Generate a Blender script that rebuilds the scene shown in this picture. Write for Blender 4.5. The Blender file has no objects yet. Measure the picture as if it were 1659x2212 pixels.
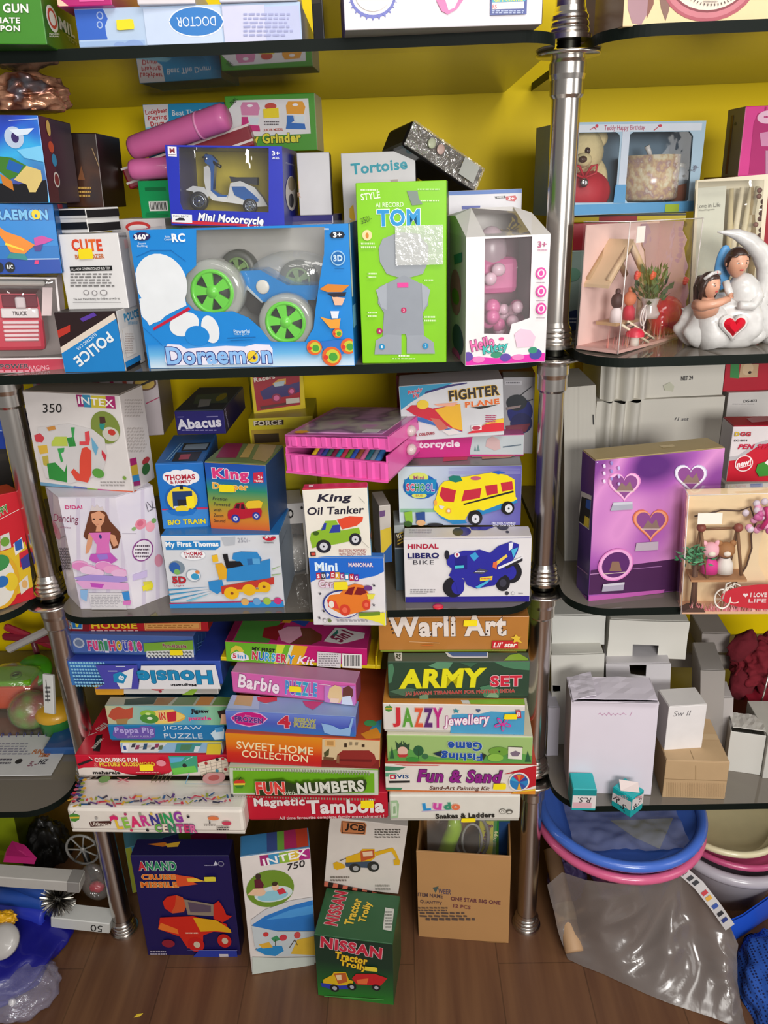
import bpy,bmesh,math,random
import numpy as np
from mathutils import Vector,Matrix,noise
from mathutils.geometry import tessellate_polygon

# ------------------------------------------------------------------ camera
FPX,YAW,PITCH,ROLL=1700.0,0.0253,0.389,0.036        # focal length in pixels of the 1659 x 2212 frame, angles in radians
CAM=np.array([0.0,-1.0,1.29])
_cy,_sy,_cp,_sp=math.cos(YAW),math.sin(YAW),math.cos(PITCH),math.sin(PITCH)
_fw=np.array([-_sy*_cp,_cy*_cp,-_sp]);_rt=np.array([_cy,_sy,0.0]);_up=np.cross(_rt,_fw)
_cr,_sr=math.cos(ROLL),math.sin(ROLL)
RT,UP,FW=_cr*_rt-_sr*_up,_cr*_up+_sr*_rt,_fw
scene=bpy.context.scene
COL=scene.collection
cam_data=bpy.data.cameras.new('camera')
cam_data.sensor_fit='HORIZONTAL';cam_data.sensor_width=36.0;cam_data.lens=36.0*FPX/1659.0
cam_data.clip_start=0.02
camera=bpy.data.objects.new('camera',cam_data);COL.objects.link(camera)
mw=Matrix.Identity(4)
for _i in range(3):
    mw[_i][0],mw[_i][1],mw[_i][2],mw[_i][3]=RT[_i],UP[_i],-FW[_i],CAM[_i]
camera.matrix_world=mw
scene.camera=camera

# ------------------------------------------------------------------ world, lamps, exposure
world=bpy.data.worlds.new('shop_ambient');scene.world=world;world.use_nodes=True
_bg=world.node_tree.nodes['Background'];_bg.inputs[0].default_value=(1.0,0.97,0.93,1);_bg.inputs[1].default_value=0.2

def area_lamp(name,loc,target,sx,sy,power,colour=(1,0.97,0.92)):
    d=bpy.data.lights.new(name,'AREA');d.shape='RECTANGLE';d.size=sx;d.size_y=sy;d.energy=power;d.color=colour
    o=bpy.data.objects.new(name,d);COL.objects.link(o);o.location=loc
    o.rotation_euler=(Vector(target)-Vector(loc)).to_track_quat('-Z','Y').to_euler()
    return o
area_lamp('ceiling_panel_light',(0.55,-1.35,2.55),(0.1,0.1,0.9),1.2,0.5,15)
area_lamp('ceiling_tube_light',(-0.3,-2.3,2.5),(0.0,0.2,0.7),1.4,0.25,7)
area_lamp('front_fill_light',(0.5,-2.2,1.46),(0.15,0.2,1.22),0.8,0.5,34,(1,0.97,0.93))  # unseen soft fill, added to light box fronts and the back wall
area_lamp('side_fill_light',(2.3,-1.3,1.5),(0.3,0.2,1.1),0.8,1.5,9,(1,0.97,0.93))  # unseen fill added at the right for pole streaks and right-hand faces
vs=scene.view_settings
vs.view_transform='Standard';vs.look='None';vs.exposure=0.14;vs.gamma=1.0;vs.use_curve_mapping=False
scene.cycles.max_bounces=8;scene.cycles.transparent_max_bounces=24;scene.cycles.caustics_reflective=False;scene.cycles.caustics_refractive=False

# ------------------------------------------------------------------ measuring: photograph pixels to points of the place
def ray(x,y):
    return (x-829.5)/FPX*RT+(1106-y)/FPX*UP+FW
def on_z(x,y,z):
    r=ray(x,y);return CAM+r*((z-CAM[2])/r[2])
def on_y(x,y,Y):
    r=ray(x,y);return CAM+r*((Y-CAM[1])/r[1])
def proj(P):
    d=np.asarray(P,float)-CAM;k=d @ FW
    return np.array([829.5+FPX*(d @ RT)/k,1106-FPX*(d @ UP)/k])
ZOOM=dict(
    A=(0,0,560/1659),B=(0,400,420/1659),C=(250,180,500/1659),D=(270,470,520/1659),E=(690,200,540/1659),
    F=(740,380,480/1659),G=(1140,0,519/1659),H=(1170,440,489/1659),I=(0,780,360/1422),J=(310,790,330/1352),
    K=(590,790,280/1087),L=(830,790,410/1649),M=(1170,760,489/1659),N=(0,1300,500/1659),O=(470,1320,380/1659),
    P=(800,1310,400/1659),Q=(1140,1310,519/1659),R=(1100,1700,559/1659),S=(0,1700,320/1382),T=(240,1760,460/1659),
    U=(640,1740,540/1659),V=(560,0,680/1659),_=(0,0,1.0))
def zpt(z,x,y):
    ox,oy,s=ZOOM[z];return ox+x*s,oy+y*s

def rot3(yaw,roll,tilt):
    cz,sz,cr,sr,ct,st=math.cos(yaw),math.sin(yaw),math.cos(roll),math.sin(roll),math.cos(tilt),math.sin(tilt)
    Rz=np.array([[cz,-sz,0],[sz,cz,0],[0,0,1]])
    Ry=np.array([[cr,0,sr],[0,1,0],[-sr,0,cr]])
    Rx=np.array([[1,0,0],[0,ct,st],[0,-st,ct]])
    return Rz @ Ry @ Rx

def solve(q,zb=None,Y=None,yaw0=0.0,sy=0.25,sr=0.008,st=0.006,roll0=0.0,tilt0=0.0,sY=0.004,hb=False):
    """pose and size of an upright rectangle whose four corners were measured at q (top left, top right, bottom right, bottom left)"""
    if zb is not None and st < 0.1:st=min(st,0.004)
    q=np.array(q,float).reshape(4,2)
    if zb is not None:
        a,b=on_z(*q[3],zb),on_z(*q[2],zb)
    else:
        a,b=on_y(*q[3],Y),on_y(*q[2],Y)
    w=max(0.01,np.linalg.norm(b-a));m=(a+b)/2
    dist=(m-CAM) @ FW
    h=max(0.01,(np.linalg.norm(q[0]-q[3])+np.linalg.norm(q[1]-q[2]))/2*dist/FPX)
    p=np.array([a[0],a[1],a[2],w,h,yaw0,roll0,tilt0])
    def res(p):
        R=rot3(p[5],p[6],p[7]);o=p[:3]
        out=[]
        for c,k in (((0,0,p[4]),0),((p[3],0,p[4]),1),((p[3],0,0),2),((0,0,0),3)):
            P=o+R @ np.array(c);d=P-CAM;kk=max(0.05,d @ FW)
            if k > 1 and hb:continue      # foot hidden: shelf height and depth are known instead
            out += [(829.5+FPX*(d @ RT)/kk-q[k,0])/2,(1106-FPX*(d @ UP)/kk-q[k,1])/2]
        out += [(p[5]-yaw0)/sy,(p[6]-roll0)/sr,(p[7]-tilt0)/st]
        mid=o+R @ np.array([p[3]/2,0,0])
        if zb is not None:out.append((mid[2]-zb)/0.0004)
        if Y is not None:out.append((mid[1]-Y)/(sY if zb is not None else 0.002))
        return np.array(out)
    for it in range(40):
        r0=res(p);J=np.empty((len(r0),8))
        for i in range(8):
            qv=p.copy();qv[i] += 1e-5;J[:,i]=(res(qv)-r0)/1e-5
        dp=np.linalg.lstsq(J,r0,rcond=None)[0]
        n=np.abs(dp[5:]).max()
        p=p-dp*min(1.0,0.3/max(n,1e-9))
        p[3]=max(p[3],0.004);p[4]=max(p[4],0.003)
        if np.abs(dp).max() < 1e-7:break
    return p

# ------------------------------------------------------------------ materials
def lin(h):
    h=h.lstrip('#');v=[int(h[i:i+2],16)/255 for i in (0,2,4)]
    return tuple(x/12.92 if x <= 0.04045 else ((x+0.055)/1.055) ** 2.4 for x in v)+(1.0,)
_MATS={}
def M(hexcol,rough=0.42,kind='card',**kw):
    key=(hexcol,rough,kind,tuple(sorted(kw.items())))
    if key in _MATS:return _MATS[key]
    m=bpy.data.materials.new('%s_%s' % (kind,hexcol.strip('#')));m.use_nodes=True;_MATS[key]=m
    nt=m.node_tree;N=nt.nodes;b=N['Principled BSDF'];c=lin(hexcol)
    b.inputs['Base Color'].default_value=c;b.inputs['Roughness'].default_value=rough
    if kind in ('card','plastic','cloth','wallpaint'):
        tc=N.new('ShaderNodeTexCoord');nz=N.new('ShaderNodeTexNoise');nz.inputs['Scale'].default_value=kw.get('scale',45.0);nz.inputs['Detail'].default_value=2.0
        nt.links.new(tc.outputs['Object'],nz.inputs['Vector'])
        mx=N.new('ShaderNodeMix');mx.data_type='RGBA'
        v=kw.get('vary',0.06)
        mx.inputs['A'].default_value=tuple(x*(1-v) for x in c[:3])+(1,);mx.inputs['B'].default_value=tuple(min(1,x*(1+v)) for x in c[:3])+(1,)
        nt.links.new(nz.outputs['Fac'],mx.inputs['Factor']);nt.links.new(mx.outputs['Result'],b.inputs['Base Color'])
        if kw.get('bump'):
            bp=N.new('ShaderNodeBump');bp.inputs['Strength'].default_value=kw['bump'];bp.inputs['Distance'].default_value=0.002
            nt.links.new(nz.outputs['Fac'],bp.inputs['Height']);nt.links.new(bp.outputs['Normal'],b.inputs['Normal'])
    if kind == 'plastic':b.inputs['Coat Weight'].default_value=0.3
    if kind == 'metal':b.inputs['Metallic'].default_value=1.0
    if kind == 'wallpaint':b.inputs['Specular IOR Level'].default_value=0.2
    return m
def sheen(nt,f0):
    """share of light a thin clear sheet mirrors: f0 seen square on, rising towards grazing, the same from both sides"""
    lw=nt.nodes.new('ShaderNodeLayerWeight');lw.inputs['Blend'].default_value=0.5
    pw=nt.nodes.new('ShaderNodeMath');pw.operation='POWER';pw.inputs[1].default_value=5.0;nt.links.new(lw.outputs['Facing'],pw.inputs[0])
    ma=nt.nodes.new('ShaderNodeMath');ma.operation='MULTIPLY_ADD';ma.inputs[1].default_value=0.9-f0;ma.inputs[2].default_value=f0;nt.links.new(pw.outputs[0],ma.inputs[0])
    return lw,ma.outputs[0]
def film(hexcol='ffffff',clear=0.8,rough=0.05,bump=0.0,scale=30.0,fres=1.5,name='film'):
    """thin clear plastic: lets most light through, mirrors the rest"""
    key=('film',hexcol,clear,rough,bump,scale,fres)
    if key in _MATS:return _MATS[key]
    m=bpy.data.materials.new(name+'_' +hexcol);m.use_nodes=True;_MATS[key]=m
    nt=m.node_tree;N=nt.nodes;N.remove(N['Principled BSDF']);out=N['Material Output']
    tr=N.new('ShaderNodeBsdfTransparent');df=N.new('ShaderNodeBsdfDiffuse');gl=N.new('ShaderNodeBsdfGlossy')
    df.inputs[0].default_value=lin(hexcol);gl.inputs['Roughness'].default_value=rough;gl.inputs[0].default_value=(1,1,1,1)
    m1=N.new('ShaderNodeMixShader');m1.inputs[0].default_value=1-clear
    nt.links.new(tr.outputs[0],m1.inputs[1]);nt.links.new(df.outputs[0],m1.inputs[2])
    fr,fo=sheen(nt,((fres-1)/(fres+1)) ** 2*1.6)
    m2=N.new('ShaderNodeMixShader')
    nt.links.new(fo,m2.inputs[0]);nt.links.new(m1.outputs[0],m2.inputs[1]);nt.links.new(gl.outputs[0],m2.inputs[2])
    nt.links.new(m2.outputs[0],out.inputs[0])
    if bump:
        tc=N.new('ShaderNodeTexCoord');nz=N.new('ShaderNodeTexNoise');nz.inputs['Scale'].default_value=scale;nz.inputs['Detail'].default_value=3
        nz.inputs['Distortion'].default_value=0.6
        bp=N.new('ShaderNodeBump');bp.inputs['Strength'].default_value=bump;bp.inputs['Distance'].default_value=0.01
        nt.links.new(tc.outputs['Object'],nz.inputs['Vector']);nt.links.new(nz.outputs['Fac'],bp.inputs['Height'])
        nt.links.new(bp.outputs['Normal'],gl.inputs['Normal'])
    return m
def grad(stops,axis=1,rough=0.4):
    """printed colour blend across a picture panel (uv 0..1)"""
    key=('grad',tuple(stops),axis,rough)
    if key in _MATS:return _MATS[key]
    m=bpy.data.materials.new('printed_blend');m.use_nodes=True;_MATS[key]=m
    nt=m.node_tree;N=nt.nodes;b=N['Principled BSDF'];b.inputs['Roughness'].default_value=rough
    uv=N.new('ShaderNodeUVMap');uv.uv_map='uv';sp=N.new('ShaderNodeSeparateXYZ');rp=N.new('ShaderNodeValToRGB')
    nt.links.new(uv.outputs[0],sp.inputs[0]);nt.links.new(sp.outputs[axis],rp.inputs[0]);nt.links.new(rp.outputs[0],b.inputs['Base Color'])
    el=rp.color_ramp.elements
    while len(el) > 1:el.remove(el[-1])
    el[0].position=stops[0][0];el[0].color=lin(stops[0][1])
    for p,c in stops[1:]:
        e=el.new(p);e.color=lin(c)
    return m
def cloudprint(cols,scale=6.0,rough=0.35,detail=2.0):
    """soft blotchy print in several inks"""
    key=('cloud',tuple(cols),scale,rough,detail)
    if key in _MATS:return _MATS[key]
    m=bpy.data.materials.new('printed_blotches');m.use_nodes=True;_MATS[key]=m
    nt=m.node_tree;N=nt.nodes;b=N['Principled BSDF'];b.inputs['Roughness'].default_value=rough
    tc=N.new('ShaderNodeTexCoord');nz=N.new('ShaderNodeTexNoise');nz.inputs['Scale'].default_value=scale;nz.inputs['Detail'].default_value=detail
    rp=N.new('ShaderNodeValToRGB');nt.links.new(tc.outputs['Object'],nz.inputs['Vector']);nt.links.new(nz.outputs['Fac'],rp.inputs[0]);nt.links.new(rp.outputs[0],b.inputs['Base Color'])
    el=rp.color_ramp.elements;n=len(cols)
    el[0].position=0.3;el[0].color=lin(cols[0]);el[1].position=0.7;el[1].color=lin(cols[-1])
    for i in range(1,n-1):
        e=el.new(0.3+0.4*i/(n-1));e.color=lin(cols[i])
    return m
def glow(hexcol,rough=0.4):return M(hexcol,rough)

# ------------------------------------------------------------------ mesh helpers
class MB:
    def __init__(s):s.v=[];s.f=[];s.fm=[];s.mats=[];s.uv={};s.smooth=set()
    def mi(s,m):
        if m not in s.mats:s.mats.append(m)
        return s.mats.index(m)
    def add(s,vs,fs,m,uvs=None,smooth=False):
        o=len(s.v);s.v += [tuple(float(c) for c in p) for p in vs];k=s.mi(m)
        for f in fs:
            if smooth:s.smooth.add(len(s.f))
            if uvs is not None:s.uv[len(s.f)]=[uvs[i] for i in f]
            s.f.append(tuple(i+o for i in f));s.fm.append(k)
    def bm(s,bm,m,smooth=False):
        bm.verts.ensure_lookup_table();bm.verts.index_update()
        s.add([v.co[:] for v in bm.verts],[[v.index for v in f.verts] for f in bm.faces],m,smooth=smooth);bm.free()
    def box(s,c,size,m,bev=0.0,R=None,seg=1):
        bm=bmesh.new();bmesh.ops.create_cube(bm,size=1.0)
        for v in bm.verts:v.co=Vector((v.co.x*size[0],v.co.y*size[1],v.co.z*size[2]))
        if bev:bmesh.ops.bevel(bm,geom=bm.edges[:],offset=min(bev,min(size)*0.45),segments=seg,affect='EDGES',profile=0.5)
        for v in bm.verts:v.co=(R @ v.co if R is not None else v.co)+Vector(c)
        s.bm(bm,m,smooth=False)
    def ball(s,c,r,m,R=None,u=16,v=10):
        if not hasattr(r,'__len__'):r=(r,r,r)
        bm=bmesh.new();bmesh.ops.create_uvsphere(bm,u_segments=u,v_segments=v,radius=1.0)
        for w in bm.verts:
            w.co=Vector((w.co.x*r[0],w.co.y*r[1],w.co.z*r[2]));w.co=(R @ w.co if R is not None else w.co)+Vector(c)
        s.bm(bm,m,smooth=True)
    def tube(s,pts,r,m,n=10,cap=True,close=False):
        """swept round bar through pts; r one radius or one per point"""
        pts=[Vector(p) for p in pts];k=len(pts);rs=r if hasattr(r,'__len__') else [r]*k
        vs,fs=[],[];up=None
        for i,p in enumerate(pts):
            a=pts[(i-1) % k] if (close or i > 0) else p;b=pts[(i+1) % k] if (close or i < k-1) else p
            t=(b-a).normalized()
            if up is None:
                up=t.orthogonal().normalized()
            up=(up-t*up.dot(t)).normalized();w=t.cross(up)
            for j in range(n):
                an=2*math.pi*j/n;vs.append(p+(up*math.cos(an)+w*math.sin(an))*rs[i])
        for i in range(k if close else k-1):
            for j in range(n):
                a,b=i*n+j,i*n+(j+1) % n;c,d=((i+1) % k)*n+(j+1) % n,((i+1) % k)*n+j
                fs.append((a,b,c,d))
        if cap and not close:fs += [tuple(range(n-1,-1,-1)),tuple((k-1)*n+j for j in range(n))]
        s.add(vs,fs,m,smooth=True)
    def lathe(s,prof,m,c=(0,0,0),n=28,R=None,sharp=False):
        if sharp:
            for a,b in zip(prof,prof[1:]):s.lathe([a,b],m,c,n,R)
            return
        vs,fs=[],[]
        for (r,z) in prof:
            for j in range(n):
                a=2*math.pi*j/n;p=Vector((r*math.cos(a),r*math.sin(a),z));vs.append((R @ p if R is not None else p)+Vector(c))
        for i in range(len(prof)-1):
            for j in range(n):
                fs.append((i*n+j,i*n+(j+1) % n,(i+1)*n+(j+1) % n,(i+1)*n+j))
        s.add(vs,fs,m,smooth=True)
    def prism(s,poly,y0,y1,m,R=None,c=(0,0,0)):
        """outline poly (x,z) given thickness from y0 to y1"""
        n=len(poly);vs=[Vector((x,y0,z)) for x,z in poly]+[Vector((x,y1,z)) for x,z in poly]
        vs=[(R @ p if R is not None else p)+Vector(c) for p in vs]
        fs=[tuple(range(n)),tuple(range(2*n-1,n-1,-1))]+[(i,i+n,(i+1) % n+n,(i+1) % n) for i in range(n)]
        s.add(vs,fs,m)
    def build(s,name,parent=None,loc=None,rot=None):
        me=bpy.data.meshes.new(name);me.from_pydata(s.v,[],s.f)
        for m in s.mats:me.materials.append(m)
        me.polygons.foreach_set('material_index',s.fm)
        if s.smooth:me.polygons.foreach_set('use_smooth',[i in s.smooth for i in range(len(s.f))])
        if s.uv:
            ul=me.uv_layers.new(name='uv')
            for i,p in enumerate(me.polygons):
                if i in s.uv:
                    for li,u in zip(p.loop_indices,s.uv[i]):ul.data[li].uv=u
        me.update()
        o=bpy.data.objects.new(name,me);COL.objects.link(o)
        if parent is not None:o.parent=parent
        if loc is not None:o.location=loc
        if rot is not None:o.rotation_euler=rot
        return o
def tag(o,label,cat,group=None,kind=None):
    o['label']=label
    if cat:o['category']=cat
    if group:o['group']=group
    if kind:o['kind']=kind
    return o
def empty(name,loc=(0,0,0),label=None,cat=None,group=None,R=None):
    o=bpy.data.objects.new(name,None);COL.objects.link(o);o.empty_display_size=0.02
    if R is not None:o.matrix_world=Matrix.Translation(Vector(loc)) @ R.to_4x4()
    else:o.location=loc
    if label:tag(o,label,cat,group)
    return o

# ------------------------------------------------------------------ lettering
_TX={}
def text_geo(s,off=0.0,shear=0.0,space=1.0):
    key=(s,round(off,4),shear,space)
    if key in _TX:return _TX[key]
    cu=bpy.data.curves.new('lettering','FONT');cu.body=s;cu.size=1.0;cu.offset=off;cu.shear=shear;cu.space_character=space;cu.resolution_u=3
    cu.align_x='CENTER';cu.space_line=0.9
    ob=bpy.data.objects.new('lettering',cu)
    me=bpy.data.meshes.new_from_object(ob)
    v=np.array([p.co[:2] for p in me.vertices]).reshape(-1,2);f=[tuple(p.vertices) for p in me.polygons]
    bpy.data.objects.remove(ob);bpy.data.curves.remove(cu);bpy.data.meshes.remove(me)
    _TX[key]=(v,f);return _TX[key]

# ------------------------------------------------------------------ printed pictures (each returns a drawing step for one panel)
def R_(c,x0,y0,x1,y1):return ('r',c,x0,y0,x1,y1)
def P_(c,*pts):return ('p',c,[(pts[i],pts[i+1]) for i in range(0,len(pts),2)])
def E_(c,cx,cy,rx,ry=None,rot=0.0):return ('e',c,cx,cy,rx,ry if ry is not None else rx,rot)
def T_(s,cx,cy,w,h,c,oc=None,ow=0.03,b=0.0,sh=0.0,rot=0.0,sp=1.0):return ('t',s,cx,cy,w,h,c,oc,ow,b,sh,rot,sp)
def L_(c,w,*pts):return ('l',c,w,[(pts[i],pts[i+1]) for i in range(0,len(pts),2)])
def N_(c,x0,y0,x1,y1,n):return ('n',c,x0,y0,x1,y1,n)
def BC_(x0,y0,x1,y1):return ('b',x0,y0,x1,y1)
def G_(stops,axis,x0,y0,x1,y1):return ('g',tuple(stops),axis,x0,y0,x1,y1)
def TC_(s,cx,cy,w,h,cols,oc=None,ow=0.03,b=0.02,rot=0.0):
    """word in letters of several inks"""
    return ('tc',s,cx,cy,w,h,cols,oc,ow,b,rot)
def car_art(cx,cy,w,body,glass='2a3a6a',tyre='26262e',hub='d8d8dd',flip=False,bed=None):
    """small printed picture of a toy truck or car: body, cab glass, wheels, load"""
    k=w/100.0*(-1 if flip else 1);a=abs(k)
    def q(c,*p):return P_(c,*[v for i in range(0,len(p),2) for v in (cx+p[i]*k,cy+p[i+1]*a)])
    o=[]
    if bed:o += [q(bed,0,-22,8,-32,40,-34,50,-28,46,-12,8,-8)]
    o += [q(body,-50,8,-48,-4,-34,-10,-26,-26,-4,-28,2,-10,44,-12,48,-4,46,12,10,16,-30,22,-48,20)]
    o += [q(glass,-30,-12,-24,-23,-15,-24,-17,-10),q(glass,-12,-10,-11,-23,-4,-23,0,-9)]
    for wx,wy,r in ((-27,18,12),(32,10,11)):
        o += [E_(tyre,cx+wx*k,cy+wy*a,r*a),E_(hub,cx+wx*k,cy+wy*a,r*0.55*a),E_(tyre,cx+wx*k,cy+wy*a,r*0.18*a)]
    return o

def clip_poly(poly,x0,y0,x1,y1):
    for ax,lim,sg in ((0,x0,1),(0,x1,-1),(1,y0,1),(1,y1,-1)):
        out=[]
        for i in range(len(poly)):
            a,b=poly[i],poly[(i+1) % len(poly)]
            da,db=(a[ax]-lim)*sg,(b[ax]-lim)*sg
            if da >= 0:out.append(a)
            if (da >= 0) != (db >= 0):
                t=da/(da-db);out.append((a[0]+(b[0]-a[0])*t,a[1]+(b[1]-a[1])*t))
        poly=out
        if len(poly) < 3:return []
    return poly

class Panel:
    """a flat printed panel: origin O, unit axes U (along), V (up), outward normal W, size su x sv, all in the place's metres"""
    def __init__(s,O,U,V,su,sv,z='_',gloss=0.38):
        s.O,s.U,s.V=map(np.asarray,(O,U,V));s.W=np.cross(s.U,s.V);s.su,s.sv,s.z=su,sv,z;s.lay=0;s.gloss=gloss
        s.m=0.0006
    def uv(s,x,y):
        x,y=zpt(s.z,x,y);r=ray(x,y);t=((s.O-CAM) @ s.W)/(r @ s.W);P=CAM+r*t-s.O
        return float(P @ s.U),float(P @ s.V)
    def rect(s,x0,y0,x1,y1):
        """upright rectangle on the panel from its middle width and height"""
        ym,xm=(y0+y1)/2,(x0+x1)/2;us=sorted((s.uv(x0,ym)[0],s.uv(x1,ym)[0]));vs=sorted((s.uv(xm,y0)[1],s.uv(xm,y1)[1]));return us[0],vs[0],us[1],vs[1]
    def pt(s,u,v):return s.O+s.U*u+s.V*v+s.W*(0.00025+s.lay*0.00011)
    def poly(s,mb,inv,pts,m,uvs=None):
        pts=clip_poly(pts,s.m,s.m,s.su-s.m,s.sv-s.m)
        if len(pts) < 3:return
        mb.add([inv(s.pt(u,v)) for u,v in pts],[tuple(range(len(pts)))] if sum(pts[i][0]*pts[(i+1) % len(pts)][1]-pts[(i+1) % len(pts)][0]*pts[i][1] for i in range(len(pts))) > 0 else [tuple(range(len(pts)-1,-1,-1))],m,
               uvs=[((u-uvs[0])/(uvs[2]-uvs[0]),(v-uvs[1])/(uvs[3]-uvs[1])) for u,v in pts] if uvs else None)
    def scale(s,x,y):
        a=s.uv(x,y);e=4.0;b=s.uv(x+e,y);c=s.uv(x,y+e)
        return abs(b[0]-a[0])/e,abs(c[1]-a[1])/e
    def mat(s,c):return M(c,s.gloss) if isinstance(c,str) else c
    def draw(s,mb,inv,items):
        rnd=random.Random(7)
        for it in items:
            k=it[0];s.lay += 1
            if k == 'p':s.poly(mb,inv,[s.uv(*p) for p in it[2]],s.mat(it[1]))
            elif k in ('r','g'):
                x0,y0,x1,y1=it[2:6] if k == 'r' else it[3:7]
                u0,v0,u1,v1=s.rect(x0,y0,x1,y1)
                if k == 'g':u0,v0,u1,v1=max(u0,0),max(v0,0),min(u1,s.su),min(v1,s.sv)
                s.poly(mb,inv,[(u0,v0),(u1,v0),(u1,v1),(u0,v1)],s.mat(it[1]) if k == 'r' else grad(it[1],it[2]),(u0,v0,u1,v1) if k == 'g' else None)
            elif k == 'e':
                _,c,cx,cy,rx,ry,rot=it;u,v=s.uv(cx,cy);ku,kv=s.scale(cx,cy);n=28
                ca,sa=math.cos(rot),math.sin(rot);P=[]
                for i in range(n):
                    a=2*math.pi*i/n;X,Yv=rx*math.cos(a),ry*math.sin(a)
                    P.append((u+(X*ca-Yv*sa)*ku,v+(X*sa+Yv*ca)*kv))
                s.poly(mb,inv,P,s.mat(c))
            elif k == 'l':
                P=[s.uv(*p) for p in it[3]];ku,kv=s.scale(*it[3][0]);hw=it[2]*(ku+kv)/4
                for a,b in zip(P,P[1:]):
                    d=np.array(b)-np.array(a);L=np.linalg.norm(d)
                    if L < 1e-7:continue
                    d=d/L*hw;n=np.array([-d[1],d[0]])
                    s.poly(mb,inv,[tuple(np.array(a)-n-d*.5),tuple(np.array(b)-n+d*.5),tuple(np.array(b)+n+d*.5),tuple(np.array(a)+n-d*.5)],s.mat(it[1]))
            elif k == 'n':
                _,c,x0,y0,x1,y1,n=it
                for i in range(n):
                    y=y0+(y1-y0)*(i+0.5)/n;x=x0
                    xe=x1-(x1-x0)*rnd.uniform(0,0.22);hh=(y1-y0)/n*0.24
                    while x < xe:
                        wl=(x1-x0)*rnd.uniform(0.06,0.16);u0,v0,u1,v1=s.rect(x,y-hh,min(x+wl,xe),y+hh)
                        s.poly(mb,inv,[(u0,v0),(u1,v0),(u1,v1),(u0,v1)],s.mat(c));x += wl+(x1-x0)*0.03
            elif k == 'b':
                _,x0,y0,x1,y1=it
                u0,v0,u1,v1=s.rect(x0,y0,x1,y1);s.poly(mb,inv,[(u0,v0),(u1,v0),(u1,v1),(u0,v1)],M('f0eeea'));s.lay += 1
                x=x0+(x1-x0)*0.08
                while x < x1-(x1-x0)*0.1:
                    wl=(x1-x0)*rnd.choice((0.012,0.02,0.035));u0,v0,u1,v1=s.rect(x,y0+(y1-y0)*0.08,x+wl,y1-(y1-y0)*0.14)
                    s.poly(mb,inv,[(u0,v0),(u1,v0),(u1,v1),(u0,v1)],M('1c1c1e'));x += wl+(x1-x0)*rnd.choice((0.015,0.025,0.04))
            elif k == 't':s.text(mb,inv,*it[1:])
            elif k == 'tc':
                _,txt,cx,cy,w,h,cols,oc,ow,b,rot=it
                v0,_f=text_geo(txt,b);x0,x1=v0[:,0].min(),v0[:,0].max()
                widths=[float(np.ptp(text_geo(ch,b)[0][:,0])) if ch != ' ' else 0.3 for ch in txt]
                gap=0.06+(1.2*ow if oc else 0);tot=sum(widths)+gap*(len(txt)-1);x=0.0
                for i,ch in enumerate(txt):
                    if ch != ' ':
                        t=(x+widths[i]/2)/tot-0.5
                        dy=math.sin(rot)*t*w
                        s.text(mb,inv,ch,cx+t*w,cy-dy,widths[i]/tot*w,h,cols[i % len(cols)],oc,ow,b,0.0,rot,1.0)
                    x += widths[i]+gap
    def text(s,mb,inv,txt,cx,cy,w,h,c,oc,ow,b,sh,rot,sp):
        b,ow=min(b,0.042),min(ow,0.034)
        sp=round(sp*(1+1.7*max(b,0)+(1.3*ow if oc else 0)),3)
        v,f=text_geo(txt,b,sh,sp)
        if len(v) == 0:return
        lo,hi=v.min(0),v.max(0);ctr=(lo+hi)/2;ext=np.maximum(hi-lo,1e-4)
        u,vv=s.uv(cx,cy);ku,kv=s.scale(cx,cy)
        k=np.array([w*ku/ext[0],h*kv/ext[1]]);ca,sa=math.cos(rot),math.sin(rot)
        for off,col in (((b+ow,oc),(b,c)) if oc else ((b,c),)):
            vt,ft=text_geo(txt,off,sh,sp);q=(vt-ctr)*k
            q=np.stack([q[:,0]*ca-q[:,1]*sa+u,q[:,0]*sa+q[:,1]*ca+vv],1)
            mb.add([inv(s.pt(*p)) for p in q],ft,s.mat(col));s.lay += 1

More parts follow.
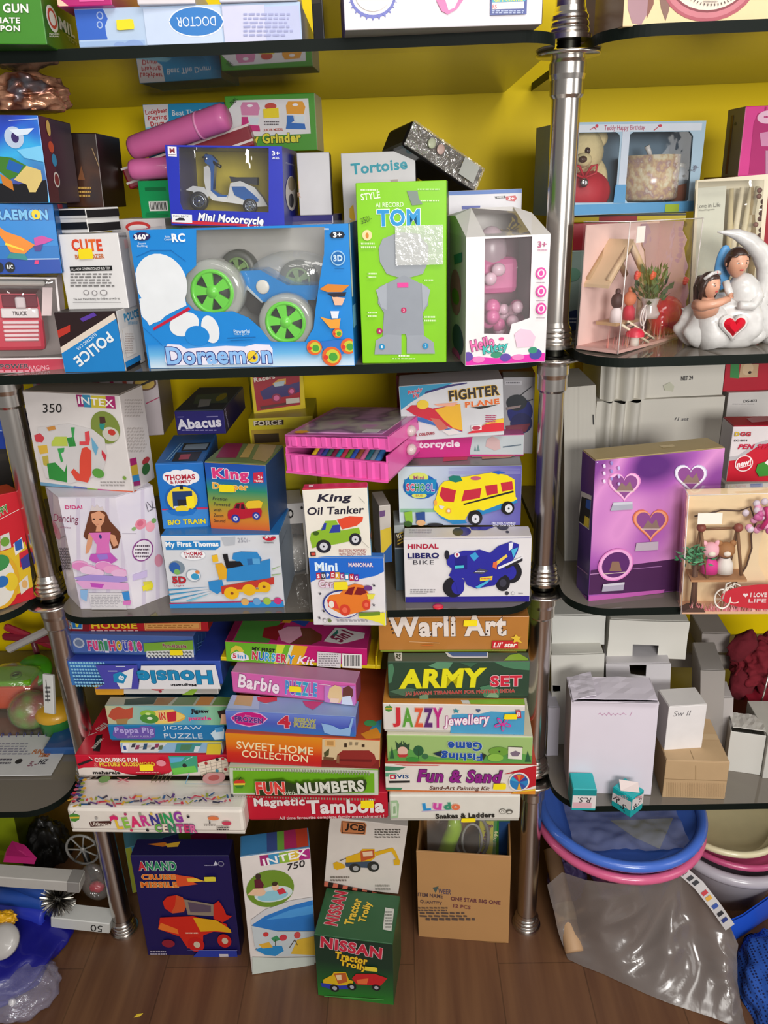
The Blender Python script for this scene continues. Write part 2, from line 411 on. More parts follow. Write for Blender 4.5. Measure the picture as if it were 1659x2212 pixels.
# ------------------------------------------------------------------ cartons
class Box:pass
BOXES={}
def carton(key,name,label,q,cols,zb=None,Y=None,z='_',dep=0.1,back=None,art=None,stickers=(),cat='box',group=None,lid=False,flap=False,bev=0.0011,
           gloss=0.38,on=None,body='carton',windows=(),root=False,**kw):
    """a printed carton. q: front panel's corners; cols: front[, side[, top]] colours; art: {panel: drawing steps}; returns pose and root"""
    pts=[zpt(z,q[i],q[i+1]) for i in range(0,8,2)]
    if on is not None:zb=BOXES[on].top
    p=solve([c for pt in pts for c in pt],zb=zb,Y=Y,**kw)
    b=Box();b.R=rot3(*p[5:8]);b.o=p[:3].copy();b.w,b.h=p[3],p[4]
    if back is not None:
        cn,bx,by=back;bx,by=zpt(z,bx,by)
        base=b.o+b.R @ np.array([b.w if cn[1] == 'r' else 0,0,b.h if cn[0] == 't' else 0]);best=(1e9,dep)
        for d in np.linspace(0.008,0.5,247):
            e=np.hypot(*(proj(base+b.R[:,1]*d)-(bx,by)))
            if e < best[0]:best=(e,d)
        dep=best[1]
    b.d=dep;b.top=float(b.o[2]+(b.R @ np.array([b.w/2,0,b.h]))[2]);b.key=key
    BOXES[key]=b
    Rm=Matrix(b.R.tolist());c0=b.o+b.R @ np.array([b.w/2,b.d/2,0])
    b.c0=c0;b.inv=lambda P:b.R.T @ (np.asarray(P)-c0)
    multi=bool(lid or flap or stickers or windows or root)
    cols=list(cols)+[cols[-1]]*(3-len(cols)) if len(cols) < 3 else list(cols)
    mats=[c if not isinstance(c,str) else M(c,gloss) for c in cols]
    b.mats=mats
    def shell(mb,w,d,h,z0=0.0):
        bm=bmesh.new();bmesh.ops.create_cube(bm,size=1.0)
        for v in bm.verts:v.co=Vector((v.co.x*w,v.co.y*d,(v.co.z+0.5)*h+z0))
        bmesh.ops.bevel(bm,geom=bm.edges[:],offset=min(bev,min(w,d,h)*0.3),segments=2,affect='EDGES',profile=0.5)
        bm.normal_update();bm.verts.index_update();vs=[v.co[:] for v in bm.verts];sets=([],[],[])
        for f in bm.faces:
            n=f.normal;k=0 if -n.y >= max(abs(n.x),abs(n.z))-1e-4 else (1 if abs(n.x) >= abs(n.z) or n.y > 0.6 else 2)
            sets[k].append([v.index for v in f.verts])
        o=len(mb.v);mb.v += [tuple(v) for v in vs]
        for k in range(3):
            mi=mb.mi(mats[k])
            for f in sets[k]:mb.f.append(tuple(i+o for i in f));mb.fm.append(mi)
        bm.free()
    mb=MB();z0=0.0;hh=b.h
    if lid:
        z0=b.h*(lid if isinstance(lid,float) else 0.1);hh=b.h-z0
    shell(mb,b.w,b.d,hh,z0)
    ax=b.R
    b.panels=dict(
        front=Panel(b.o,ax[:,0],ax[:,2],b.w,b.h,z,gloss),
        right=Panel(b.o+ax[:,0]*b.w,ax[:,1],ax[:,2],b.d,b.h,z,gloss),
        left=Panel(b.o+ax[:,1]*b.d,-ax[:,1],ax[:,2],b.d,b.h,z,gloss),
        top=Panel(b.o+ax[:,2]*b.h,ax[:,0],ax[:,1],b.w,b.d,z,gloss))
    for k,items in (art or {}).items():
        if not (flap and k == 'top'):b.panels[k].draw(mb,b.inv,items)
    b.mb=mb
    if multi:
        r=empty(name,tuple(c0),label,cat,group,Rm)
        body_o=mb.build('lid' if lid else body,r)
        if lid:
            m2=MB();m2.box((0,0,z0/2+0.0008),(b.w-0.003,b.d-0.003,z0+0.0012),M(lid_col(cols),0.5),0.0006);m2.build('tray',r)
        if flap:
            m2=MB();m2.box((0,-0.0004,b.h+0.0007),(b.w-0.002,b.d-0.001,0.0014),mats[2],0.0005)
            b.panels['top'].O=b.panels['top'].O+b.R[:,2]*0.0014;b.panels['top'].m=0.0022
            b.panels['top'].draw(m2,b.inv,(art or {}).get('top',[]));m2.build('top_flap',r)
        for st in stickers:
            face,col,x0,y0,x1,y1=st[:6] if len(st) == 6 else ('front','f4dc14')+tuple(st)
            pn=b.panels[face];pn.lay += 2;m2=MB();u0,v0,u1,v1=pn.rect(x0,y0,x1,y1);du,dv=(u1-u0)*0.04,(v1-v0)*0.06
            pn.poly(m2,b.inv,[(u0,v0+dv),(u0+du*4,v0),(u1-du,v0+dv),(u1,v0+dv*5),(u1-du*0.5,v1-dv),(u1-du*5,v1),(u0+du,v1-dv)],M(col,0.5))
            m2.build('price_sticker',r)
    else:
        r=mb.build(name,None);r.matrix_world=Matrix.Translation(Vector(c0)) @ Rm.to_4x4()
        tag(r,label,cat,group)
    b.root=r
    return b
def lid_col(cols):
    return cols[1] if isinstance(cols[1],str) else 'd8d0c4'

def window_carton(key,name,label,q,cols,hole,zb=None,Y=None,z='_',dep=0.1,back=None,art=None,cat='box',group=None,stickers=(),inside='b8b4aa',on=None,sides=True,
                  top_clear=False,gloss=0.36,film_kw=None,**kw):
    """a carton with a cut-out display window: hollow card walls, front card with the hole, clear film; returns pose for what stands inside"""
    pts=[zpt(z,q[i],q[i+1]) for i in range(0,8,2)]
    if on is not None:zb=BOXES[on].top
    p=solve([c for pt in pts for c in pt],zb=zb,Y=Y,**kw)
    b=Box();b.R=rot3(*p[5:8]);b.o=p[:3].copy();b.w,b.h=p[3],p[4]
    if back is not None:
        cn,bx,by=back;bx,by=zpt(z,bx,by)
        base=b.o+b.R @ np.array([b.w if cn[1] == 'r' else 0,0,b.h if cn[0] == 't' else 0]);best=(1e9,dep)
        for d in np.linspace(0.008,0.5,247):
            e=np.hypot(*(proj(base+b.R[:,1]*d)-(bx,by)))
            if e < best[0]:best=(e,d)
        dep=best[1]
    b.d=dep;b.top=float(b.o[2]+b.h);BOXES[key]=b
    Rm=Matrix(b.R.tolist());c0=b.o+b.R @ np.array([b.w/2,b.d/2,0]);b.c0=c0;b.inv=lambda P:b.R.T @ (np.asarray(P)-c0)
    r=empty(name,tuple(c0),label,cat,group,Rm);b.root=r
    ax=b.R;cols=list(cols)+[cols[-1]]*(3-len(cols));mats=[M(c,gloss) if isinstance(c,str) else c for c in cols]
    b.panels=dict(front=Panel(b.o,ax[:,0],ax[:,2],b.w,b.h,z,gloss),right=Panel(b.o+ax[:,0]*b.w,ax[:,1],ax[:,2],b.d,b.h,z,gloss),
                    left=Panel(b.o+ax[:,1]*b.d,-ax[:,1],ax[:,2],b.d,b.h,z,gloss),top=Panel(b.o+ax[:,2]*b.h,ax[:,0],ax[:,1],b.w,b.d,z,gloss))
    mb=MB();w,d,h=b.w,b.d,b.h;t=0.0012;ins=M(inside,0.5) if isinstance(inside,str) else inside
    mb.box((0,d/2-t/2,h/2),(w,t,h),ins)
    if sides:
        mb.box((-w/2+t/2,0,h/2),(t,d-2*t,h),mats[1]);mb.box((w/2-t/2,0,h/2),(t,d-2*t,h),mats[1])
    mb.box((0,0,t/2),(w-2*t,d-2*t,t),ins)
    if not top_clear:mb.box((0,0,h-t/2),(w-2*t,d-2*t,t),mats[2])
    for k,items in (art or {}).items():
        if k != 'front':b.panels[k].draw(mb,b.inv,items)
    mb.build('carton',r)
    pn=b.panels['front'];holes=hole if hole and isinstance(hole[0],(list,tuple)) else [hole]
    hp=[[pn.uv(hh[i],hh[i+1]) for i in range(0,len(hh),2)] for hh in holes]
    hp=[[(min(max(u,0.002),w-0.002),min(max(v,0.002),h-0.002)) for u,v in x] for x in hp]
    loops=[[(0,0),(w,0),(w,h),(0,h)]]+hp
    flat=[pt for lp in loops for pt in lp]
    tri=tessellate_polygon([[Vector((u,v,0)) for u,v in lp] for lp in loops])
    fm=MB();vs=[(u-w/2,-d/2,v) for u,v in flat];tr=[]
    for (i,j,k) in tri:
        a,bb,c=flat[i],flat[j],flat[k]
        cr=(bb[0]-a[0])*(c[1]-a[1])-(bb[1]-a[1])*(c[0]-a[0]);tr.append((i,j,k) if cr > 0 else (i,k,j))
    fm.add(vs,tr,mats[0])
    off=0
    for lp in loops:
        n=len(lp);vv=[(u-w/2,-d/2,v) for u,v in lp]+[(u-w/2,-d/2+0.001,v) for u,v in lp]
        fm.add(vv,[(i,(i+1) % n,(i+1) % n+n,i+n) for i in range(n)],mats[0])
    pn.draw(fm,b.inv,(art or {}).get('front',[]));fm.build('front_panel',r)
    fk=dict(clear=0.92,rough=0.04,bump=0.25,scale=14.0);fk.update(film_kw or {})
    for lp in hp:
        wm=MB();wm.add([(u-w/2,-d/2+0.002,v) for u,v in lp],[tuple(range(len(lp)))],film('ffffff',**fk));wm.build('window',r)
    if top_clear:
        wm=MB();wm.add([(-w/2,-d/2,h),(w/2,-d/2,h),(w/2,d/2,h),(-w/2,d/2,h)],[(0,1,2,3)],film('ffffff',**fk));wm.build('top_window',r)
    for st in stickers:
        face,col,x0,y0,x1,y1=st[:6] if len(st) == 6 else ('front','f4dc14')+tuple(st)
        q2=b.panels[face];q2.lay += 2;m2=MB();a,c=q2.uv(x0,y1),q2.uv(x1,y0)
        q2.poly(m2,b.inv,[(a[0],a[1]),(c[0],a[1]),(c[0],c[1]),(a[0],c[1])],M(col,0.5));m2.build('price_sticker',r)
    def local(x,y,dep_f):
        """point inside at fraction dep_f of the depth that is seen at (x, y) of the zoomed picture"""
        X,Yp=zpt(z,x,y);rr=ray(X,Yp);P0=b.o+b.R[:,1]*(d*dep_f);t0=((P0-CAM) @ b.R[:,1])/(rr @ b.R[:,1])
        return Vector(b.inv(CAM+rr*t0))
    b.local=local
    return b
# ================================================================== the room
T1,T2,T3,T4=1.446,1.084,0.726,0.366           # tops of the glass shelves
def struct(name,mb):
    o=mb.build(name);o['kind']='structure';return o
def wood_floor():
    m=bpy.data.materials.new('brown_laminate_planks');m.use_nodes=True;nt=m.node_tree;N=nt.nodes;b=N['Principled BSDF'];b.inputs['Roughness'].default_value=0.42
    tc=N.new('ShaderNodeTexCoord');mp=N.new('ShaderNodeMapping');mp.inputs['Rotation'].default_value=(0,0,math.pi/2);nt.links.new(tc.outputs['Object'],mp.inputs['Vector'])
    br=N.new('ShaderNodeTexBrick');br.inputs['Scale'].default_value=1.0;br.inputs['Brick Width'].default_value=1.1;br.inputs['Row Height'].default_value=0.15;br.inputs['Mortar Size'].default_value=0.0012
    br.inputs['Color1'].default_value=lin('6e4a36');br.inputs['Color2'].default_value=lin('62402e');br.inputs['Mortar'].default_value=lin('3a241a');nt.links.new(mp.outputs[0],br.inputs['Vector'])
    mp2=N.new('ShaderNodeMapping');mp2.inputs['Scale'].default_value=(34,2.2,1);nt.links.new(tc.outputs['Object'],mp2.inputs['Vector'])
    nz=N.new('ShaderNodeTexNoise');nz.inputs['Scale'].default_value=1.0;nz.inputs['Detail'].default_value=5;nt.links.new(mp2.outputs[0],nz.inputs['Vector'])
    rp=N.new('ShaderNodeValToRGB');rp.color_ramp.elements[0].position=0.3;rp.color_ramp.elements[0].color=lin('472c1e');rp.color_ramp.elements[1].position=0.72;rp.color_ramp.elements[1].color=lin('84603f')
    nt.links.new(nz.outputs['Fac'],rp.inputs[0])
    mx=N.new('ShaderNodeMix');mx.data_type='RGBA';mx.inputs['Factor'].default_value=0.5;nt.links.new(br.outputs['Color'],mx.inputs['A']);nt.links.new(rp.outputs[0],mx.inputs['B'])
    nt.links.new(mx.outputs['Result'],b.inputs['Base Color']);return m
mb=MB();mb.box((0.1,-0.9,-0.05),(3.4,3.2,0.1),wood_floor());struct('floor',mb)
mb=MB();mb.box((0.1,0.55,1.3),(3.4,0.1,2.8),M('ffdc06',0.5,'wallpaint',scale=3.0,vary=0.03));struct('wall_back',mb)

# ------------------------------------------------------------------ glass shelves
def shelf_glass():
    m=bpy.data.materials.new('smoked_glass');m.use_nodes=True;nt=m.node_tree;N=nt.nodes;N.remove(N['Principled BSDF']);out=N['Material Output']
    tr=N.new('ShaderNodeBsdfTransparent');tr.inputs[0].default_value=lin('a8aca6');gl=N.new('ShaderNodeBsdfGlossy');gl.inputs['Roughness'].default_value=0.03
    df=N.new('ShaderNodeBsdfDiffuse');df.inputs[0].default_value=lin('9a9186')
    m1=N.new('ShaderNodeMixShader');m1.inputs[0].default_value=0.55;nt.links.new(tr.outputs[0],m1.inputs[1]);nt.links.new(df.outputs[0],m1.inputs[2])
    fr,fo=sheen(nt,0.1);m2=N.new('ShaderNodeMixShader');nt.links.new(fo,m2.inputs[0])
    nt.links.new(m1.outputs[0],m2.inputs[1]);nt.links.new(gl.outputs[0],m2.inputs[2]);nt.links.new(m2.outputs[0],out.inputs[0]);return m
GLASS=shelf_glass();EDGE=M('06100b',0.65,'wallpaint',vary=0.1)
def glass_shelf(label,x0,x1,y0,y1,ztop,rl=0.0,rr=0.0,th=0.012,group=None):
    P=[]
    def arc(cx,cy,r,a0,a1):
        for i in range(17):
            a=math.radians(a0+(a1-a0)*i/16);P.append((cx+r*math.cos(a),cy+r*math.sin(a)))
    if rl:arc(x0+rl,y0+rl,rl,180,270)
    else:P.append((x0,y0))
    if rr:arc(x1-rr,y0+rr,rr,270,360)
    else:P.append((x1,y0))
    P += [(x1,y1),(x0,y1)]
    n=len(P);cx,cy=(x0+x1)/2,(y0+y1)/2
    V=[(x-cx,y-cy,-th) for x,y in P]+[(x-cx,y-cy,0) for x,y in P]
    mb=MB();mb.add(V,[tuple(range(n-1,-1,-1)),tuple(range(n,2*n))],GLASS);mb.add(V,[(i,(i+1) % n,(i+1) % n+n,i+n) for i in range(n)],EDGE)
    o=mb.build('glass_shelf',None,(cx,cy,ztop));tag(o,label,'shelf',group)
    return o
glass_shelf('uppermost long dark glass shelf, under the light blue boxed toy',-0.8,0.19,0,0.495,T1,0,0.05)
glass_shelf('long dark glass shelf carrying the blue boxed car with green wheels',-0.8,0.19,0,0.495,T2,0,0.05)
glass_shelf('dark glass shelf under the doll box and the toy bike box',-0.515,0.19,0,0.495,T3,0.05,0.05)
glass_shelf('lowest dark glass shelf under the three stacks of board games',-0.515,0.19,0.02,0.495,T4,0.05,0.05)
glass_shelf('dark glass shelf under the box printed with a pink clock',0.235,1.05,-0.01,0.495,T1,0.06,0)
glass_shelf('dark glass shelf with rounded corner under the white moon figurine',0.235,1.05,-0.01,0.495,T2,0.06,0)
glass_shelf('dark glass shelf with rounded corner under the purple box',0.235,1.05,-0.01,0.495,T3,0.06,0)
glass_shelf('dark glass shelf with rounded corner under the two small teal boxes',0.235,1.05,-0.01,0.495,T4,0.06,0)
glass_shelf('dark glass shelf carrying the red construction toy box beside the pole',-1.3,-0.575,0,0.495,T3,0,0.06)
glass_shelf('dark glass shelf carrying the bagged plastic toys beside the pole',-1.3,-0.575,0,0.495,T4,0,0.06)

# ------------------------------------------------------------------ steel poles
STEEL=M('dcd6d0',0.22,'metal')
def pole(x,y,label,n=5):
    r=empty('shelf_pole',(x,y,0),label,'pole')
    levels=[0.0,T4,T3,T2,T1,1.9]
    for i in range(n):
        a=levels[i];t=levels[i+1]-0.012
        mb=MB();mb.lathe([(0.0175,a+0.02),(0.0175,t-0.02)],STEEL,n=32);mb.build('tube',r)
        mb=MB();prof=[(0.0,a),(0.026,a),(0.026,a+0.005)]
        for k in range(3):prof += [(0.0222-k*.0008,a+0.006+k*0.007),(0.0232-k*.0008,a+0.008+k*0.007),(0.0232-k*.0008,a+0.0105+k*0.007),(0.0222-k*.0008,a+0.0125+k*0.007)]
        prof += [(0.0195,a+0.028),(0.0178,a+0.034)]
        mb.lathe(prof,STEEL,n=32,sharp=True);mb.build('base_collar',r)
        if i < 4:
            mb=MB();mb.lathe([(0.0175,t-0.05),(0.0205,t-0.046),(0.0205,t-0.03),(0.022,t-0.024),(0.022,t-0.012),(0.02,t-0.008),(0.02,t-0.003)],STEEL,n=32,sharp=True);mb.build('top_collar',r)
            mb=MB();mb.lathe([(0.018,t-0.0045),(0.037,t-0.0045),(0.039,t-0.003),(0.037,t-0.0004),(0.018,t-0.0004)],STEEL,n=32);mb.build('support_disc',r)
            mb=MB();mb.lathe([(0.0135,t),(0.0145,t+0.002),(0.0135,t+0.004),(0.0145,t+0.006),(0.0135,t+0.008),(0.0145,t+0.01),(0.0135,t+0.012)],M('2c2c28',0.4,'metal'),n=24);mb.build('threaded_rod',r)
    return r
pole(0.2125,0.08,'polished steel shelf pole between the two columns of glass shelves')
pole(-0.551,0.082,'polished steel shelf pole beside the white doll box, behind the red boxes',3)
# ================================================================== top shelf
carton('gun','toy_box','green box with white lettering at the left end of the uppermost shelf',[-330,-190,245,-160,297,276,-330,300],['3d8420','2f6a1a','35701c'],zb=T1,z='A',dep=0.25,
       art=dict(front=[T_('TOY GUN',12,52,345,60,'eef0e6','2c5a18',0.03,0.03,0.1),T_('ULTIMATE',-18,130,300,38,'eef0e6','2c5a18',0.03,0.03,0.1),T_('WEAPON',-2,182,268,38,'eef0e6','2c5a18',0.03,0.03,0.1)],
                right=[E_('e8e6da',332,120,34,78),E_('c8403a',332,118,26,60),E_('e8e6da',332,118,18,42),T_('MIL',425,178,90,72,'eef0e6',None,0,0.04),N_('d8dcc8',310,210,380,240,2),T_('TOY',460,262,60,26,'a8b89a')]),cat='box')
carton('doctor','toy_box','long light blue box printed with a deep blue oval, upside down on the uppermost shelf',[478,55,1925,8,1932,262,503,308],['b6cbe6','5f6f96','cfdaea'],zb=T1,z='A',dep=0.2,
       art=dict(front=[R_('3566c8',480,60,672,255),P_('3566c8',660,60,690,120,668,180,690,250,640,250),E_('a0b8e4',640,100,22,26),E_('3566c8',640,100,14,18),E_('a0b8e4',640,160,20,24),E_('3566c8',640,160,12,16),
                       R_('9db9e0',500,262,930,305),E_('8aa5d8',860,290,60,35),E_('8aa5d8',770,292,40,24),R_('c6d5ee',930,50,1420,285),R_('cfd0ea',1430,35,1700,280),R_('bcc2e4',1700,40,1920,262),
                       E_('f0f4fb',1258,140,176,100),E_('2f7cc8',1258,140,168,92),P_('2f7cc8',1085,140,1130,90,1130,190),P_('2f7cc8',1432,140,1390,90,1390,190),T_('DOCTOR',1258,140,250,62,'dfe9f8',None,0,0.0,0,math.pi),N_('a3a8d2',1560,80,1880,240,6)]),
       stickers=[(748,125,862,195)])
carton('pinkup','toy_box','magenta box lying on the light blue box of the uppermost shelf',[330,-160,705,-170,705,34,375,46],['b81e72','8c1656','d23c8c'],on='doctor',z='A',dep=0.14,root=True,
       art=dict(front=[P_('f0c8b0',330,0,390,0,440,40,380,40),R_('e860a8',500,-100,660,10)]))
carton('whiteup','toy_box','white box lying beside the magenta box above the light blue box',[868,-150,1240,-150,1244,22,870,32],['dcd6dc','b8b2b8','e6e2e6'],on='doctor',z='A',dep=0.14,art=dict(front=[R_('d03c90',868,-10,878,34),R_('b0a8b8',900,-80,1200,-20)]))
carton('whiteup2','toy_box','second pale box from the magenta box above the light blue box',[1395,-150,1900,-160,1900,2,1397,16],['d4d6e4','b8b2b8','e6e2e6'],on='doctor',z='A',dep=0.14,art=dict(front=[R_('9aa4cc',1450,-100,1850,-40)]))
carton('bigwhite','gift_box','big white box with a pink loop print and a blue label, beside the steel pole',[430,-160,1500,-190,1490,128,456,160],['dedbe2','3d2a8a','b0a9a8'],zb=T1,z='V',dep=0.16,tilt0=0.0,
       art=dict(front=[E_('5a62b4',598,-20,122,118),E_('e9e4e4',598,-24,110,104)]+[P_('5a62b4',598+118*math.cos(a)-9,-20+112*math.sin(a),598+118*math.cos(a)+9,-20+112*math.sin(a),598+134*math.cos(a),-20+130*math.sin(a)) for a in [i*0.26 for i in range(1,12)]]+
                [E_('e8dcd4',598,-24,92,86),P_('e468a4',930,0,1075,0,1040,50,992,78,960,60),P_('dedbe2',978,-2,1050,-2,1028,42,996,56)],
                right=[R_('3d2a8a',1490,-100,1520,170)]))
bl=BOXES['bigwhite'];mb=MB();pn=bl.panels['front'];pn.lay += 3
pn.draw(mb,bl.inv,[R_('2c3f8e',1216,-40,1408,80),R_('3aa8b8',1226,-40,1400,12),T_('GIFT CENTRE',1312,0,150,22,'e8d838',None,0,0.02),R_('e8e4e8',1224,14,1392,50),T_('RS',1238,38,22,24,'c83a40',None,0,0.03),N_('a8b4d8',1224,56,1404,76,2)])
r=empty('gift_box',tuple(bl.c0),bl.root['label'],'box',None,Matrix(bl.R.tolist()))
for k in ('label','category'):del bl.root[k]
bl.root.parent=r;bl.root.matrix_world=Matrix.Identity(4);bl.root.matrix_basis=Matrix.Identity(4);bl.root.name='carton';mb.build('price_label',r);bl.root=r
carton('darkup','toy_box','dark box standing behind, between the light blue box and the big white box',[250,-120,330,-120,335,100,300,130],['1e1c1e','181618','201e20'],zb=T1,Y=0.2,z='V',dep=0.12,art=dict(front=[R_('3a3430',262,-80,320,20)]))
# right bay, top shelf
carton('clock','clock_box','cream box printed with a large pink clock ring, on the upper right shelf',[690,-420,1950,-430,1900,158,655,186],['e6cfa2','7a5a44','e0cba0'],zb=T1,z='G',dep=0.08,
       art=dict(front=[P_('a8848c',690,-60,840,-60,845,60,780,176,720,160,690,60),P_('8a5c50',835,-60,870,-60,868,30,820,130),P_('8a6a60',900,-60,985,-60,975,70,950,145,920,60),
                       E_('b05c68',1262,-150,338,306),E_('c87c86',1258,-154,318,286),E_('8a4850',1260,-160,286,252),E_('eadccc',1260,-165,276,240)]+
                      [L_('5a4a48',6,1260+240*math.cos(a),-165+208*math.sin(a),1260+226*math.cos(a),-165+195*math.sin(a)) for a in [i*math.pi/30 for i in range(4,27)]]+[N_('a89c94',1205,-10,1310,24,2)]))
mb=MB();B=lambda x,y,z:on_y(*zpt('G',x,y),z)
p0,p1=on_y(*zpt('G',400,250),0.09),on_y(*zpt('G',660,40),0.09)
r=empty('wooden_ornament',(float(p0[0])+0.028,0.2,T1),'small dark wooden ornament with a pale rim beside the cream clock box','ornament')
mb=MB();mb.box((0.004,0,0.055),(0.05,0.05,0.11),M('5e452e',0.5,'card',vary=0.25),0.006);mb.build('body',r)
mb=MB();mb.tube([(-0.024,-0.026,0.002),(-0.026,-0.026,0.07),(-0.014,-0.026,0.1),(0.024,-0.026,0.108)],0.003,M('c8a070',0.5));mb.build('rim',r)
mb=MB();mb.ball((0.012,-0.026,0.045),(0.008,0.003,0.009),M('c8b090',0.4));mb.build('button',r)
mb=MB()
for i in range(14):mb.ball((0,0,0.008+i*0.011),(0.006,0.004,0.0066),M('241a16',0.35),u=10,v=8)
o=mb.build('bead_strand',None,(float(p1[0])-0.022,0.09,T1));tag(o,'dark upright bead strand standing against the left edge of the clock box','ornament')

# ================================================================== second shelf, left end
# fire truck in a clear pack
b=window_carton('truck','toy_truck_pack','red toy truck in a clear plastic pack with white grille stripes, lower left',[-300,780,505,775,545,1600,-300,1612],['e0d8d8','d8d0d0','d8d0d0'],[-290,800,495,795,530,1470,-290,1480],zb=T2,z='B',dep=0.12,inside='c8b8b4',sides=False,top_clear=True,
                  art=dict(front=[R_('b81c3e',-300,1490,545,1612),T_('POWER',125,1545,245,40,'3a3038','c8a8b0',0.02,0.03),T_('RACING',335,1555,170,36,'e0a8b4',None,0,0.01),N_('d88a9a',0,1570,420,1600,1)]),film_kw=dict(clear=0.97,bump=0.3,scale=20))
red=M('c8183c',0.3,'plastic')
mb=MB();A0=b.local(-260,870,0.35);A1=b.local(400,1395,0.35);cx,cz,sx,sz=(A0.x+A1.x)/2,(A0.z+A1.z)/2,A1.x-A0.x,A0.z-A1.z
mb.box((cx,0.0,cz-sz*0.22),(sx*1.02,b.d*0.6,sz*0.56),red,0.006,seg=2)
mb.prism([(cx-sx*.5,cz),(cx+sx*.5,cz),(cx+sx*.47,cz+sz*.36),(cx+sx*.44,cz+sz*.42),(cx-sx*.44,cz+sz*.42)],-b.d*0.28,b.d*0.3,red)
body=mb.build('truck_body',b.root)
fy=-b.d*0.3
mb=MB();W0,W1=b.local(0,930,0.2),b.local(330,1050,0.2);mb.box(((W0.x+W1.x)/2,fy+0.004,(W0.z+W1.z)/2),(abs(W1.x-W0.x),0.006,abs(W0.z-W1.z)),M('7a2a3a',0.12),0.002);mb.build('windscreen',body)
mb=MB();g0,g1=b.local(5,1050,0.2),b.local(335,1130,0.2);mb.box(((g0.x+g1.x)/2,fy-0.002,(g0.z+g1.z)/2),(abs(g1.x-g0.x),0.004,abs(g0.z-g1.z)),M('e8e0e0',0.4),0.001)
v,f=text_geo('TRUCK',0.04);lo,hi=v.min(0),v.max(0);k=(g1.x-g0.x)*0.4/(hi[0]-lo[0]);kv=abs(g0.z-g1.z)*0.45/(hi[1]-lo[1])
mb.add([((g0.x+g1.x)/2+(q[0]-(lo[0]+hi[0])/2)*k,fy-0.0043,(g0.z+g1.z)/2+(q[1]-(lo[1]+hi[1])/2)*kv) for q in v],f,M('3a2028'));mb.build('name_plate',body)
for i in range(5):
    mb=MB();a0,a1=b.local(20+i*5,1160+i*36,0.2),b.local(335,1182+i*36,0.2);mb.box(((a0.x+a1.x)/2,fy-0.0012,(a0.z+a1.z)/2),(abs(a1.x-a0.x),0.0034,abs(a0.z-a1.z)),M('f0d4d8',0.4),0.001);mb.build('grille_bar',body)
mb=MB();a0,a1=b.local(125,950,0.2),b.local(228,1050,0.2);mb.box(((a0.x+a1.x)/2,fy-0.004,(a0.z+a1.z)/2),(abs(a1.x-a0.x),0.006,abs(a0.z-a1.z)),M('d8c8cc',0.3),0.004,seg=3);mb.build('headlamp',body)
mb=MB();a0,a1=b.local(-150,790,0.4),b.local(400,860,0.4);mb.box(((a0.x+a1.x)/2,0,(a0.z+a1.z)/2),(abs(a1.x-a0.x),b.d*0.5,abs(a0.z-a1.z)*0.8),M('ded8d0',0.35,'plastic'),0.005,seg=2);mb.build('ladder_deck',body)
mb=MB();a0,a1=b.local(365,870,0.2),b.local(440,1110,0.2);mb.prism([(a0.x,a0.z),(a0.x+0.012,a0.z),(a1.x,a1.z),(a1.x-0.012,a1.z)],fy-0.004,fy+0.002,M('e8d0d0',0.3));mb.build('side_pillar',body)

carton('blue_left','toy_box','bright blue box with an outlined pale title, directly under the space scene box',[-420,165,478,132,505,762,-420,775],['1f74c0','1a5c9c','2a80c8'],on='truck',Y=0.005,z='B',dep=0.12,
       art=dict(front=[R_('1848a8',-420,630,520,780),R_('2a86d2',-420,300,520,520),L_('d4e4f4',8,210,632,505,628),T_('DORAEMON',100,252,620,92,'7ac0ec','16307c',0.06,0.05),E_('e8cf2a',308,250,38,42),E_('1f74c0',308,262,12,14),
                       P_('e88a28',0,360,60,400,180,440,300,510,240,560,210,590,90,570,40,480,0,430),P_('f4d23c',50,490,200,545,205,560,45,510),P_('2f8a8a',90,575,215,585,240,640,60,620),P_('c84aa0',290,450,360,430,460,465,380,500,300,520),P_('e23a7a',300,640,335,640,330,672,295,672),P_('4e3a8a',290,520,370,500,350,560,300,560),
                       E_('10141c',88,698,42,46),T_('R/C',88,696,52,34,'f0f4f8',None,0,0.03),E_('10141c',-8,698,42,46)],
                right=[R_('d8365a',490,150,530,200),R_('1a5c9c',480,200,540,760)]))
carton('robot','toy_box','box with a blue and purple space scene, topmost at the left end of second shelf',[-330,735,258,720,305,1285,-330,1300],[cloudprint(('1c1458','2a50c8','3ab0e8','4a2a90'),9.0),'3a1c2c','4a3a7a'],on='blue_left',z='A',dep=0.11,Y=0.005,yaw0=0.05,sy=0.03,
       art=dict(front=[P_('14141a',-330,1150,120,1180,300,1150,310,1300,-330,1300),P_('3f7a2a',-10,1000,80,1010,170,1060,150,1110,60,1150,-20,1080),P_('1f5fae',60,1020,150,1060,120,1110,40,1080),P_('d8c078',90,1150,170,1060,262,1090,272,1150,230,1230,190,1230,170,1180),P_('c87a2a',0,1110,80,1160,90,1220,20,1180),E_('b8c8e0',92,880,62,70),E_('3a2a68',98,880,24,34),P_('d8e4f4',60,830,220,820,180,860,110,870),P_('7ac8f0',110,960,280,930,296,1040,160,1010),L_('c8d4f4',4,60,770,250,760)],
                right=[R_('5a1f2c',260,740,345,1300),E_('d8582a',325,940,17,36),E_('2a9ac8',345,1025,15,40),E_('e8e0d8',360,1150,18,50),E_('8a2a2a',360,1150,13,38),E_('e8c060',305,820,12,50)]))
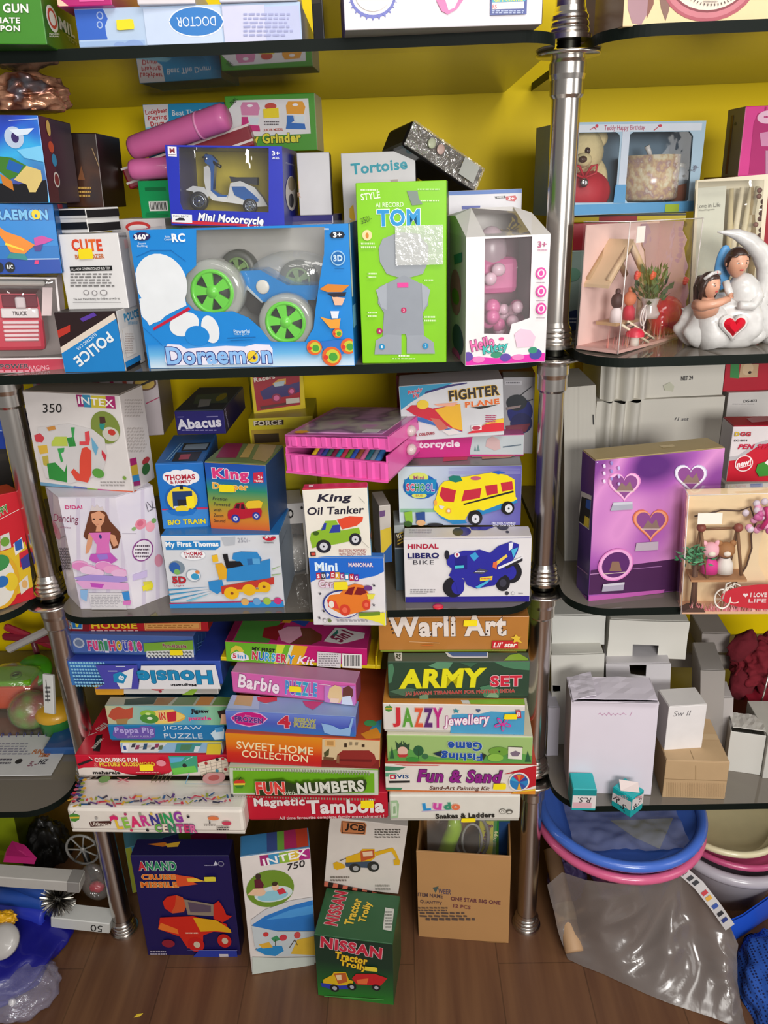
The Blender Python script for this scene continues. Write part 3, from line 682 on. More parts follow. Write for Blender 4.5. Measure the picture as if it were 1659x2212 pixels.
carton('dark_gold','toy_box','dark brown box with gold lettering behind the space scene box',[372,815,640,880,640,1330,420,1330],[cloudprint(('120d10','2a1410','4a2a18','14101a'),14.0),'2a1a14','3a281e'],zb=None,Y=0.13,z='A',dep=0.1,sy=0.03,
       art=dict(front=[P_('7a4a2a',520,1060,545,1150,500,1150),N_('c8a050',490,1190,590,1265,3),P_('b82a2a',420,1180,480,1170,450,1240),N_('c88a3a',430,1215,480,1245,1),L_('c8a878',4,590,950,640,1080)]))
# crumpled gold foil bag on the box
def crumple(name,c,size,mat,label,cat,seed=1,amp=0.35,flat=0.0,R=None,parent=None,sub=5,freq=3.0):
    bm=bmesh.new();bmesh.ops.create_icosphere(bm,subdivisions=sub,radius=1.0)
    for v in bm.verts:
        n=noise.noise(v.co*freq+Vector((seed*7.3,seed,0)));n2=noise.noise(v.co*freq*2.7+Vector((0,seed*3.1,5)))
        v.co *= 1+amp*n+amp*0.5*n2
        v.co=Vector((v.co.x*size[0],v.co.y*size[1],max(v.co.z,-1+flat)*size[2]))
        if R is not None:v.co=R @ v.co
    mb=MB();mb.bm(bm,mat,True);o=mb.build(name,parent,c)
    if label:tag(o,label,cat)
    return o
def foil(cols,rough=0.25,scale=18):
    m=cloudprint(cols,scale,rough,3.0).copy();b=m.node_tree.nodes['Principled BSDF'];b.inputs['Metallic'].default_value=0.55;return m
zt=BOXES['robot'].top
p=on_y(45,205,0.06)
crumple('foil_bag',(float(p[0]),0.06,zt+0.02),(0.055,0.04,0.028),foil(('3a2418','a87a58','d8a080','6a3a28','8a9aa8')),'crumpled copper foil bag lying on the space scene box','bag',3,0.24,0.5,freq=2.6)
carton('police','toy_box','box half dark and half bright blue with upside-down white lettering, by the red truck',[458,1088,978,1072,1088,1590,553,1596],['2a1a1c','d8d4d0','4a4442'],zb=T2,z='B',dep=0.1,back=('tr',1188,1066),
       art=dict(front=[P_('1c80c8',515,1440,990,1130,1090,1592,555,1598),P_('e0d2c4',500,1395,975,1088,990,1140,520,1440),P_('b83428',480,1245,600,1190,600,1250,490,1310),P_('5a3aa0',680,1140,800,1085,830,1110,710,1165),T_('POLICE',800,1400,400,92,'e8eef2','1460a0',0.015,0.03,0,math.pi+0.57),T_('ELECTRIC CAR',742,1335,220,26,'d8ecf4',None,0,0.01,0,math.pi+0.57)],
                right=[T_('POLICE',1120,1110,130,74,'2a8ab8',None,0,0.04),N_('6aa0c0',1090,1160,1180,1190,2),R_('e4ded8',1055,1200,1150,1460),N_('b8a8a0',1065,1260,1140,1440,9),R_('1c80c8',1050,1480,1200,1530),R_('1a1c20',1050,1530,1200,1600)]))
carton('cute','toy_box','white box with red title and black banner, standing on the black and blue box',[468,428,1006,402,1102,1054,585,1060],['e2e0e0','b6b2b4','dedcdc'],on='police',z='B',dep=0.08,back=('br',1176,1040),
       art=dict(front=[TC_('CUTE',742,512,262,104,['d8482a','d8582a','e06a2a'],None,0,0.05),T_('BULLDOZER',768,608,250,40,'c06a3a',None,0,0.03),R_('141416',600,690,960,732),T_('ALL-NEW GENERATION OF R/O TOY',778,712,335,24,'f0eeec'),N_('7a7878',605,745,985,870,5),
                       E_('8a8688',740,915,24,22),E_('e2e0e0',740,915,17,15),E_('8a8688',812,918,24,22),E_('e2e0e0',812,918,17,15),E_('8a8688',890,915,32,24),E_('e2e0e0',890,915,25,17),T_('The best friend during the children growth up',830,970,395,24,'2a2828'),L_('8a8688',3,630,1000,1040,998)],
                right=[R_('c8a0a0',1060,460,1090,540),N_('8a8486',1010,420,1090,450,1)]),
       stickers=[(675,538,800,632)])
for i,(yt,yb) in enumerate(((300,402),(205,290))):
    carton('bw%d' % i,'game_box',['lower striped black and white slim box above the white box','upper striped black and white slim box above the white box'][i],[[462,300,742,272,752,385,478,412],[450,205,725,196,740,280,455,300]][i],['e2e0de','dcdad8','e6e4e2'],
           on='cute' if i == 0 else 'bw0',z='B',dep=0.09,Y=0.045,yaw0=-0.5,sy=0.06,root=True,back=('tr',[1020,1010][i],[292,205][i]),
           art=dict(front=[R_('1c1a1a',*([470,318,750,380] if i == 0 else [452,212,732,262]))],right=[R_('221f1f',*([752,318,1030,388] if i == 0 else [735,205,1022,280]))]),group='slim black and white boxes')
# ------------------------------------------------------------------ second shelf, back row
carton('green_bar','toy_box','green box with a barcode behind the blue scooter box',[155,700,480,690,490,1000,190,975],['189a58','12703e','1ca862'],zb=None,Y=0.16,z='C',dep=0.1,art=dict(front=[R_('12703e',210,745,360,770),R_('f0eeea',240,845,375,915)]+[R_('1c1c1e',250+i*10,851,254+i*10+(i % 3),905) for i in range(12)]+[R_('16804a',225,925,300,930),R_('16804a',220,935,380,950)]))
carton('white_red','toy_box','white box with a red oval low behind the green box',[-40,975,350,970,360,1200,0,1200],['cfc8c8','a8a2a2','d4cece'],hb=True,zb=T2,Y=0.13,z='C',dep=0.1,st=0.02,art=dict(front=[E_('c83a38',160,1030,90,40),E_('e8e0e0',160,1036,70,24)]))
carton('drum','toy_box','blue box with white and red lettering behind the pink foam tube',[195,155,790,128,800,560,235,560],['2a98cc','1a6088','3aa4d4'],zb=None,Y=0.32,z='C',dep=0.1,
       art=dict(front=[P_('e4e0e2',195,155,375,148,380,260,300,340,215,320),T_('Luckybear',292,205,160,44,'c0303c','f4f0f0',0.04,0.03,0,0.08),T_('Playing',300,248,135,40,'c0303c','f4f0f0',0.04,0.03,0,0.08),T_('Drum',300,288,100,36,'c0303c','f4f0f0',0.04,0.03,0,0.08),T_('Beat The Drum',560,208,310,40,'e8f0f4',None,0,0.01),P_('8ad0e8',215,320,420,280,460,300,240,360)]))
def grinder_pic(cx,cy,w,h,c1,c2):
    return [P_(c1,cx-w*.45,cy-h*.35,cx-w*.35,cy-h*.5,cx+w*.35,cy-h*.5,cx+w*.48,cy-h*.3,cx+w*.4,cy-h*.05,cx-w*.4,cy-h*.05),P_(c2,cx-w*.4,cy,cx-w*.1,cy,cx-w*.05,cy+h*.2,cx-w*.4,cy+h*.35),P_(c2,cx-w*.4,cy+h*.25,cx+w*.45,cy+h*.3,cx+w*.5,cy+h*.5,cx-w*.45,cy+h*.48),
            P_('d8e4ee',cx-w*.05,cy+h*.02,cx+w*.45,cy+h*.02,cx+w*.38,cy+h*.26,cx,cy+h*.26),E_('f4f0f4',cx,cy-h*.38,w*.14,h*.05)]
carton('grinder','toy_box','green and white box picturing two toy grinders, on the back row',[787,92,1424,65,1446,480,806,500],['4a9a2c','c8c4b0','5aa83a'],zb=None,Y=0.24,z='C',dep=0.14,back=('tr',1482,92),
       art=dict(front=[P_('e4e2e4',860,122,1380,108,1398,360,1000,380,800,385,800,200)]+grinder_pic(962,240,150,210,'d888b0','c8307c')+grinder_pic(1288,230,150,200,'e8a02c','2f6ec0')+[E_('c84a3a',1112,165,42,24),P_('f0d820',1058,185,1168,175,1172,245,1062,250),N_('6a6468',1065,265,1180,305,2),T_('JUICER MODEL',1132,335,140,22,'c0402a',None,0,0.02),T_('Toy Grinder',1110,405,440,92,'e4dc3a','202010',0.06,0.05),T_('250/-',850,130,60,30,'202020',None,0,0,0,0.6)]))
# pink foam tubes and the striped bar
pinkm=M('e070ac',0.5,'plastic',vary=0.04);pinkd=M('c8528e',0.5,'plastic',vary=0.05)
def foam_tube(label,a,b,r0,r1,Ya,Yb,ring=True):
    A,Bp=Vector(on_y(*a,Ya)),Vector(on_y(*b,Yb));d=Bp-A;L=d.length
    q=d.to_track_quat('Z','Y').to_matrix();r=empty('foam_tube',tuple(A),label,'foam tube','pink foam tubes',q)
    mb=MB();mb.lathe([(0,0),(r0*0.8,0.001),(r0*0.97,0.005),(r0,0.012)]+[(r0+(r1-r0)*t,0.012+(L-0.024)*t) for t in (0.25,0.5,0.75,1)]+[(r1*0.97,L-0.005),(r1*0.8,L-0.0005),(0,L)],pinkm,n=32);mb.build('tube',r)
    if ring:
        mb=MB();z=L*0.72;mb.lathe([(r1*0.9,z-0.002),(r1*1.02,z-0.0015),(r1*1.03,z),(r1*1.02,z+0.0015),(r1*0.9,z+0.002)],M('ec98c4',0.4),n=32);mb.build('seam_ring',r)
    return r
foam_tube('pink foam tube leaning up towards the green grinder box',(283,322),(492,250),0.016,0.0175,0.2,0.17)
foam_tube('second pink foam tube lying flat behind the scooter box corner',(280,367),(372,362),0.0135,0.0135,0.17,0.17,False)
mb=MB();p0=Vector(on_y(275,387,0.225));p1=Vector(on_y(545,292,0.225));d=(p1-p0);L=d.length;an=math.atan2(d.z,d.x)
Rb=Matrix.Rotation(-an,3,'Y');r=empty('striped_bar',tuple((p0+p1)/2),'maroon bar with white stripes slanting behind the scooter box','bar',None,Rb)
mb=MB();mb.box((0,0.02,0),(L,0.06,0.03),M('8a1428',0.4,'plastic'),0.003,seg=2);mb.build('bar',r)
for zz in (0.013,-0.0065):
    mb=MB();mb.box((0,-0.0102,zz),(L*1.002,0.0012,0.003),M('e8dcd8',0.4));mb.build('stripe_band',r)
carton('tortoise','toy_box','white box with turquoise lettering behind the bright green box',[140,405,636,380,690,1180,215,1200],['dcdadc','1e1c1c','e0dedf'],hb=True,zb=T2,Y=0.17,z='E',dep=0.1,st=0.03,
       art=dict(front=[T_('Tortoise',395,490,375,76,'2aa0b4',None,0,0.03,0,0.06),P_('e8b82a',200,770,225,740,240,860,200,830),P_('b8a8a0',470,578,520,575,520,600,480,600)],left=[R_('1e1c1c',100,380,140,1200)]))
carton('navy_low','toy_box','dark navy box under the pale grey box behind the blue car box',[1200,948,1560,948,1580,1250,1220,1250],['201a6a','181450','241e78'],hb=True,zb=T2,Y=0.12,z='C',dep=0.08,st=0.03,art=dict(front=[R_('c8c4d0',1552,950,1560,985)]))
carton('grey_white','toy_box','pale grey box beside the blue scooter box, black on its right side',[1306,492,1530,496,1552,945,1308,945],['c0bec2','201e20','aaa8aa'],on='navy_low',Y=0.12,z='C',dep=0.07,art=dict(front=[T_('R',1316,800,24,36,'b88a6a',None,0,0.02),R_('d0b0a0',1308,700,1318,760)]))
carton('ages','toy_box','white box with a blue top band and red age badge behind the bright green box',[855,652,1346,637,1345,1180,865,1190],['d6d4da','c4c2c6','3c3a38'],hb=True,zb=T2,Y=0.17,z='E',dep=0.11,st=0.03,back=('tl',865,575),
       art=dict(front=[P_('1f5fb0',855,652,1346,637,1346,665,855,682),P_('26262a',1162,690,1232,684,1236,700,1170,704),P_('c02c34',1236,690,1300,682,1310,702,1296,722,1240,716),T_('AGES',1200,693,44,12,'f0eeee',None,0,0.02),T_('3+',1272,702,40,24,'f0eeee',None,0,0.03),P_('3a4aa0',945,752,1068,750,1064,772,948,774),L_('a8a8b0',4,930,810,960,780,1060,780,1100,812),E_('6a8a6a',1284,796,24,26),E_('d6d4da',1284,796,17,19),P_('6a8a6a',1272,790,1296,786,1290,806,1278,806)]))
# black tray in cling film, leaning
p0,p1=Vector(on_y(880,287,0.165)),Vector(on_y(1040,391,0.165));d=p1-p0;an=math.atan2(d.z,d.x)
Rw=Matrix.Rotation(-an,3,'Y') @ Matrix.Rotation(0.35,3,'Z') @ Matrix.Rotation(-0.35,3,'X')
r=empty('wrapped_tray',tuple((p0+p1)/2),'black tray wrapped in shiny cling film, leaning across the white boxes','package',None,Rw)
L=d.length*1.06
mb=MB();mb.box((0,0.035,0),(L,0.07,0.036),M('1a1716',0.3,'plastic',vary=0.2),0.005,seg=2);mb.build('tray',r)
bm=bmesh.new();bmesh.ops.create_grid(bm,x_segments=60,y_segments=16,size=0.5)
for v in bm.verts:
    x,z=v.co.x,v.co.y;n=noise.noise(Vector((x*26,z*7,1.0)))*0.5+noise.noise(Vector((x*60,z*16,4.0)))*0.35
    v.co=Vector((x*L*0.985,-0.003+0.0028*n,z*0.034))
mb=MB();mb.bm(bm,film('d8d0c8',clear=0.74,rough=0.1,bump=1.0,scale=90,fres=2.4),True);mb.build('cling_film',r)
mb=MB();mb.box((L*0.3,-0.0072,0.001),(0.026,0.0008,0.024),M('b4b6b0',0.45));mb.build('price_label',r)
for sx,c in ((-0.22,'c0c4a8'),(-0.1,'d0b0a8')):
    mb=MB();mb.ball((L*sx,-0.0065,0.003),(0.006,0.002,0.007),M(c,0.3));mb.build('bottle_cap',r)
# ================================================================== second shelf, front row
def wheel(parent,c,r,rh,hub,tyre,depth,name='wheel',spokes=5,dark='3a4038'):
    """a road wheel facing the viewer: tyre, hub with openings, dark drum behind"""
    R90=Matrix.Rotation(math.pi/2,3,'X');w=empty(name,tuple(c));w.parent=parent
    mb=MB();n=40;rt=(r-rh)*0.55
    mb.lathe([(rh*0.92,-depth*.4),(r*0.93,-depth*.5),(r,-depth*.32),(r,depth*.32),(r*0.93,depth*.5),(rh*0.92,depth*.4)],tyre,n=n,R=R90);mb.build('tyre',w)
    mb=MB();mb.lathe([(rh,depth*.3),(rh,depth*.46),(rh*.84,depth*.46),(rh*.8,depth*.3)],hub,n=n,R=R90)
    mb.lathe([(0,depth*.5),(rh*.26,depth*.47),(rh*.32,depth*.36)],hub,n=24,R=R90)
    for k in range(spokes):
        a=2*math.pi*k/spokes+0.5;d=Vector((math.cos(a),0,math.sin(a)));t=Vector((-d.z,0,d.x))
        q=[d*rh*.15-t*rh*.13,d*rh*.86-t*rh*.26,d*rh*.86+t*rh*.26,d*rh*.15+t*rh*.13]
        v=[p+Vector((0,-depth*.44,0)) for p in q]+[p+Vector((0,-depth*.3,0)) for p in q]
        mb.add(v,[(0,1,2,3),(7,6,5,4)]+[(i,i+4,(i+1) % 4+4,(i+1) % 4) for i in range(4)],hub)
    mb.build('hub',w)
    mb=MB();mb.lathe([(0,depth*.1),(rh*.95,depth*.1),(rh*.95,-depth*.3)],M(dark,0.5),n=32,R=R90);mb.build('drum',w)
    return w
hole=[490,80,1375,65,1372,250,1340,440,1312,640,1300,760,1240,860,1130,885,1000,850,930,760,850,690,740,645,610,655,480,640,420,580,400,480,425,390,490,330]
b=window_carton('rc','toy_car_box','big blue windowed box holding a blue toy car with green wheels',[25,87,1537,42,1586,1020,165,1040],['1d86d6','1a70b4','2a90d8'],hole,zb=T2,z='D',dep=0.115,inside='c4c2bd',top_clear=True,
    art=dict(front=[G_([(0,'d4e4f0'),(0.55,'6ab4e4'),(1,'1d86d6')],1,165,860,1590,1042),
        E_('e4e8ec',250,450,178,200,.1),E_('e4e8ec',200,610,96,120,-.5),P_('e4e8ec',100,560,400,480,425,605,330,650,240,700,170,745,115,650),E_('e4e8ec',410,735,108,78,.4),E_('e4e8ec',590,770,60,96,.15),E_('1d86d6',500,815,84,70),
        P_('c41c3c',195,760,440,615,455,632,200,778),L_('1668b0',4,80,270,180,225,320,225,420,300),L_('1668b0',3,110,740,220,840,260,880),
        E_('2c2458',118,130,60,30),T_('360°',116,132,100,40,'f0f2f6',None,0,0.05),T_('Stunt\nRolling',122,188,70,36,'d4e8f6',None,0,0.01),T_('Radio\nControl',298,140,50,34,'d4e8f6',None,0,0.01),T_('RC',372,138,92,60,'eef2f6',None,0,0.05),
        P_('141c2c',1412,118,1430,96,1500,94,1518,116,1504,140,1428,142),T_('3+',1466,118,60,36,'f4f4f4',None,0,0.04),N_('e8f0f6',1375,68,1410,88,1),
        E_('9cc8e8',1470,278,50,52),E_('1d6ab0',1470,278,42,44),T_('3D',1470,278,62,44,'c8e0f0',None,0,0.05),N_('1868ac',1450,345,1520,356,1),
        P_('e8e4f4',280,900,300,868,380,872,430,900,700,880,830,885,900,868,1000,872,1022,905,1020,990,1000,1010,700,1008,300,1015,285,990),T_('Doraemon',650,945,722,122,'8cbcf0','2a2874',0.055,0.03),E_('e8c832',885,955,36,40),L_('6a5a28',5,850,990,925,915),E_('2a2874',896,962,10,12),
        T_('Powerful',810,780,110,26,'d8eaf6',None,0,0.01),T_('Race game',812,800,96,18,'b8daf0',None,0,0.0),L_('1766ac',6,715,828,905,820),L_('1766ac',4,735,845,880,838),
        P_('d8842c',1345,490,1400,455,1550,462,1500,510,1400,510),P_('e8b89a',1430,540,1520,550,1500,600,1450,600),P_('2a2430',1400,520,1530,510,1520,540,1440,545),P_('e8a03a',1350,680,1430,700,1490,690,1480,760,1420,760),P_('e0e4ee',1420,640,1480,640,1470,690,1430,690),
        P_('2c72c8',1350,850,1540,830,1570,900,1480,950,1390,940)]+[x for cx,cy,r in ((1310,890,52),(1430,950,66),(1545,880,54),(1470,790,34)) for x in (E_('e0642c',cx,cy,r),E_('c8c83a',cx+6,cy,r*.72),E_('4aa03a',cx+10,cy+4,r*.45),E_('d83a2c',cx-r*.6,cy+r*.1,r*.25))],
        right=[R_('e6eef4',1540,40,1560,560),R_('7cc0e8',1560,600,1590,760)]),film_kw=dict(clear=0.97,bump=0.5,scale=9))
root=empty('toy_car',(0,0,0));root.parent=b.root
blue=M('2486d0',0.25,'plastic');lg=M('6ad83c',0.35,'plastic');clear=film('d8dcd4',clear=0.55,rough=0.08,fres=1.4,name='clear_rubber')
def outline(b,pts,f):return [(b.local(pts[i],pts[i+1],f).x,b.local(pts[i],pts[i+1],f).z) for i in range(0,len(pts),2)]
mb=MB();mb.prism(outline(b,[790,370,930,365,1120,470,1340,470,1310,570,1060,570,950,585,840,500],.35),-b.d*.12,b.d*.3,blue);mb.build('body',root)
mb=MB();mb.prism(outline(b,[830,500,960,590,1000,640,930,690,860,660,780,560],.4),-b.d*.05,b.d*.28,M('3a3836',0.5,'plastic'));mb.build('chassis',root)
mb=MB();mb.prism(outline(b,[835,470,950,585,940,590,830,490],.35),-b.d*.125,-b.d*.11,M('b8c4cc',0.4));p=b.local(945,480,.35);mb.ball((p.x,-b.d*.125,p.z),(0.009,0.002,0.009),M('e0ddd4',0.4));mb.build('side_sticker',root)
mb=MB();p=b.local(1140,400,.5);bm=bmesh.new();bmesh.ops.create_uvsphere(bm,u_segments=24,v_segments=12,radius=1)
for v in bm.verts:v.co=Vector((v.co.x*0.058+p.x,v.co.y*0.02+.02,v.co.z*0.03+p.z))
mb.bm(bm,film('e4e8e8',clear=0.82,rough=0.05,bump=0.2,scale=40),True);mb.build('clear_dome',root)
kx=abs(b.local(800,500,.2).x-b.local(700,500,.2).x)/100
for cx,cy,r,rh,f in ((620,505,212,148,.26),(1120,712,186,138,.2)):
    p=b.local(cx,cy,f);wheel(root,p,r*kx,rh*kx,lg,clear,0.03)
for cx,cy,r,rh in ((790,350,130,80),(1200,430,140,90)):
    p=b.local(cx,cy,.82);wheel(root,p,r*kx,rh*kx,M('7a9a5a',0.4,'plastic'),M('5a5c54',0.4),0.022)

carton('tom','toy_box','tall bright green box with blue letters and a plain grey rounded picture',[97,57,780,27,772,1394,147,1400],['84cc0c','5a9a0a','94d81c'],zb=T2,z='F',dep=0.09,root=True,
    art=dict(front=[N_('d8f0c0',135,92,275,116,1),T_('STYLE',208,150,145,52,'e8f6d8',None,0,0.02,0,0.1),T_('AI RECORD',350,215,210,36,'d8f0c0',None,0,0.02),T_('TOM',418,312,320,128,'1c94d4','f0f6f4',0.05,0.07),N_('c4eaa0',560,90,740,110,1),N_('d0eeb0',580,175,740,195,1),P_('7a8a80',480,110,560,110,570,170,600,210,520,220,500,170),
        P_('9aa0a8',300,470,420,420,560,430,640,520,640,640,600,730,460,770,330,730,280,640,270,540),P_('9298a2',270,830,460,740,640,830,640,960,600,1020,610,1200,480,1210,470,1180,440,1180,440,1210,300,1200,310,1020,265,950),P_('9aa0aa',250,1225,330,1180,440,1190,440,1330,240,1330),P_('9aa0aa',480,1190,600,1185,680,1240,690,1325,480,1325),P_('a4aab4',250,850,330,800,330,1000,290,980),  P_('a4aab4',590,800,655,850,630,960,600,1000),R_('e2429a',410,795,492,832),
        E_('e8d8a0',185,442,36,40),E_('d0842c',185,445,12,22),E_('c01c5c',458,1000,20),T_('3',458,1000,12,20,'f4e8f0'),E_('b02060',278,1155,22),T_('4',278,1155,14,22,'f4e8f0'),E_('1c8cc0',296,1272,22),T_('1',296,1272,8,20,'f4f4f4'),E_('1c8cc0',620,1265,22),T_('2',620,1265,12,20,'f4f4f4'),
        N_('d4f0b4',140,490,250,545,2),N_('d4f0b4',190,715,270,765,2),N_('d4f0b4',610,765,690,785,1),N_('d4f0b4',190,1005,270,1055,2),N_('d4f0b4',610,1035,700,1090,2),N_('e8f6d8',420,1325,510,1350,1),N_('c4eaa0',370,1350,570,1368,1),T_('350/-',180,325,80,44,'3a5a10',None,0,0,0,0.3)]))
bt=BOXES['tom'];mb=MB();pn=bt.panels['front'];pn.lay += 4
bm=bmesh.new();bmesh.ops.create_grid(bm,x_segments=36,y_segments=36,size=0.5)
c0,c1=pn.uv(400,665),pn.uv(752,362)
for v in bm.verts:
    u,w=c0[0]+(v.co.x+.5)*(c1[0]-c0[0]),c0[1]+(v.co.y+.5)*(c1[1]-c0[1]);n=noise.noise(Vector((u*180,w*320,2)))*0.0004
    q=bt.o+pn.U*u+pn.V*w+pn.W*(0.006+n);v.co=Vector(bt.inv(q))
mb.bm(bm,film('f0f2ee',clear=0.45,rough=0.15,bump=0.3,scale=120,fres=1.6),True);mb.build('glare_patch',bt.root)  # whitish film whose colour stands in for the glare on this box

hk=window_carton('kitty','toy_box','white and pink windowed box with a magenta lower border, beside the steel pole',[925,455,1550,436,1516,1385,915,1420],['e4dfe0','cfcaca','e0dcdc'],[1062,470,1415,452,1410,640,1396,1060,1330,1085,1262,1105,1245,1182,1056,1178],zb=T2,z='F',dep=0.11,inside='dca8bc',back=('tl',792,330),sy=0.3,
    art=dict(front=[P_('d81ea4',915,1365,1000,1350,1150,1360,1350,1335,1516,1320,1516,1385,915,1420),E_('5a3c9c',935,1350,38,36),E_('2a8a6a',1150,1335,44,24),E_('5a3c9c',1215,1355,40,30),E_('3c3c94',1440,1330,46,40),E_('2a8a6a',1420,1300,34,24),E_('e87ab8',1015,1370,46,24),E_('e87ab8',1310,1352,46,22),E_('e04a8c',1185,1215,20,12),
        P_('e8c0d4',1280,1180,1330,1140,1400,1150,1440,1200,1420,1270,1300,1280),T_('Hello',1042,1250,176,84,'e868a8','7a2a5a',0.045,0.03,0,0.2),T_('Kitty',1140,1290,186,78,'3ab4ac','1c5a5a',0.045,0.03,0,0.16),T_('3+',1488,510,66,50,'b4487c',None,0,0.02),N_('c080a0',1455,545,1530,560,1)]+
        [x for y in (725,860,988) for x in (E_('d8389c',1478,y,38,44),E_('e8d8e0',1478,y,26,30),E_('d8389c',1478,y,15,20),N_('a890a0',1445,y+62,1512,y+76,1))],
        left=[E_('b86a8c',845,870,40,170),E_('6a8a3a',845,900,28,60),E_('3a4a6a',862,1220,40,110),E_('d83aa0',850,1330,30,40),P_('2a7a7a',835,590,895,570,895,640,840,660)]))
mb=MB();w,d,h=hk.w,hk.d,hk.h
mb.add([(-w/2,-d/2,h),(-w*.27,-d/2,h),(-w*.3,d*.0,h+0.03),(-w/2,d*.0,h+0.022),(w*.27,-d/2,h),(w/2,-d/2,h),(w*.46,d*.0,h+0.022),(w*.22,d*.0,h+0.03),(-w/2,d/2,h+.02),(w/2,d/2,h+.02),(-w/2,d/2,h),(w/2,d/2,h)],
       [(0,1,2,3),(4,5,6,7),(3,2,7,6,9,8),(8,9,11,10),(0,3,8,10),(5,11,9,6)],M('dcd8d6',0.4));mb.build('slanted_top',hk.root)
mb=MB();mb.add([(-w*.27,-d/2,h),(w*.27,-d/2,h),(w*.22,0,h+.03),(-w*.3,0,h+.03)],[(0,1,2,3)],film('f4eef0',clear=0.9,bump=0.3));mb.build('top_window',hk.root)
toy=empty('pink_toy',(0,0,0));toy.parent=hk.root
pk,pl=M('e070a8',0.35,'plastic'),M('e8c4d4',0.4,'plastic')
mb=MB();p=hk.local(1150,740,.5);mb.box(p,(0.05,0.03,0.045),pk,0.008,seg=2);p=hk.local(1110,560,.5);mb.ball(p,(0.02,0.016,0.03),M('c0aab4',0.3));mb.build('toy_body',toy)
mb=MB();p=hk.local(1165,700,.3);mb.ball(p,(0.009,0.006,0.008),pl);p=hk.local(1105,770,.3);mb.ball(p,(0.008,0.006,0.008),pl);mb.build('white_buttons',toy)
mb=MB();rnd=random.Random(4)
for i in range(26):
    p=hk.local(rnd.uniform(1075,1330),rnd.uniform(960,1165),rnd.uniform(.25,.7));mb.ball(p,rnd.uniform(0.007,0.011),pl if i % 3 else pk,u=8,v=6)
o=mb.build('foam_balls',hk.root);o['kind']='stuff'

sc=window_carton('scooter','toy_scooter_box','dark blue windowed box holding a white and blue toy scooter',[366,430,1196,462,1205,1038,386,1000],['1c2cb0','1a2898','2434b8'],[450,436,1096,462,1096,925,482,905,462,860],on='rc',z='C',dep=0.06,Y=0.04,inside='d8c434',back=('tr',1300,486),
    art=dict(front=[P_('e8e4ea',372,452,436,455,438,526,376,522),T_('M',405,482,36,34,'8a2a3a',None,0,0.05),N_('5a4a5a',380,506,432,516,1),P_('c82038',386,975,640,990,1205,1028,1205,1040,386,1002),T_('Mini Motorcycle',825,980,470,74,'eef0f4','121a70',0.03,0.05,0.2,-0.05),P_('e6e8ec',402,935,548,942,550,1000,406,994),T_('PULL BACK',470,952,110,14,'20202c'),P_('20202c',430,975,460,962,490,965,500,982,430,982),
        T_('3+',1148,502,56,34,'e4e8f4',None,0,0.05),T_('AGES',1148,536,50,16,'e4e8f4',None,0,0.02),T_('DIE-CAST',1140,1026,80,12,'e8c8d0')],
        right=[T_('Motorcycle',1258,582,75,18,'c4c8e8'),E_('e4dcd4',1258,790,40,124),E_('9a8a70',1258,720,26,50),E_('3a3a44',1255,840,18,50)]),film_kw=dict(clear=0.97,bump=0.5,scale=22))
root=empty('toy_scooter',(0,0,0));root.parent=sc.root
wh,bl2,bk=M('e4e6e8',0.25,'plastic'),M('1f62b4',0.22,'plastic'),M('1c1c22',0.35,'plastic')
O=lambda pts:outline(sc,pts,.5)
mb=MB();mb.prism(O([830,715,900,700,1000,745,1060,820,1095,880,1000,885,880,862,700,838,690,815,810,825]),-0.008,0.008,wh);mb.build('body',root)
mb=MB();mb.prism(O([840,740,930,740,990,790,1032,830,1030,848,940,840,860,800]),-0.0095,-0.006,bl2);mb.build('side_panel',root)
mb=MB();mb.prism(O([640,600,670,590,700,640,700,760,760,800,810,800,808,826,690,826,660,780,640,690]),-0.007,0.007,wh);mb.prism(O([676,560,720,560,712,660,706,760,760,798,808,800,800,815,740,812,690,770,690,640]),-0.0076,0.0076,bl2);mb.build('leg_shield',root)
mb=MB();mb.prism(O([645,510,690,512,735,560,730,580,680,592,648,570]),-0.0065,0.0065,bl2);p=sc.local(655,540,.5);mb.ball((p.x,-0.002,p.z),(0.004,0.005,0.006),M('c8ccd0',0.15,'metal'));mb.build('headlamp',root)
mb=MB();a,c=sc.local(612,530,.5),sc.local(766,600,.5);mb.tube([(a.x,0.008,a.z),(sc.local(660,515,.5).x,0.004,sc.local(660,515,.5).z),(sc.local(720,575,.5).x,-0.008,sc.local(720,575,.5).z),(c.x,-0.012,c.z)],[0.0012,0.0012,0.002,0.0022],bk);mb.build('handlebar',root)
mb=MB();mb.prism(O([822,668,870,674,1022,674,1018,730,960,722,900,704,836,708]),-0.0075,0.0075,M('1f2434',0.35,'plastic'));mb.build('seat',root)
mb=MB();mb.prism(O([510,765,560,735,640,745,680,800,660,830,600,830,560,775]),-0.006,0.006,wh);mb.build('front_mudguard',root)
kx=abs(sc.local(800,500,.5).x-sc.local(700,500,.5).x)/100
for cx,cy,r in ((598,845,66),(965,880,52)):
    wheel(root,sc.local(cx,cy,.45),r*kx,r*.66*kx,M('b8c4d8',0.2,'metal'),bk,0.009,spokes=7,dark='2a3448')

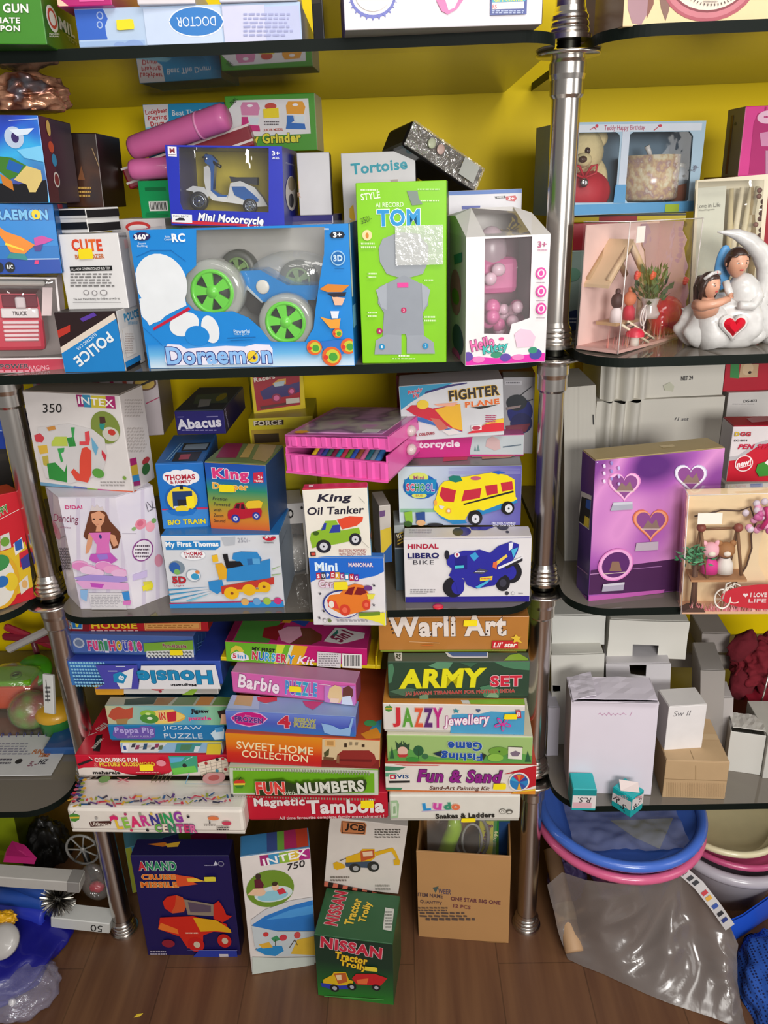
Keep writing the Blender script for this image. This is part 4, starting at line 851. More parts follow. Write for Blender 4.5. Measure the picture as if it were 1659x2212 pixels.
# ================================================================== second shelf, right bay
carton('teal_back','toy_box','pale teal box with a blue label, behind the pink diorama next to the steel pole',[170,345,430,342,420,985,165,985],['8ea49c','6a7c76','9ab0a8'],hb=True,zb=T2,Y=0.2,z='H',dep=0.1,st=0.03,art=dict(front=[P_('243a6a',200,790,262,775,262,925,200,930),N_('c8d4e4',205,830,258,880,2),E_('6a9a84',225,520,60,50)]))
carton('red_back','toy_box','dark red box lying on the pale teal box behind the diorama',[185,142,560,140,555,340,180,345],['9c1a28','6a1420','a82434'],on='teal_back',Y=0.2,z='H',dep=0.12)
carton('yellow_back','toy_box','flat black and yellow box under the blue teddy box',[195,78,1060,70,1060,135,195,142],['b8a410','1a1614','3a3020'],on='red_back',Y=0.2,z='H',dep=0.12,art=dict(front=[R_('1a1412',195,75,1060,92),R_('8a1a24',420,92,700,142)]))
b=window_carton('teddy','gift_box','light blue gift box with two windows showing a cream teddy bear and a mug',[222,840,1216,836,1182,1466,212,1476],['a8c4d8','7a98b0','b4ccdc'],
    [[270,918,610,912,634,930,638,960,606,1370,590,1398,250,1400],[730,912,1120,908,1142,940,1110,1375,1090,1400,690,1398,670,1370,692,1010,705,930]],on='yellow_back',Y=0.2,z='G',dep=0.09,inside='6a8498',
    art=dict(front=[R_('d4dce8',230,856,1200,908),R_('ccd6e6',640,905,692,1275),R_('5c9ccc',215,1402,1190,1475),P_('5c9ccc',606,1275,680,1275,670,1402,590,1402),T_('Teddy Happy Birthday',668,886,280,44,'b83a60',None,0,0.0),E_('c8384c',476,870,10,12),L_('c8384c',5,430,895,455,880),L_('c8384c',5,470,895,455,875),E_('c8384c',912,868,12,10),L_('c8384c',5,870,900,895,880),R_('a0b83c',945,1410,1040,1464),T_('Teddy',1150,1165,40,50,'6a5a70',None,0,0,0,1.2)]),film_kw=dict(clear=0.98,bump=0.2))
br=empty('teddy_bear',(0,0,0));br.parent=b.root
fur,redm=M('dccb9a',0.85,'cloth',bump=0.6,scale=160),M('c0142c',0.6,'cloth',bump=0.3,scale=80)
P=lambda x,y,f=.45:b.local(x,y,f)
mb=MB();p=P(385,1050);mb.ball(p,(0.029,0.022,0.031),fur)
for ex in (285,500):
    q=P(ex,955,.55);mb.ball(q,(0.0115,0.007,0.0115),fur)
q=P(430,1260,.55);mb.ball(q,(0.026,0.02,0.036),fur);q=P(500,1230,.45);mb.ball(q,(0.01,0.01,0.018),fur);q=P(385,1105,.2);mb.ball(q,(0.012,0.01,0.0095),fur);mb.build('fur_body',br)
mb=MB()
for ex,ey in ((325,1060),(417,1042)):
    q=P(ex,ey,.2);mb.ball((q.x,q.y+0.003,q.z),(0.0046,0.005,0.0052),M('3a1c10',0.08,'plastic'))
mb.build('eyes',br)
mb=MB();q=P(382,1100,.1);mb.ball(q,(0.006,0.004,0.0045),M('4a2a1a',0.2));mb.build('nose',br)
mb=MB();q=P(400,1330,.4);bm=bmesh.new();bmesh.ops.create_uvsphere(bm,u_segments=24,v_segments=14,radius=1)
for v in bm.verts:
    k=1+0.06*math.sin(7*math.atan2(v.co.y,v.co.x));v.co=Vector((v.co.x*0.036*k+q.x,v.co.y*0.024*k+q.y,v.co.z*0.03+q.z))
mb.bm(bm,redm,True);mb.build('dress',br)
mb=MB();q=P(390,1230,.12)
for sx in (-1,1):mb.tube([(q.x,q.y,q.z),(q.x+sx*0.009,q.y-.002,q.z+0.015),(q.x+sx*0.018,q.y,q.z+0.017),(q.x+sx*0.017,q.y,q.z+0.006),(q.x,q.y,q.z)],0.0018,redm,n=6)
mb.build('bow',br)
mb=MB();q=P(390,1262,.05);mb.ball(q,(0.006,0.003,0.006),M('d8d4d8',0.15,'metal'));mb.build('jewel',br)
mg=empty('mug',(0,0,0));mg.parent=b.root
q,q2=P(820,1075),P(820,1385);hm=q.z-q2.z
mb=MB();mb.lathe([(0.0,0),(0.037,0),(0.042,0.004),(0.042,hm),(0.0395,hm),(0.0395,hm*.3)],cloudprint(('e4dcc8','e0d4b4','d0b494','b89a98','e4dccc'),95.0,0.2,4.0),c=(q2.x,q2.y,q2.z),n=36);mb.build('mug_body',mg)
mb=MB();mb.tube([(q2.x+0.04,q2.y,q2.z+hm*.8),(q2.x+0.056,q2.y,q2.z+hm*.75),(q2.x+0.06,q2.y,q2.z+hm*.45),(q2.x+0.052,q2.y,q2.z+hm*.22),(q2.x+0.04,q2.y,q2.z+hm*.18)],0.004,M('e0dcd0',0.2));mb.build('handle',mg)
mb=MB();q3=P(820,1040);mb.tube([(q2.x,q2.y,q2.z+hm),(q3.x,q2.y,q3.z+0.006)],[0.003,0.004],M('e8e4e0',0.2));mb.build('spoon',mg)
sb=empty('small_bear',(0,0,0));sb.parent=b.root
mb=MB();q=P(1050,1230);mb.ball(q,(0.014,0.012,0.015),M('b8c4d0',0.7,'cloth'));q=P(1050,1330);mb.ball(q,(0.013,0.012,0.022),M('a0583a',0.7,'cloth'));mb.build('bear_body',sb)
mb=MB();q=P(1080,1215,.3);mb.ball(q,(0.002,0.002,0.002),M('141414',0.2));q=P(1020,1225,.3);mb.ball(q,(0.002,0.002,0.002),M('141414',0.2));mb.build('eyes',sb)

carton('red_low','toy_box','dark red box standing behind the clear case at the right edge, under the pink box',[1588,380,1760,376,1745,716,1578,722],['9c1428','6a1420','7a1828'],hb=True,zb=T2,Y=0.21,dep=0.12,st=0.02)
carton('pink_right','doll_box','hot pink box topmost at the right edge of the second shelf',[1500,730,1900,716,1880,1206,1454,1212],['e03c94','8a7a62','d84a98'],on='red_low',z='G',Y=0.21,back=('tl',1388,785),
    art=dict(front=[P_('b81c70',1560,850,1590,780,1900,770,1880,1200,1525,1205),E_('f0c4dc',1660,808,75,46),R_('a81c64',1636,738,1646,765),N_('c02878',1630,795,1720,820,1),P_('d890b8',1600,920,1700,900,1700,1010,1610,1010),P_('c890b0',1640,1040,1720,1040,1720,1200,1640,1200)],left=[E_('4a4438',1435,855,8,12),R_('6a3028',1388,800,1402,1200)]))
b=window_carton('love','gift_box','clear plastic case with a cream card and dried stems, behind the moon figurine',[1500,384,1657,380,1640,722,1491,726],['dcd0b4','cfc4ac','d8ccb4'],[1505,392,1651,388,1634,715,1498,720],zb=T2,dep=0.045,Y=0.15,inside='d6ccae',sides=False,top_clear=True,film_kw=dict(clear=0.96,bump=0.3,scale=15))
mb=MB();pn=Panel(b.o+b.R[:,1]*(b.d*.5),b.R[:,0],b.R[:,2],b.w*.42,b.h,'G')
mb.box((-b.w*.27,0.0012,b.h*.48),(b.w*.42,0.0016,b.h*.94),M('d8d8c4',0.5));pn.draw(mb,b.inv,[T_('Love in Life',1250,1418,160,30,'6a6858',None,0,0),T_('Wood Fragrance',1235,1450,110,16,'8a8878',None,0,0)]);mb.build('card',b.root)
rnd=random.Random(9)
for i in range(5):
    mb=MB();x=b.w*(0.05+0.08*i);mb.tube([(x,0.008,0.006),(x+rnd.uniform(-.006,.006),0.006,b.h*.5),(x+rnd.uniform(-.01,.01),0.008,b.h*.93)],[0.0035,0.005,0.003],M(rnd.choice(['d8cca8','cdbd92','e0d4b4','b8a070']),0.7,'cloth',bump=0.4));mb.build('dried_stem',b.root)
for i in range(9):
    pass
mb=MB()
for i in range(14):mb.ball((b.w*.42+rnd.uniform(-.004,.004),-0.01,b.h*(0.45+0.035*i)),0.0035,M('8a5a4a',0.5),u=8,v=6)
mb.build('bead_trim',b.root)
# ------------------------------------------------------------------ clear-cased dioramas
def clear_case(key,name,label,q,z,zb,back,card,floor_col,yaw0=0.3,dep=0.08):
    pts=[zpt(z,q[i],q[i+1]) for i in range(0,8,2)]
    p=solve([c for pt in pts for c in pt],zb=zb,yaw0=yaw0,sy=0.6)
    b=Box();b.R=rot3(*p[5:8]);b.o=p[:3].copy();b.w,b.h=p[3],p[4]
    bx,by=zpt(z,*back);base=b.o+b.R @ np.array([0,0,b.h]);best=(1e9,dep)
    for d in np.linspace(0.02,0.3,200):
        e=np.hypot(*(proj(base+b.R[:,1]*d)-(bx,by)))
        if e < best[0]:best=(e,d)
    b.d=best[1];b.top=b.o[2]+b.h;BOXES[key]=b
    Rm=Matrix(b.R.tolist());c0=b.o+b.R @ np.array([b.w/2,b.d/2,0]);b.c0=c0;b.inv=lambda P:b.R.T @ (np.asarray(P)-c0)
    r=empty(name,tuple(c0),label,'diorama',None,Rm);b.root=r;w,d,h=b.w,b.d,b.h
    mb=MB();f=film('fdf4f0',clear=0.985,rough=0.03,bump=0.12,scale=12)
    V=[(-w/2,-d/2,0),(w/2,-d/2,0),(w/2,d/2,0),(-w/2,d/2,0),(-w/2,-d/2,h),(w/2,-d/2,h),(w/2,d/2,h),(-w/2,d/2,h)]
    mb.add(V,[(0,1,5,4),(3,0,4,7),(4,5,6,7),(1,2,6,5)],f)
    for a,c in ((0,4),(4,5),(4,7),(1,5)):mb.tube([V[a],V[c]],0.0007,film('fff6f2',clear=0.35,rough=0.1),n=6)
    mb.build('clear_case',r)
    mb=MB();mb.box((0,0,0.002),(w-0.003,d-0.003,0.004),M(floor_col,0.6));mb.build('base_card',r)
    def local(x,y,f):
        X,Yp=zpt(z,x,y);rr=ray(X,Yp);P0=b.o+b.R[:,1]*(d*f);t0=((P0-CAM) @ b.R[:,1])/(rr @ b.R[:,1]);return Vector(b.inv(CAM+rr*t0))
    b.local=local
    def clampx(p):return Vector((max(-w/2+.004,min(w/2-.004,p.x)),p.y,max(0.004,min(h-.004,p.z))))
    b.P=lambda x,y,f:clampx(local(x,y,f))
    return b
def wavy(x0,z0,x1,z1,n,amp,ph=0.0):
    return [(x0+(x1-x0)*i/n+amp*math.sin(i*2.3+ph)*abs((z1-z0))/max(1e-6,abs(x1-x0)+abs(z1-z0)),z0+(z1-z0)*i/n+amp*math.cos(i*2.1+ph)*abs(x1-x0)/max(1e-6,abs(x1-x0)+abs(z1-z0))) for i in range(n+1)]
b=clear_case('house','diorama_box','pale pink diorama in a clear case with a wooden house frame, flowers and red bulb',[652,118,1188,122,1074,965,556,1106],'H',T2,(306,112),'e4b8b4','d8a8a0')
w,d,h=b.w,b.d,b.h;pinkc,mauve=M('ecc8c0',0.7),M('b8949a',0.7)
mb=MB();mb.prism([(-w/2+.003,0.004),(w/2-.003,0.004),(w/2-.003,h-.004),(-w/2+.003,h-.004)],d/2-.003,d/2-.0015,pinkc);mb.build('backdrop',b.root)
mb=MB();mb.prism([(w*.48,.006),(w*.48,h*.96),(w*.2,h*.96)]+wavy(w*.2,h*.92,w*.42,h*.4,8,0.004)+[(w*.3,.006)],d*.42,d*.43,mauve);mb.build('cut_out_card',b.root)
mb=MB();mb.prism([(d*.47,.004),(d*.47,h-.004)]+wavy(-d*.1,h-.004,-d*.42,h*.3,9,.004)+[(-d*.42,.004)],-w/2+.003,-w/2+.0045,M('c09aa0',.7),R=Matrix.Rotation(math.pi/2,3,'Z'));mb.build('side_card',b.root)
wood,woodd=M('d8b894',0.6,'card'),M('b8946c',0.6,'card')
hx=-w*.2;hy=-d*.05;hs=h*0.5
ht=empty('house_frame',(hx,hy,0));ht.parent=b.root
mb=MB();zr=h*.82;ze=h*.55;hw=w*.24
for s in (-1,1):
    mb.tube([(0,0,zr),(s*hw,0,ze)],0.0048,wood,n=4);mb.tube([(0,0.03,zr),(s*hw,0.03,ze)],0.0048,woodd,n=4)
mb.build('roof_rafters',ht)
mb=MB();v=[(0,-.004,zr+.006),(0,.036,zr+.006),(-hw*1.12,.036,ze-.004),(-hw*1.12,-.004,ze-.004)];mb.add(v+[(x,y,z-.004) for x,y,z in v],[(0,1,2,3),(7,6,5,4),(0,3,7,4),(0,4,5,1),(2,6,7,3)],wood);mb.build('roof_board',ht)
mb=MB();mb.tube([(hw*.85,0,ze+.006),(hw*.85,0,h*.2)],0.0045,wood,n=4);mb.build('post',ht)
mb=MB();mb.box((hw*.1,0.008,h*.2),(hw*1.5,0.03,.004),woodd);mb.build('shelf_board',ht)
for cx,c1,c2 in ((-hw*.45,'4a2a24','e8d8d8'),(hw*.25,'e0825a','c8243c')):
    f=empty('little_doll',(hx+cx,hy,h*.2));f.parent=b.root
    mb=MB();mb.lathe([(0,.002),(.0085,.002),(.0075,.016),(.004,.021)],M(c2,0.6),n=16);mb.build('dress',f)
    mb=MB();mb.ball((0,0,.029),(.009,.008,.01),M(c1,0.6));mb.box((0,0,.041),(.007,.006,.007),M(c1,0.6),.002);mb.build('head',f)
ld=empty('ladder',(0,0,0));ld.parent=b.root
mb=MB();a0,a1=Vector((hx-hw*.55,hy-.012,h*.2)),Vector((hx+hw*.35,hy-.03,.006));of=Vector((.014,0,.003))
mb.tube([a0,a1],.0018,M('e8d8bc',.6),n=6);mb.tube([a0+of,a1+of],.0018,M('e8d8bc',.6),n=6);mb.build('rails',ld)
for i in range(6):
    t=(i+.5)/6;mb=MB();mb.tube([a0.lerp(a1,t),a0.lerp(a1,t)+of],.0013,M('4a3a30',.6),n=6);mb.build('rung',ld)
fl=empty('flower_bush',(0,0,0));fl.parent=b.root
q=b.P(790,770,.2);q2=b.P(830,590,.2);rnd=random.Random(3)
mb=MB();mb.lathe([(0,0),(.012,0),(.014,.006),(.009,.016),(.012,.026)],film('e8e0e0',clear=.5,rough=.05),c=(q.x,q.y,q.z-.012),n=20);mb.build('glass_vase',fl)
mb=MB();g=[M('3e5a3a',.7),M('56724a',.7),M('2f4630',.7)]
for i in range(150):
    a,rr=rnd.uniform(0,6.28),rnd.uniform(.2,1);c=Vector((q2.x+.045*rr*math.cos(a)*rnd.uniform(.6,1.1),q2.y+rnd.uniform(-.012,.016),q2.z+.026*rr*math.sin(a)))
    dr=(c-Vector((q.x,q.y,q.z))).normalized();sd=dr.cross(Vector((rnd.uniform(-1,1),rnd.uniform(-1,1),rnd.uniform(-1,1)))).normalized();l=rnd.uniform(.008,.016)
    mb.add([c-dr*l*.4,c+sd*l*.25,c+dr*l*.6,c-sd*l*.25],[(0,1,2,3)],g[i % 3])
for i in range(9):
    c=Vector((q2.x+rnd.uniform(-.05,.05),q2.y,q2.z+rnd.uniform(-.015,.02)));mb.tube([(q.x,q.y,q.z),(q.x*.6+c.x*.4,q.y,q.z*.5+c.z*.5),c],.0009,M('4a5a30',.7),n=5)
mb.build('leaves',fl)
for x,y in ((690,525),(805,525),(1045,565)):
    p=b.P(x,y,.15);mb=MB()
    for k in range(9):
        a=k*2.4;mb.ball((p.x+.004*math.cos(a)*(k/9),p.y-.002,p.z+.004*math.sin(a)*(k/9)),.0032,M('d8483c',.5),u=8,v=6)
    mb.build('red_flower',fl)
rb=empty('red_bulb',(0,0,0));rb.parent=b.root;q=b.P(900,935,.35)
mb=MB();R1=Matrix.Rotation(0.25,3,'Y');mb.ball((q.x,q.y,max(q.z,.03)),(.033,.022,.027),M('c8143c',.12,'plastic'),R=R1,u=24,v=16);mb.build('bulb_glass',rb)
mb=MB();mb.ball((q.x-.026,q.y-.004,max(q.z,.03)-.008),(.011,.013,.017),M('b81030',.15,'plastic'));mb.build('bulb_neck',rb)
bk=empty('wire_bicycle',(0,0,0));bk.parent=b.root;q=b.P(735,920,.1);wire=M('e8dcd8',.35)
for zz in (-.014,.016):
    mb=MB();mb.tube([(q.x+.007*math.cos(a),q.y,q.z+zz+.011*math.sin(a)) for a in [i*2*math.pi/18 for i in range(18)]],.0011,wire,n=6,close=True);mb.build('wheel',bk)
mb=MB();mb.tube([(q.x,q.y,q.z-.014),(q.x+.004,q.y,q.z+.002),(q.x-.002,q.y,q.z+.016),(q.x+.002,q.y,q.z+.03),(q.x+.009,q.y,q.z+.03)],.0011,wire,n=6);mb.build('frame',bk)
ms=empty('toadstool',(0,0,0));ms.parent=b.root;q=b.P(680,1000,.1)
mb=MB();mb.lathe([(0,0),(.006,0),(.005,.014),(0,.014)],M('ece0d4',.6),c=(q.x,q.y,.004),n=14);mb.build('stalk',ms)
mb=MB();mb.lathe([(.012,.012),(.0115,.017),(.007,.022),(0,.0235)],M('d02c44',.4),c=(q.x,q.y,.004),n=18);mb.build('cap',ms)
mb=MB();rnd=random.Random(12)
for i in range(70):
    x,y=rnd.uniform(-w*.46,w*.46),rnd.uniform(-d*.45,-d*.05);l=rnd.uniform(.012,.03);s=rnd.uniform(-.004,.004)
    mb.add([(x-.0008,y,.004),(x+.0008,y,.004),(x+s,y,.004+l)],[(0,1,2)],M(rnd.choice(['d87870','c85a68','e8a080','d8a8a0']),.7))
o=mb.build('paper_grass',b.root);o['kind']='stuff'
mb=MB();p=b.local(722,225,0.0);mb.box((p.x,-d/2-.0008,p.z),(.019,.0008,.019),M('f0ece4',.5));mb.build('price_label',b.root)

# ------------------------------------------------------------------ moon couple figurine
Y0=0.045
def HP(x,y,dy=0.0):return Vector(on_y(*zpt('H',x,y),Y0+dy))
kH=np.linalg.norm(np.array(HP(1500,800))-np.array(HP(1400,800)))/100
base=HP(1350,1060);base.z=T2
fig=empty('couple_figurine',tuple(base),'white crescent moon figurine with a bride and groom and a red heart gem','figurine')
def HL(x,y,dy=0.0):p=HP(x,y,dy)-base;return p
white=M('d6d4d2',0.24,'plastic',vary=0.22,scale=70,bump=0.35);skin=M('d8a084',0.45,'plastic');hair=M('3a2620',0.4,'plastic',bump=0.4,scale=200)
path=[(1288,208),(1350,212),(1430,225),(1520,270),(1600,350),(1645,450),(1652,560),(1625,670),(1560,760),(1480,815),(1380,850),(1280,862),(1180,848),(1100,812),(1025,765)]
rad=[4,18,38,58,66,70,72,70,62,56,52,46,36,22,4]
mb=MB();pts=[HL(x,y,.012) for x,y in path]
sm=[];sr=[]
for i in range(len(pts)-1):
    for t in (0,.5):sm.append(pts[i].lerp(pts[i+1],t));sr.append((rad[i]+(rad[i+1]-rad[i])*t)*kH)
sm.append(pts[-1]);sr.append(rad[-1]*kH);mb.tube(sm,sr,white,n=18);mb.build('crescent_moon',fig)
bm=bmesh.new();bmesh.ops.create_icosphere(bm,subdivisions=4,radius=1);c=HL(1345,965)
for v in bm.verts:
    a=math.atan2(v.co.y,v.co.x);k=1+0.09*math.sin(5*a+1)+.12*noise.noise(v.co*2.2);low=max(0,-v.co.z)
    v.co=Vector((v.co.x*.058*k*(1+.28*low)+c.x,v.co.y*.03*k+c.y+.004,max(v.co.z,-.82)*.038+.0312))
mb=MB();mb.bm(bm,white,True)
mb.ball((HL(1520,1010).x,0,.014),(.02,.018,.013),white);mb.ball((HL(1210,1010).x,0,.014),(.024,.022,.014),white);mb.ball(HL(1250,850,-.01),(.02,.02,.02),white);mb.build('cloud_base',fig)
def heart(n,s):return [(s*16*math.sin(t) ** 3/17,s*(13*math.cos(t)-5*math.cos(2*t)-2*math.cos(3*t)-math.cos(4*t))/17) for t in [2*math.pi*i/n for i in range(n)]]
c=HL(1408,895,-.034)
def heart_mesh(mb,c,s,dep,m,inner=.55):
    o=heart(28,s);n=len(o);vs=[(c.x+x,c.y,c.z+z) for x,z in o]+[(c.x+x*inner,c.y-dep,c.z+z*inner) for x,z in o]+[(c.x+x,c.y+dep*2,c.z+z) for x,z in o]
    mb.add(vs,[(i+n,(i+1) % n+n,(i+1) % n,i) for i in range(n)]+[tuple(range(n,2*n))][::-1]+[(i,(i+1) % n,(i+1) % n+2*n,i+2*n) for i in range(n)],m)
mb=MB();heart_mesh(mb,c,.0195,.002,white,.85);mb.build('heart_setting',fig)
mb=MB();heart_mesh(mb,c+Vector((0,-.002,0)),.0145,.005,M('d0142c',.06,'plastic'));mb.build('heart_gem',fig)
def head(parent,name,c,s,yaw,hairstyle,veil=False):
    """small painted head: skull with chin and nose, eyes, lips; hair on top"""
    h=empty(name,tuple(c));h.parent=parent;h.rotation_euler=(0,0,yaw)
    bm=bmesh.new();bmesh.ops.create_uvsphere(bm,u_segments=24,v_segments=18,radius=1)
    for v in bm.verts:
        x,y,z=v.co;k=1-.28*max(0,-z) ** 1.5;x *= .76*k;y *= .86*(1-.12*max(0,-z))
        f=max(0,-y)
        if f > .5:y -= .16*math.exp(-((x/.1) ** 2+((z+.12)/.2) ** 2));y += .05*math.exp(-(((abs(x)-.3)/.14) ** 2+((z-.06)/.1) ** 2))
        v.co=Vector((x,y,z))*s
    mb=MB();mb.bm(bm,skin,True)
    for sx in (-1,1):mb.ball((sx*.76*s,.02*s,-.04*s),(.08*s,.14*s,.2*s),skin,u=10,v=8)
    mb.build('face',h)
    mb=MB()
    for sx in (-1,1):
        mb.ball((sx*.29*s,-.73*s,.06*s),(.12*s,.05*s,.06*s),M('ece4dc',.3),u=10,v=8);mb.ball((sx*.29*s,-.775*s,.06*s),(.05*s,.03*s,.055*s),M('241a18',.2),u=8,v=6)
        mb.ball((sx*.3*s,-.74*s,.22*s),(.15*s,.04*s,.025*s),hair,u=8,v=6)
    mb.build('eyes',h)
    mb=MB();mb.ball((0,-.76*s,-.42*s),(.15*s,.06*s,.055*s),M('c0343c',.3),u=10,v=8);mb.build('lips',h)
    bm=bmesh.new();bmesh.ops.create_uvsphere(bm,u_segments=24,v_segments=18,radius=1)
    for v in bm.verts:
        x,y,z=v.co
        if hairstyle == 'short':
            if y <-.25 and z < .5:z=.5+(z-.5)*.15;y=max(y,-.72)
            elif z <-.25:z=-.25+(z+.25)*.2
        else:
            if y <-.2 and z < .42:z=.42+(z-.42)*.1;y=max(y,-.6)
        v.co=Vector((x*.84,y*.95+.05,z*1.05+.06))*s
    mb=MB();mb.bm(bm,hair,True)
    if hairstyle == 'long':
        mb.tube([(.0,.6*s,.5*s),(.1*s,.95*s,-.3*s),(.05*s,.9*s,-1.2*s),(0,.7*s,-2.0*s)],[.6*s,.62*s,.5*s,.2*s],hair,n=14)
        for sx in (-1,1):mb.tube([(sx*.55*s,-.3*s,.65*s),(sx*.8*s,-.1*s,.1*s),(sx*.82*s,.1*s,-.7*s),(sx*.7*s,.2*s,-1.4*s)],[.15*s,.22*s,.2*s,.06*s],hair,n=10)
    mb.build('hair',h)
    if veil:
        mb=MB();mb.tube([(-.85*s,-.1*s,.55*s),(-.4*s,-.45*s,1.0*s),(.1*s,-.5*s,1.08*s),(.55*s,-.35*s,.9*s)],.15*s,white,n=10)
        for k in range(5):mb.ball(((-.3+.15*k)*s,-.55*s,(1.06+.05*(k % 2))*s),.1*s,M('d84a60',.4) if k == 2 else white,u=8,v=6)
        mb.build('veil_band',h)
    return h
gr=empty('groom',(0,0,0));gr.parent=fig
head(gr,'head',HL(1432,435,-.012),100*kH,0.12,'short')
mb=MB();mb.tube([HL(1438,520,-.006),HL(1455,560,-.006),HL(1475,620,-.004),HL(1490,720,0),HL(1470,800,0)],[v*kH for v in (36,85,118,120,90)],white,n=18);mb.tube([HL(1560,590,-.01),HL(1590,680,-.016),HL(1540,750,-.024),HL(1450,745,-.03)],[v*kH for v in (40,40,36,30)],white,n=12);mb.build('suit',gr)
mb=MB();mb.tube([HL(1350,570,-.02),HL(1370,640,-.026),HL(1390,690,-.03)],[v*kH for v in (26,28,22)],white,n=12);mb.build('sleeve',gr)
mb=MB();mb.ball(HL(1330,470,.01),(.011,.006,.028),M('5a9ad0',.4));mb.build('blue_flower',gr)
br=empty('bride',(0,0,0));br.parent=fig
head(br,'head',HL(1232,600,-.022),88*kH,0.5,'long',True)
mb=MB();mb.tube([HL(1222,668,-.018),HL(1215,700,-.018),HL(1200,745,-.016),HL(1210,800,-.014)],[v*kH for v in (34,60,92,88)],skin,n=16)
mb.tube([HL(1130,740,-.03),HL(1180,752,-.042),HL(1290,730,-.046),HL(1375,695,-.042)],[v*kH for v in (40,38,30,24)],skin,n=12)
for k in range(4):mb.tube([HL(1368,700-k*9,-.045),HL(1392,688-k*11,-.046),HL(1404,692-k*11,-.044)],5.5*kH,skin,n=6)
mb.build('shoulders_and_arm',br)
mb=MB();mb.tube([HL(1215,790,-.012),HL(1230,850,-.012),HL(1260,930,-.01),HL(1280,1020,-.01)],[v*kH for v in (90,100,120,130)],white,n=18);mb.build('gown',br)
p=HP(1680,1000);p.z=T2;p.x += .022;p.y += .02
f2=empty('angel_figurine',tuple(p),'small white figurine cut off by the right edge beside the moon figurine','figurine')
mb=MB();mb.lathe([(0,0),(.026,0),(.027,.006),(.024,.014),(.022,.02),(.022,.035),(.017,.055),(.01,.07),(.008,.075)],white,n=28);mb.build('robe',f2)
mb=MB();mb.ball((0,0,.083),(.0105,.0105,.012),skin);mb.build('head',f2)
mb=MB()
for s in (-1,1):mb.ball((s*.02,.012,.055),(.012,.004,.02),white,R=Matrix.Rotation(s*-.5,3,'Y'))
mb.build('wings',f2)
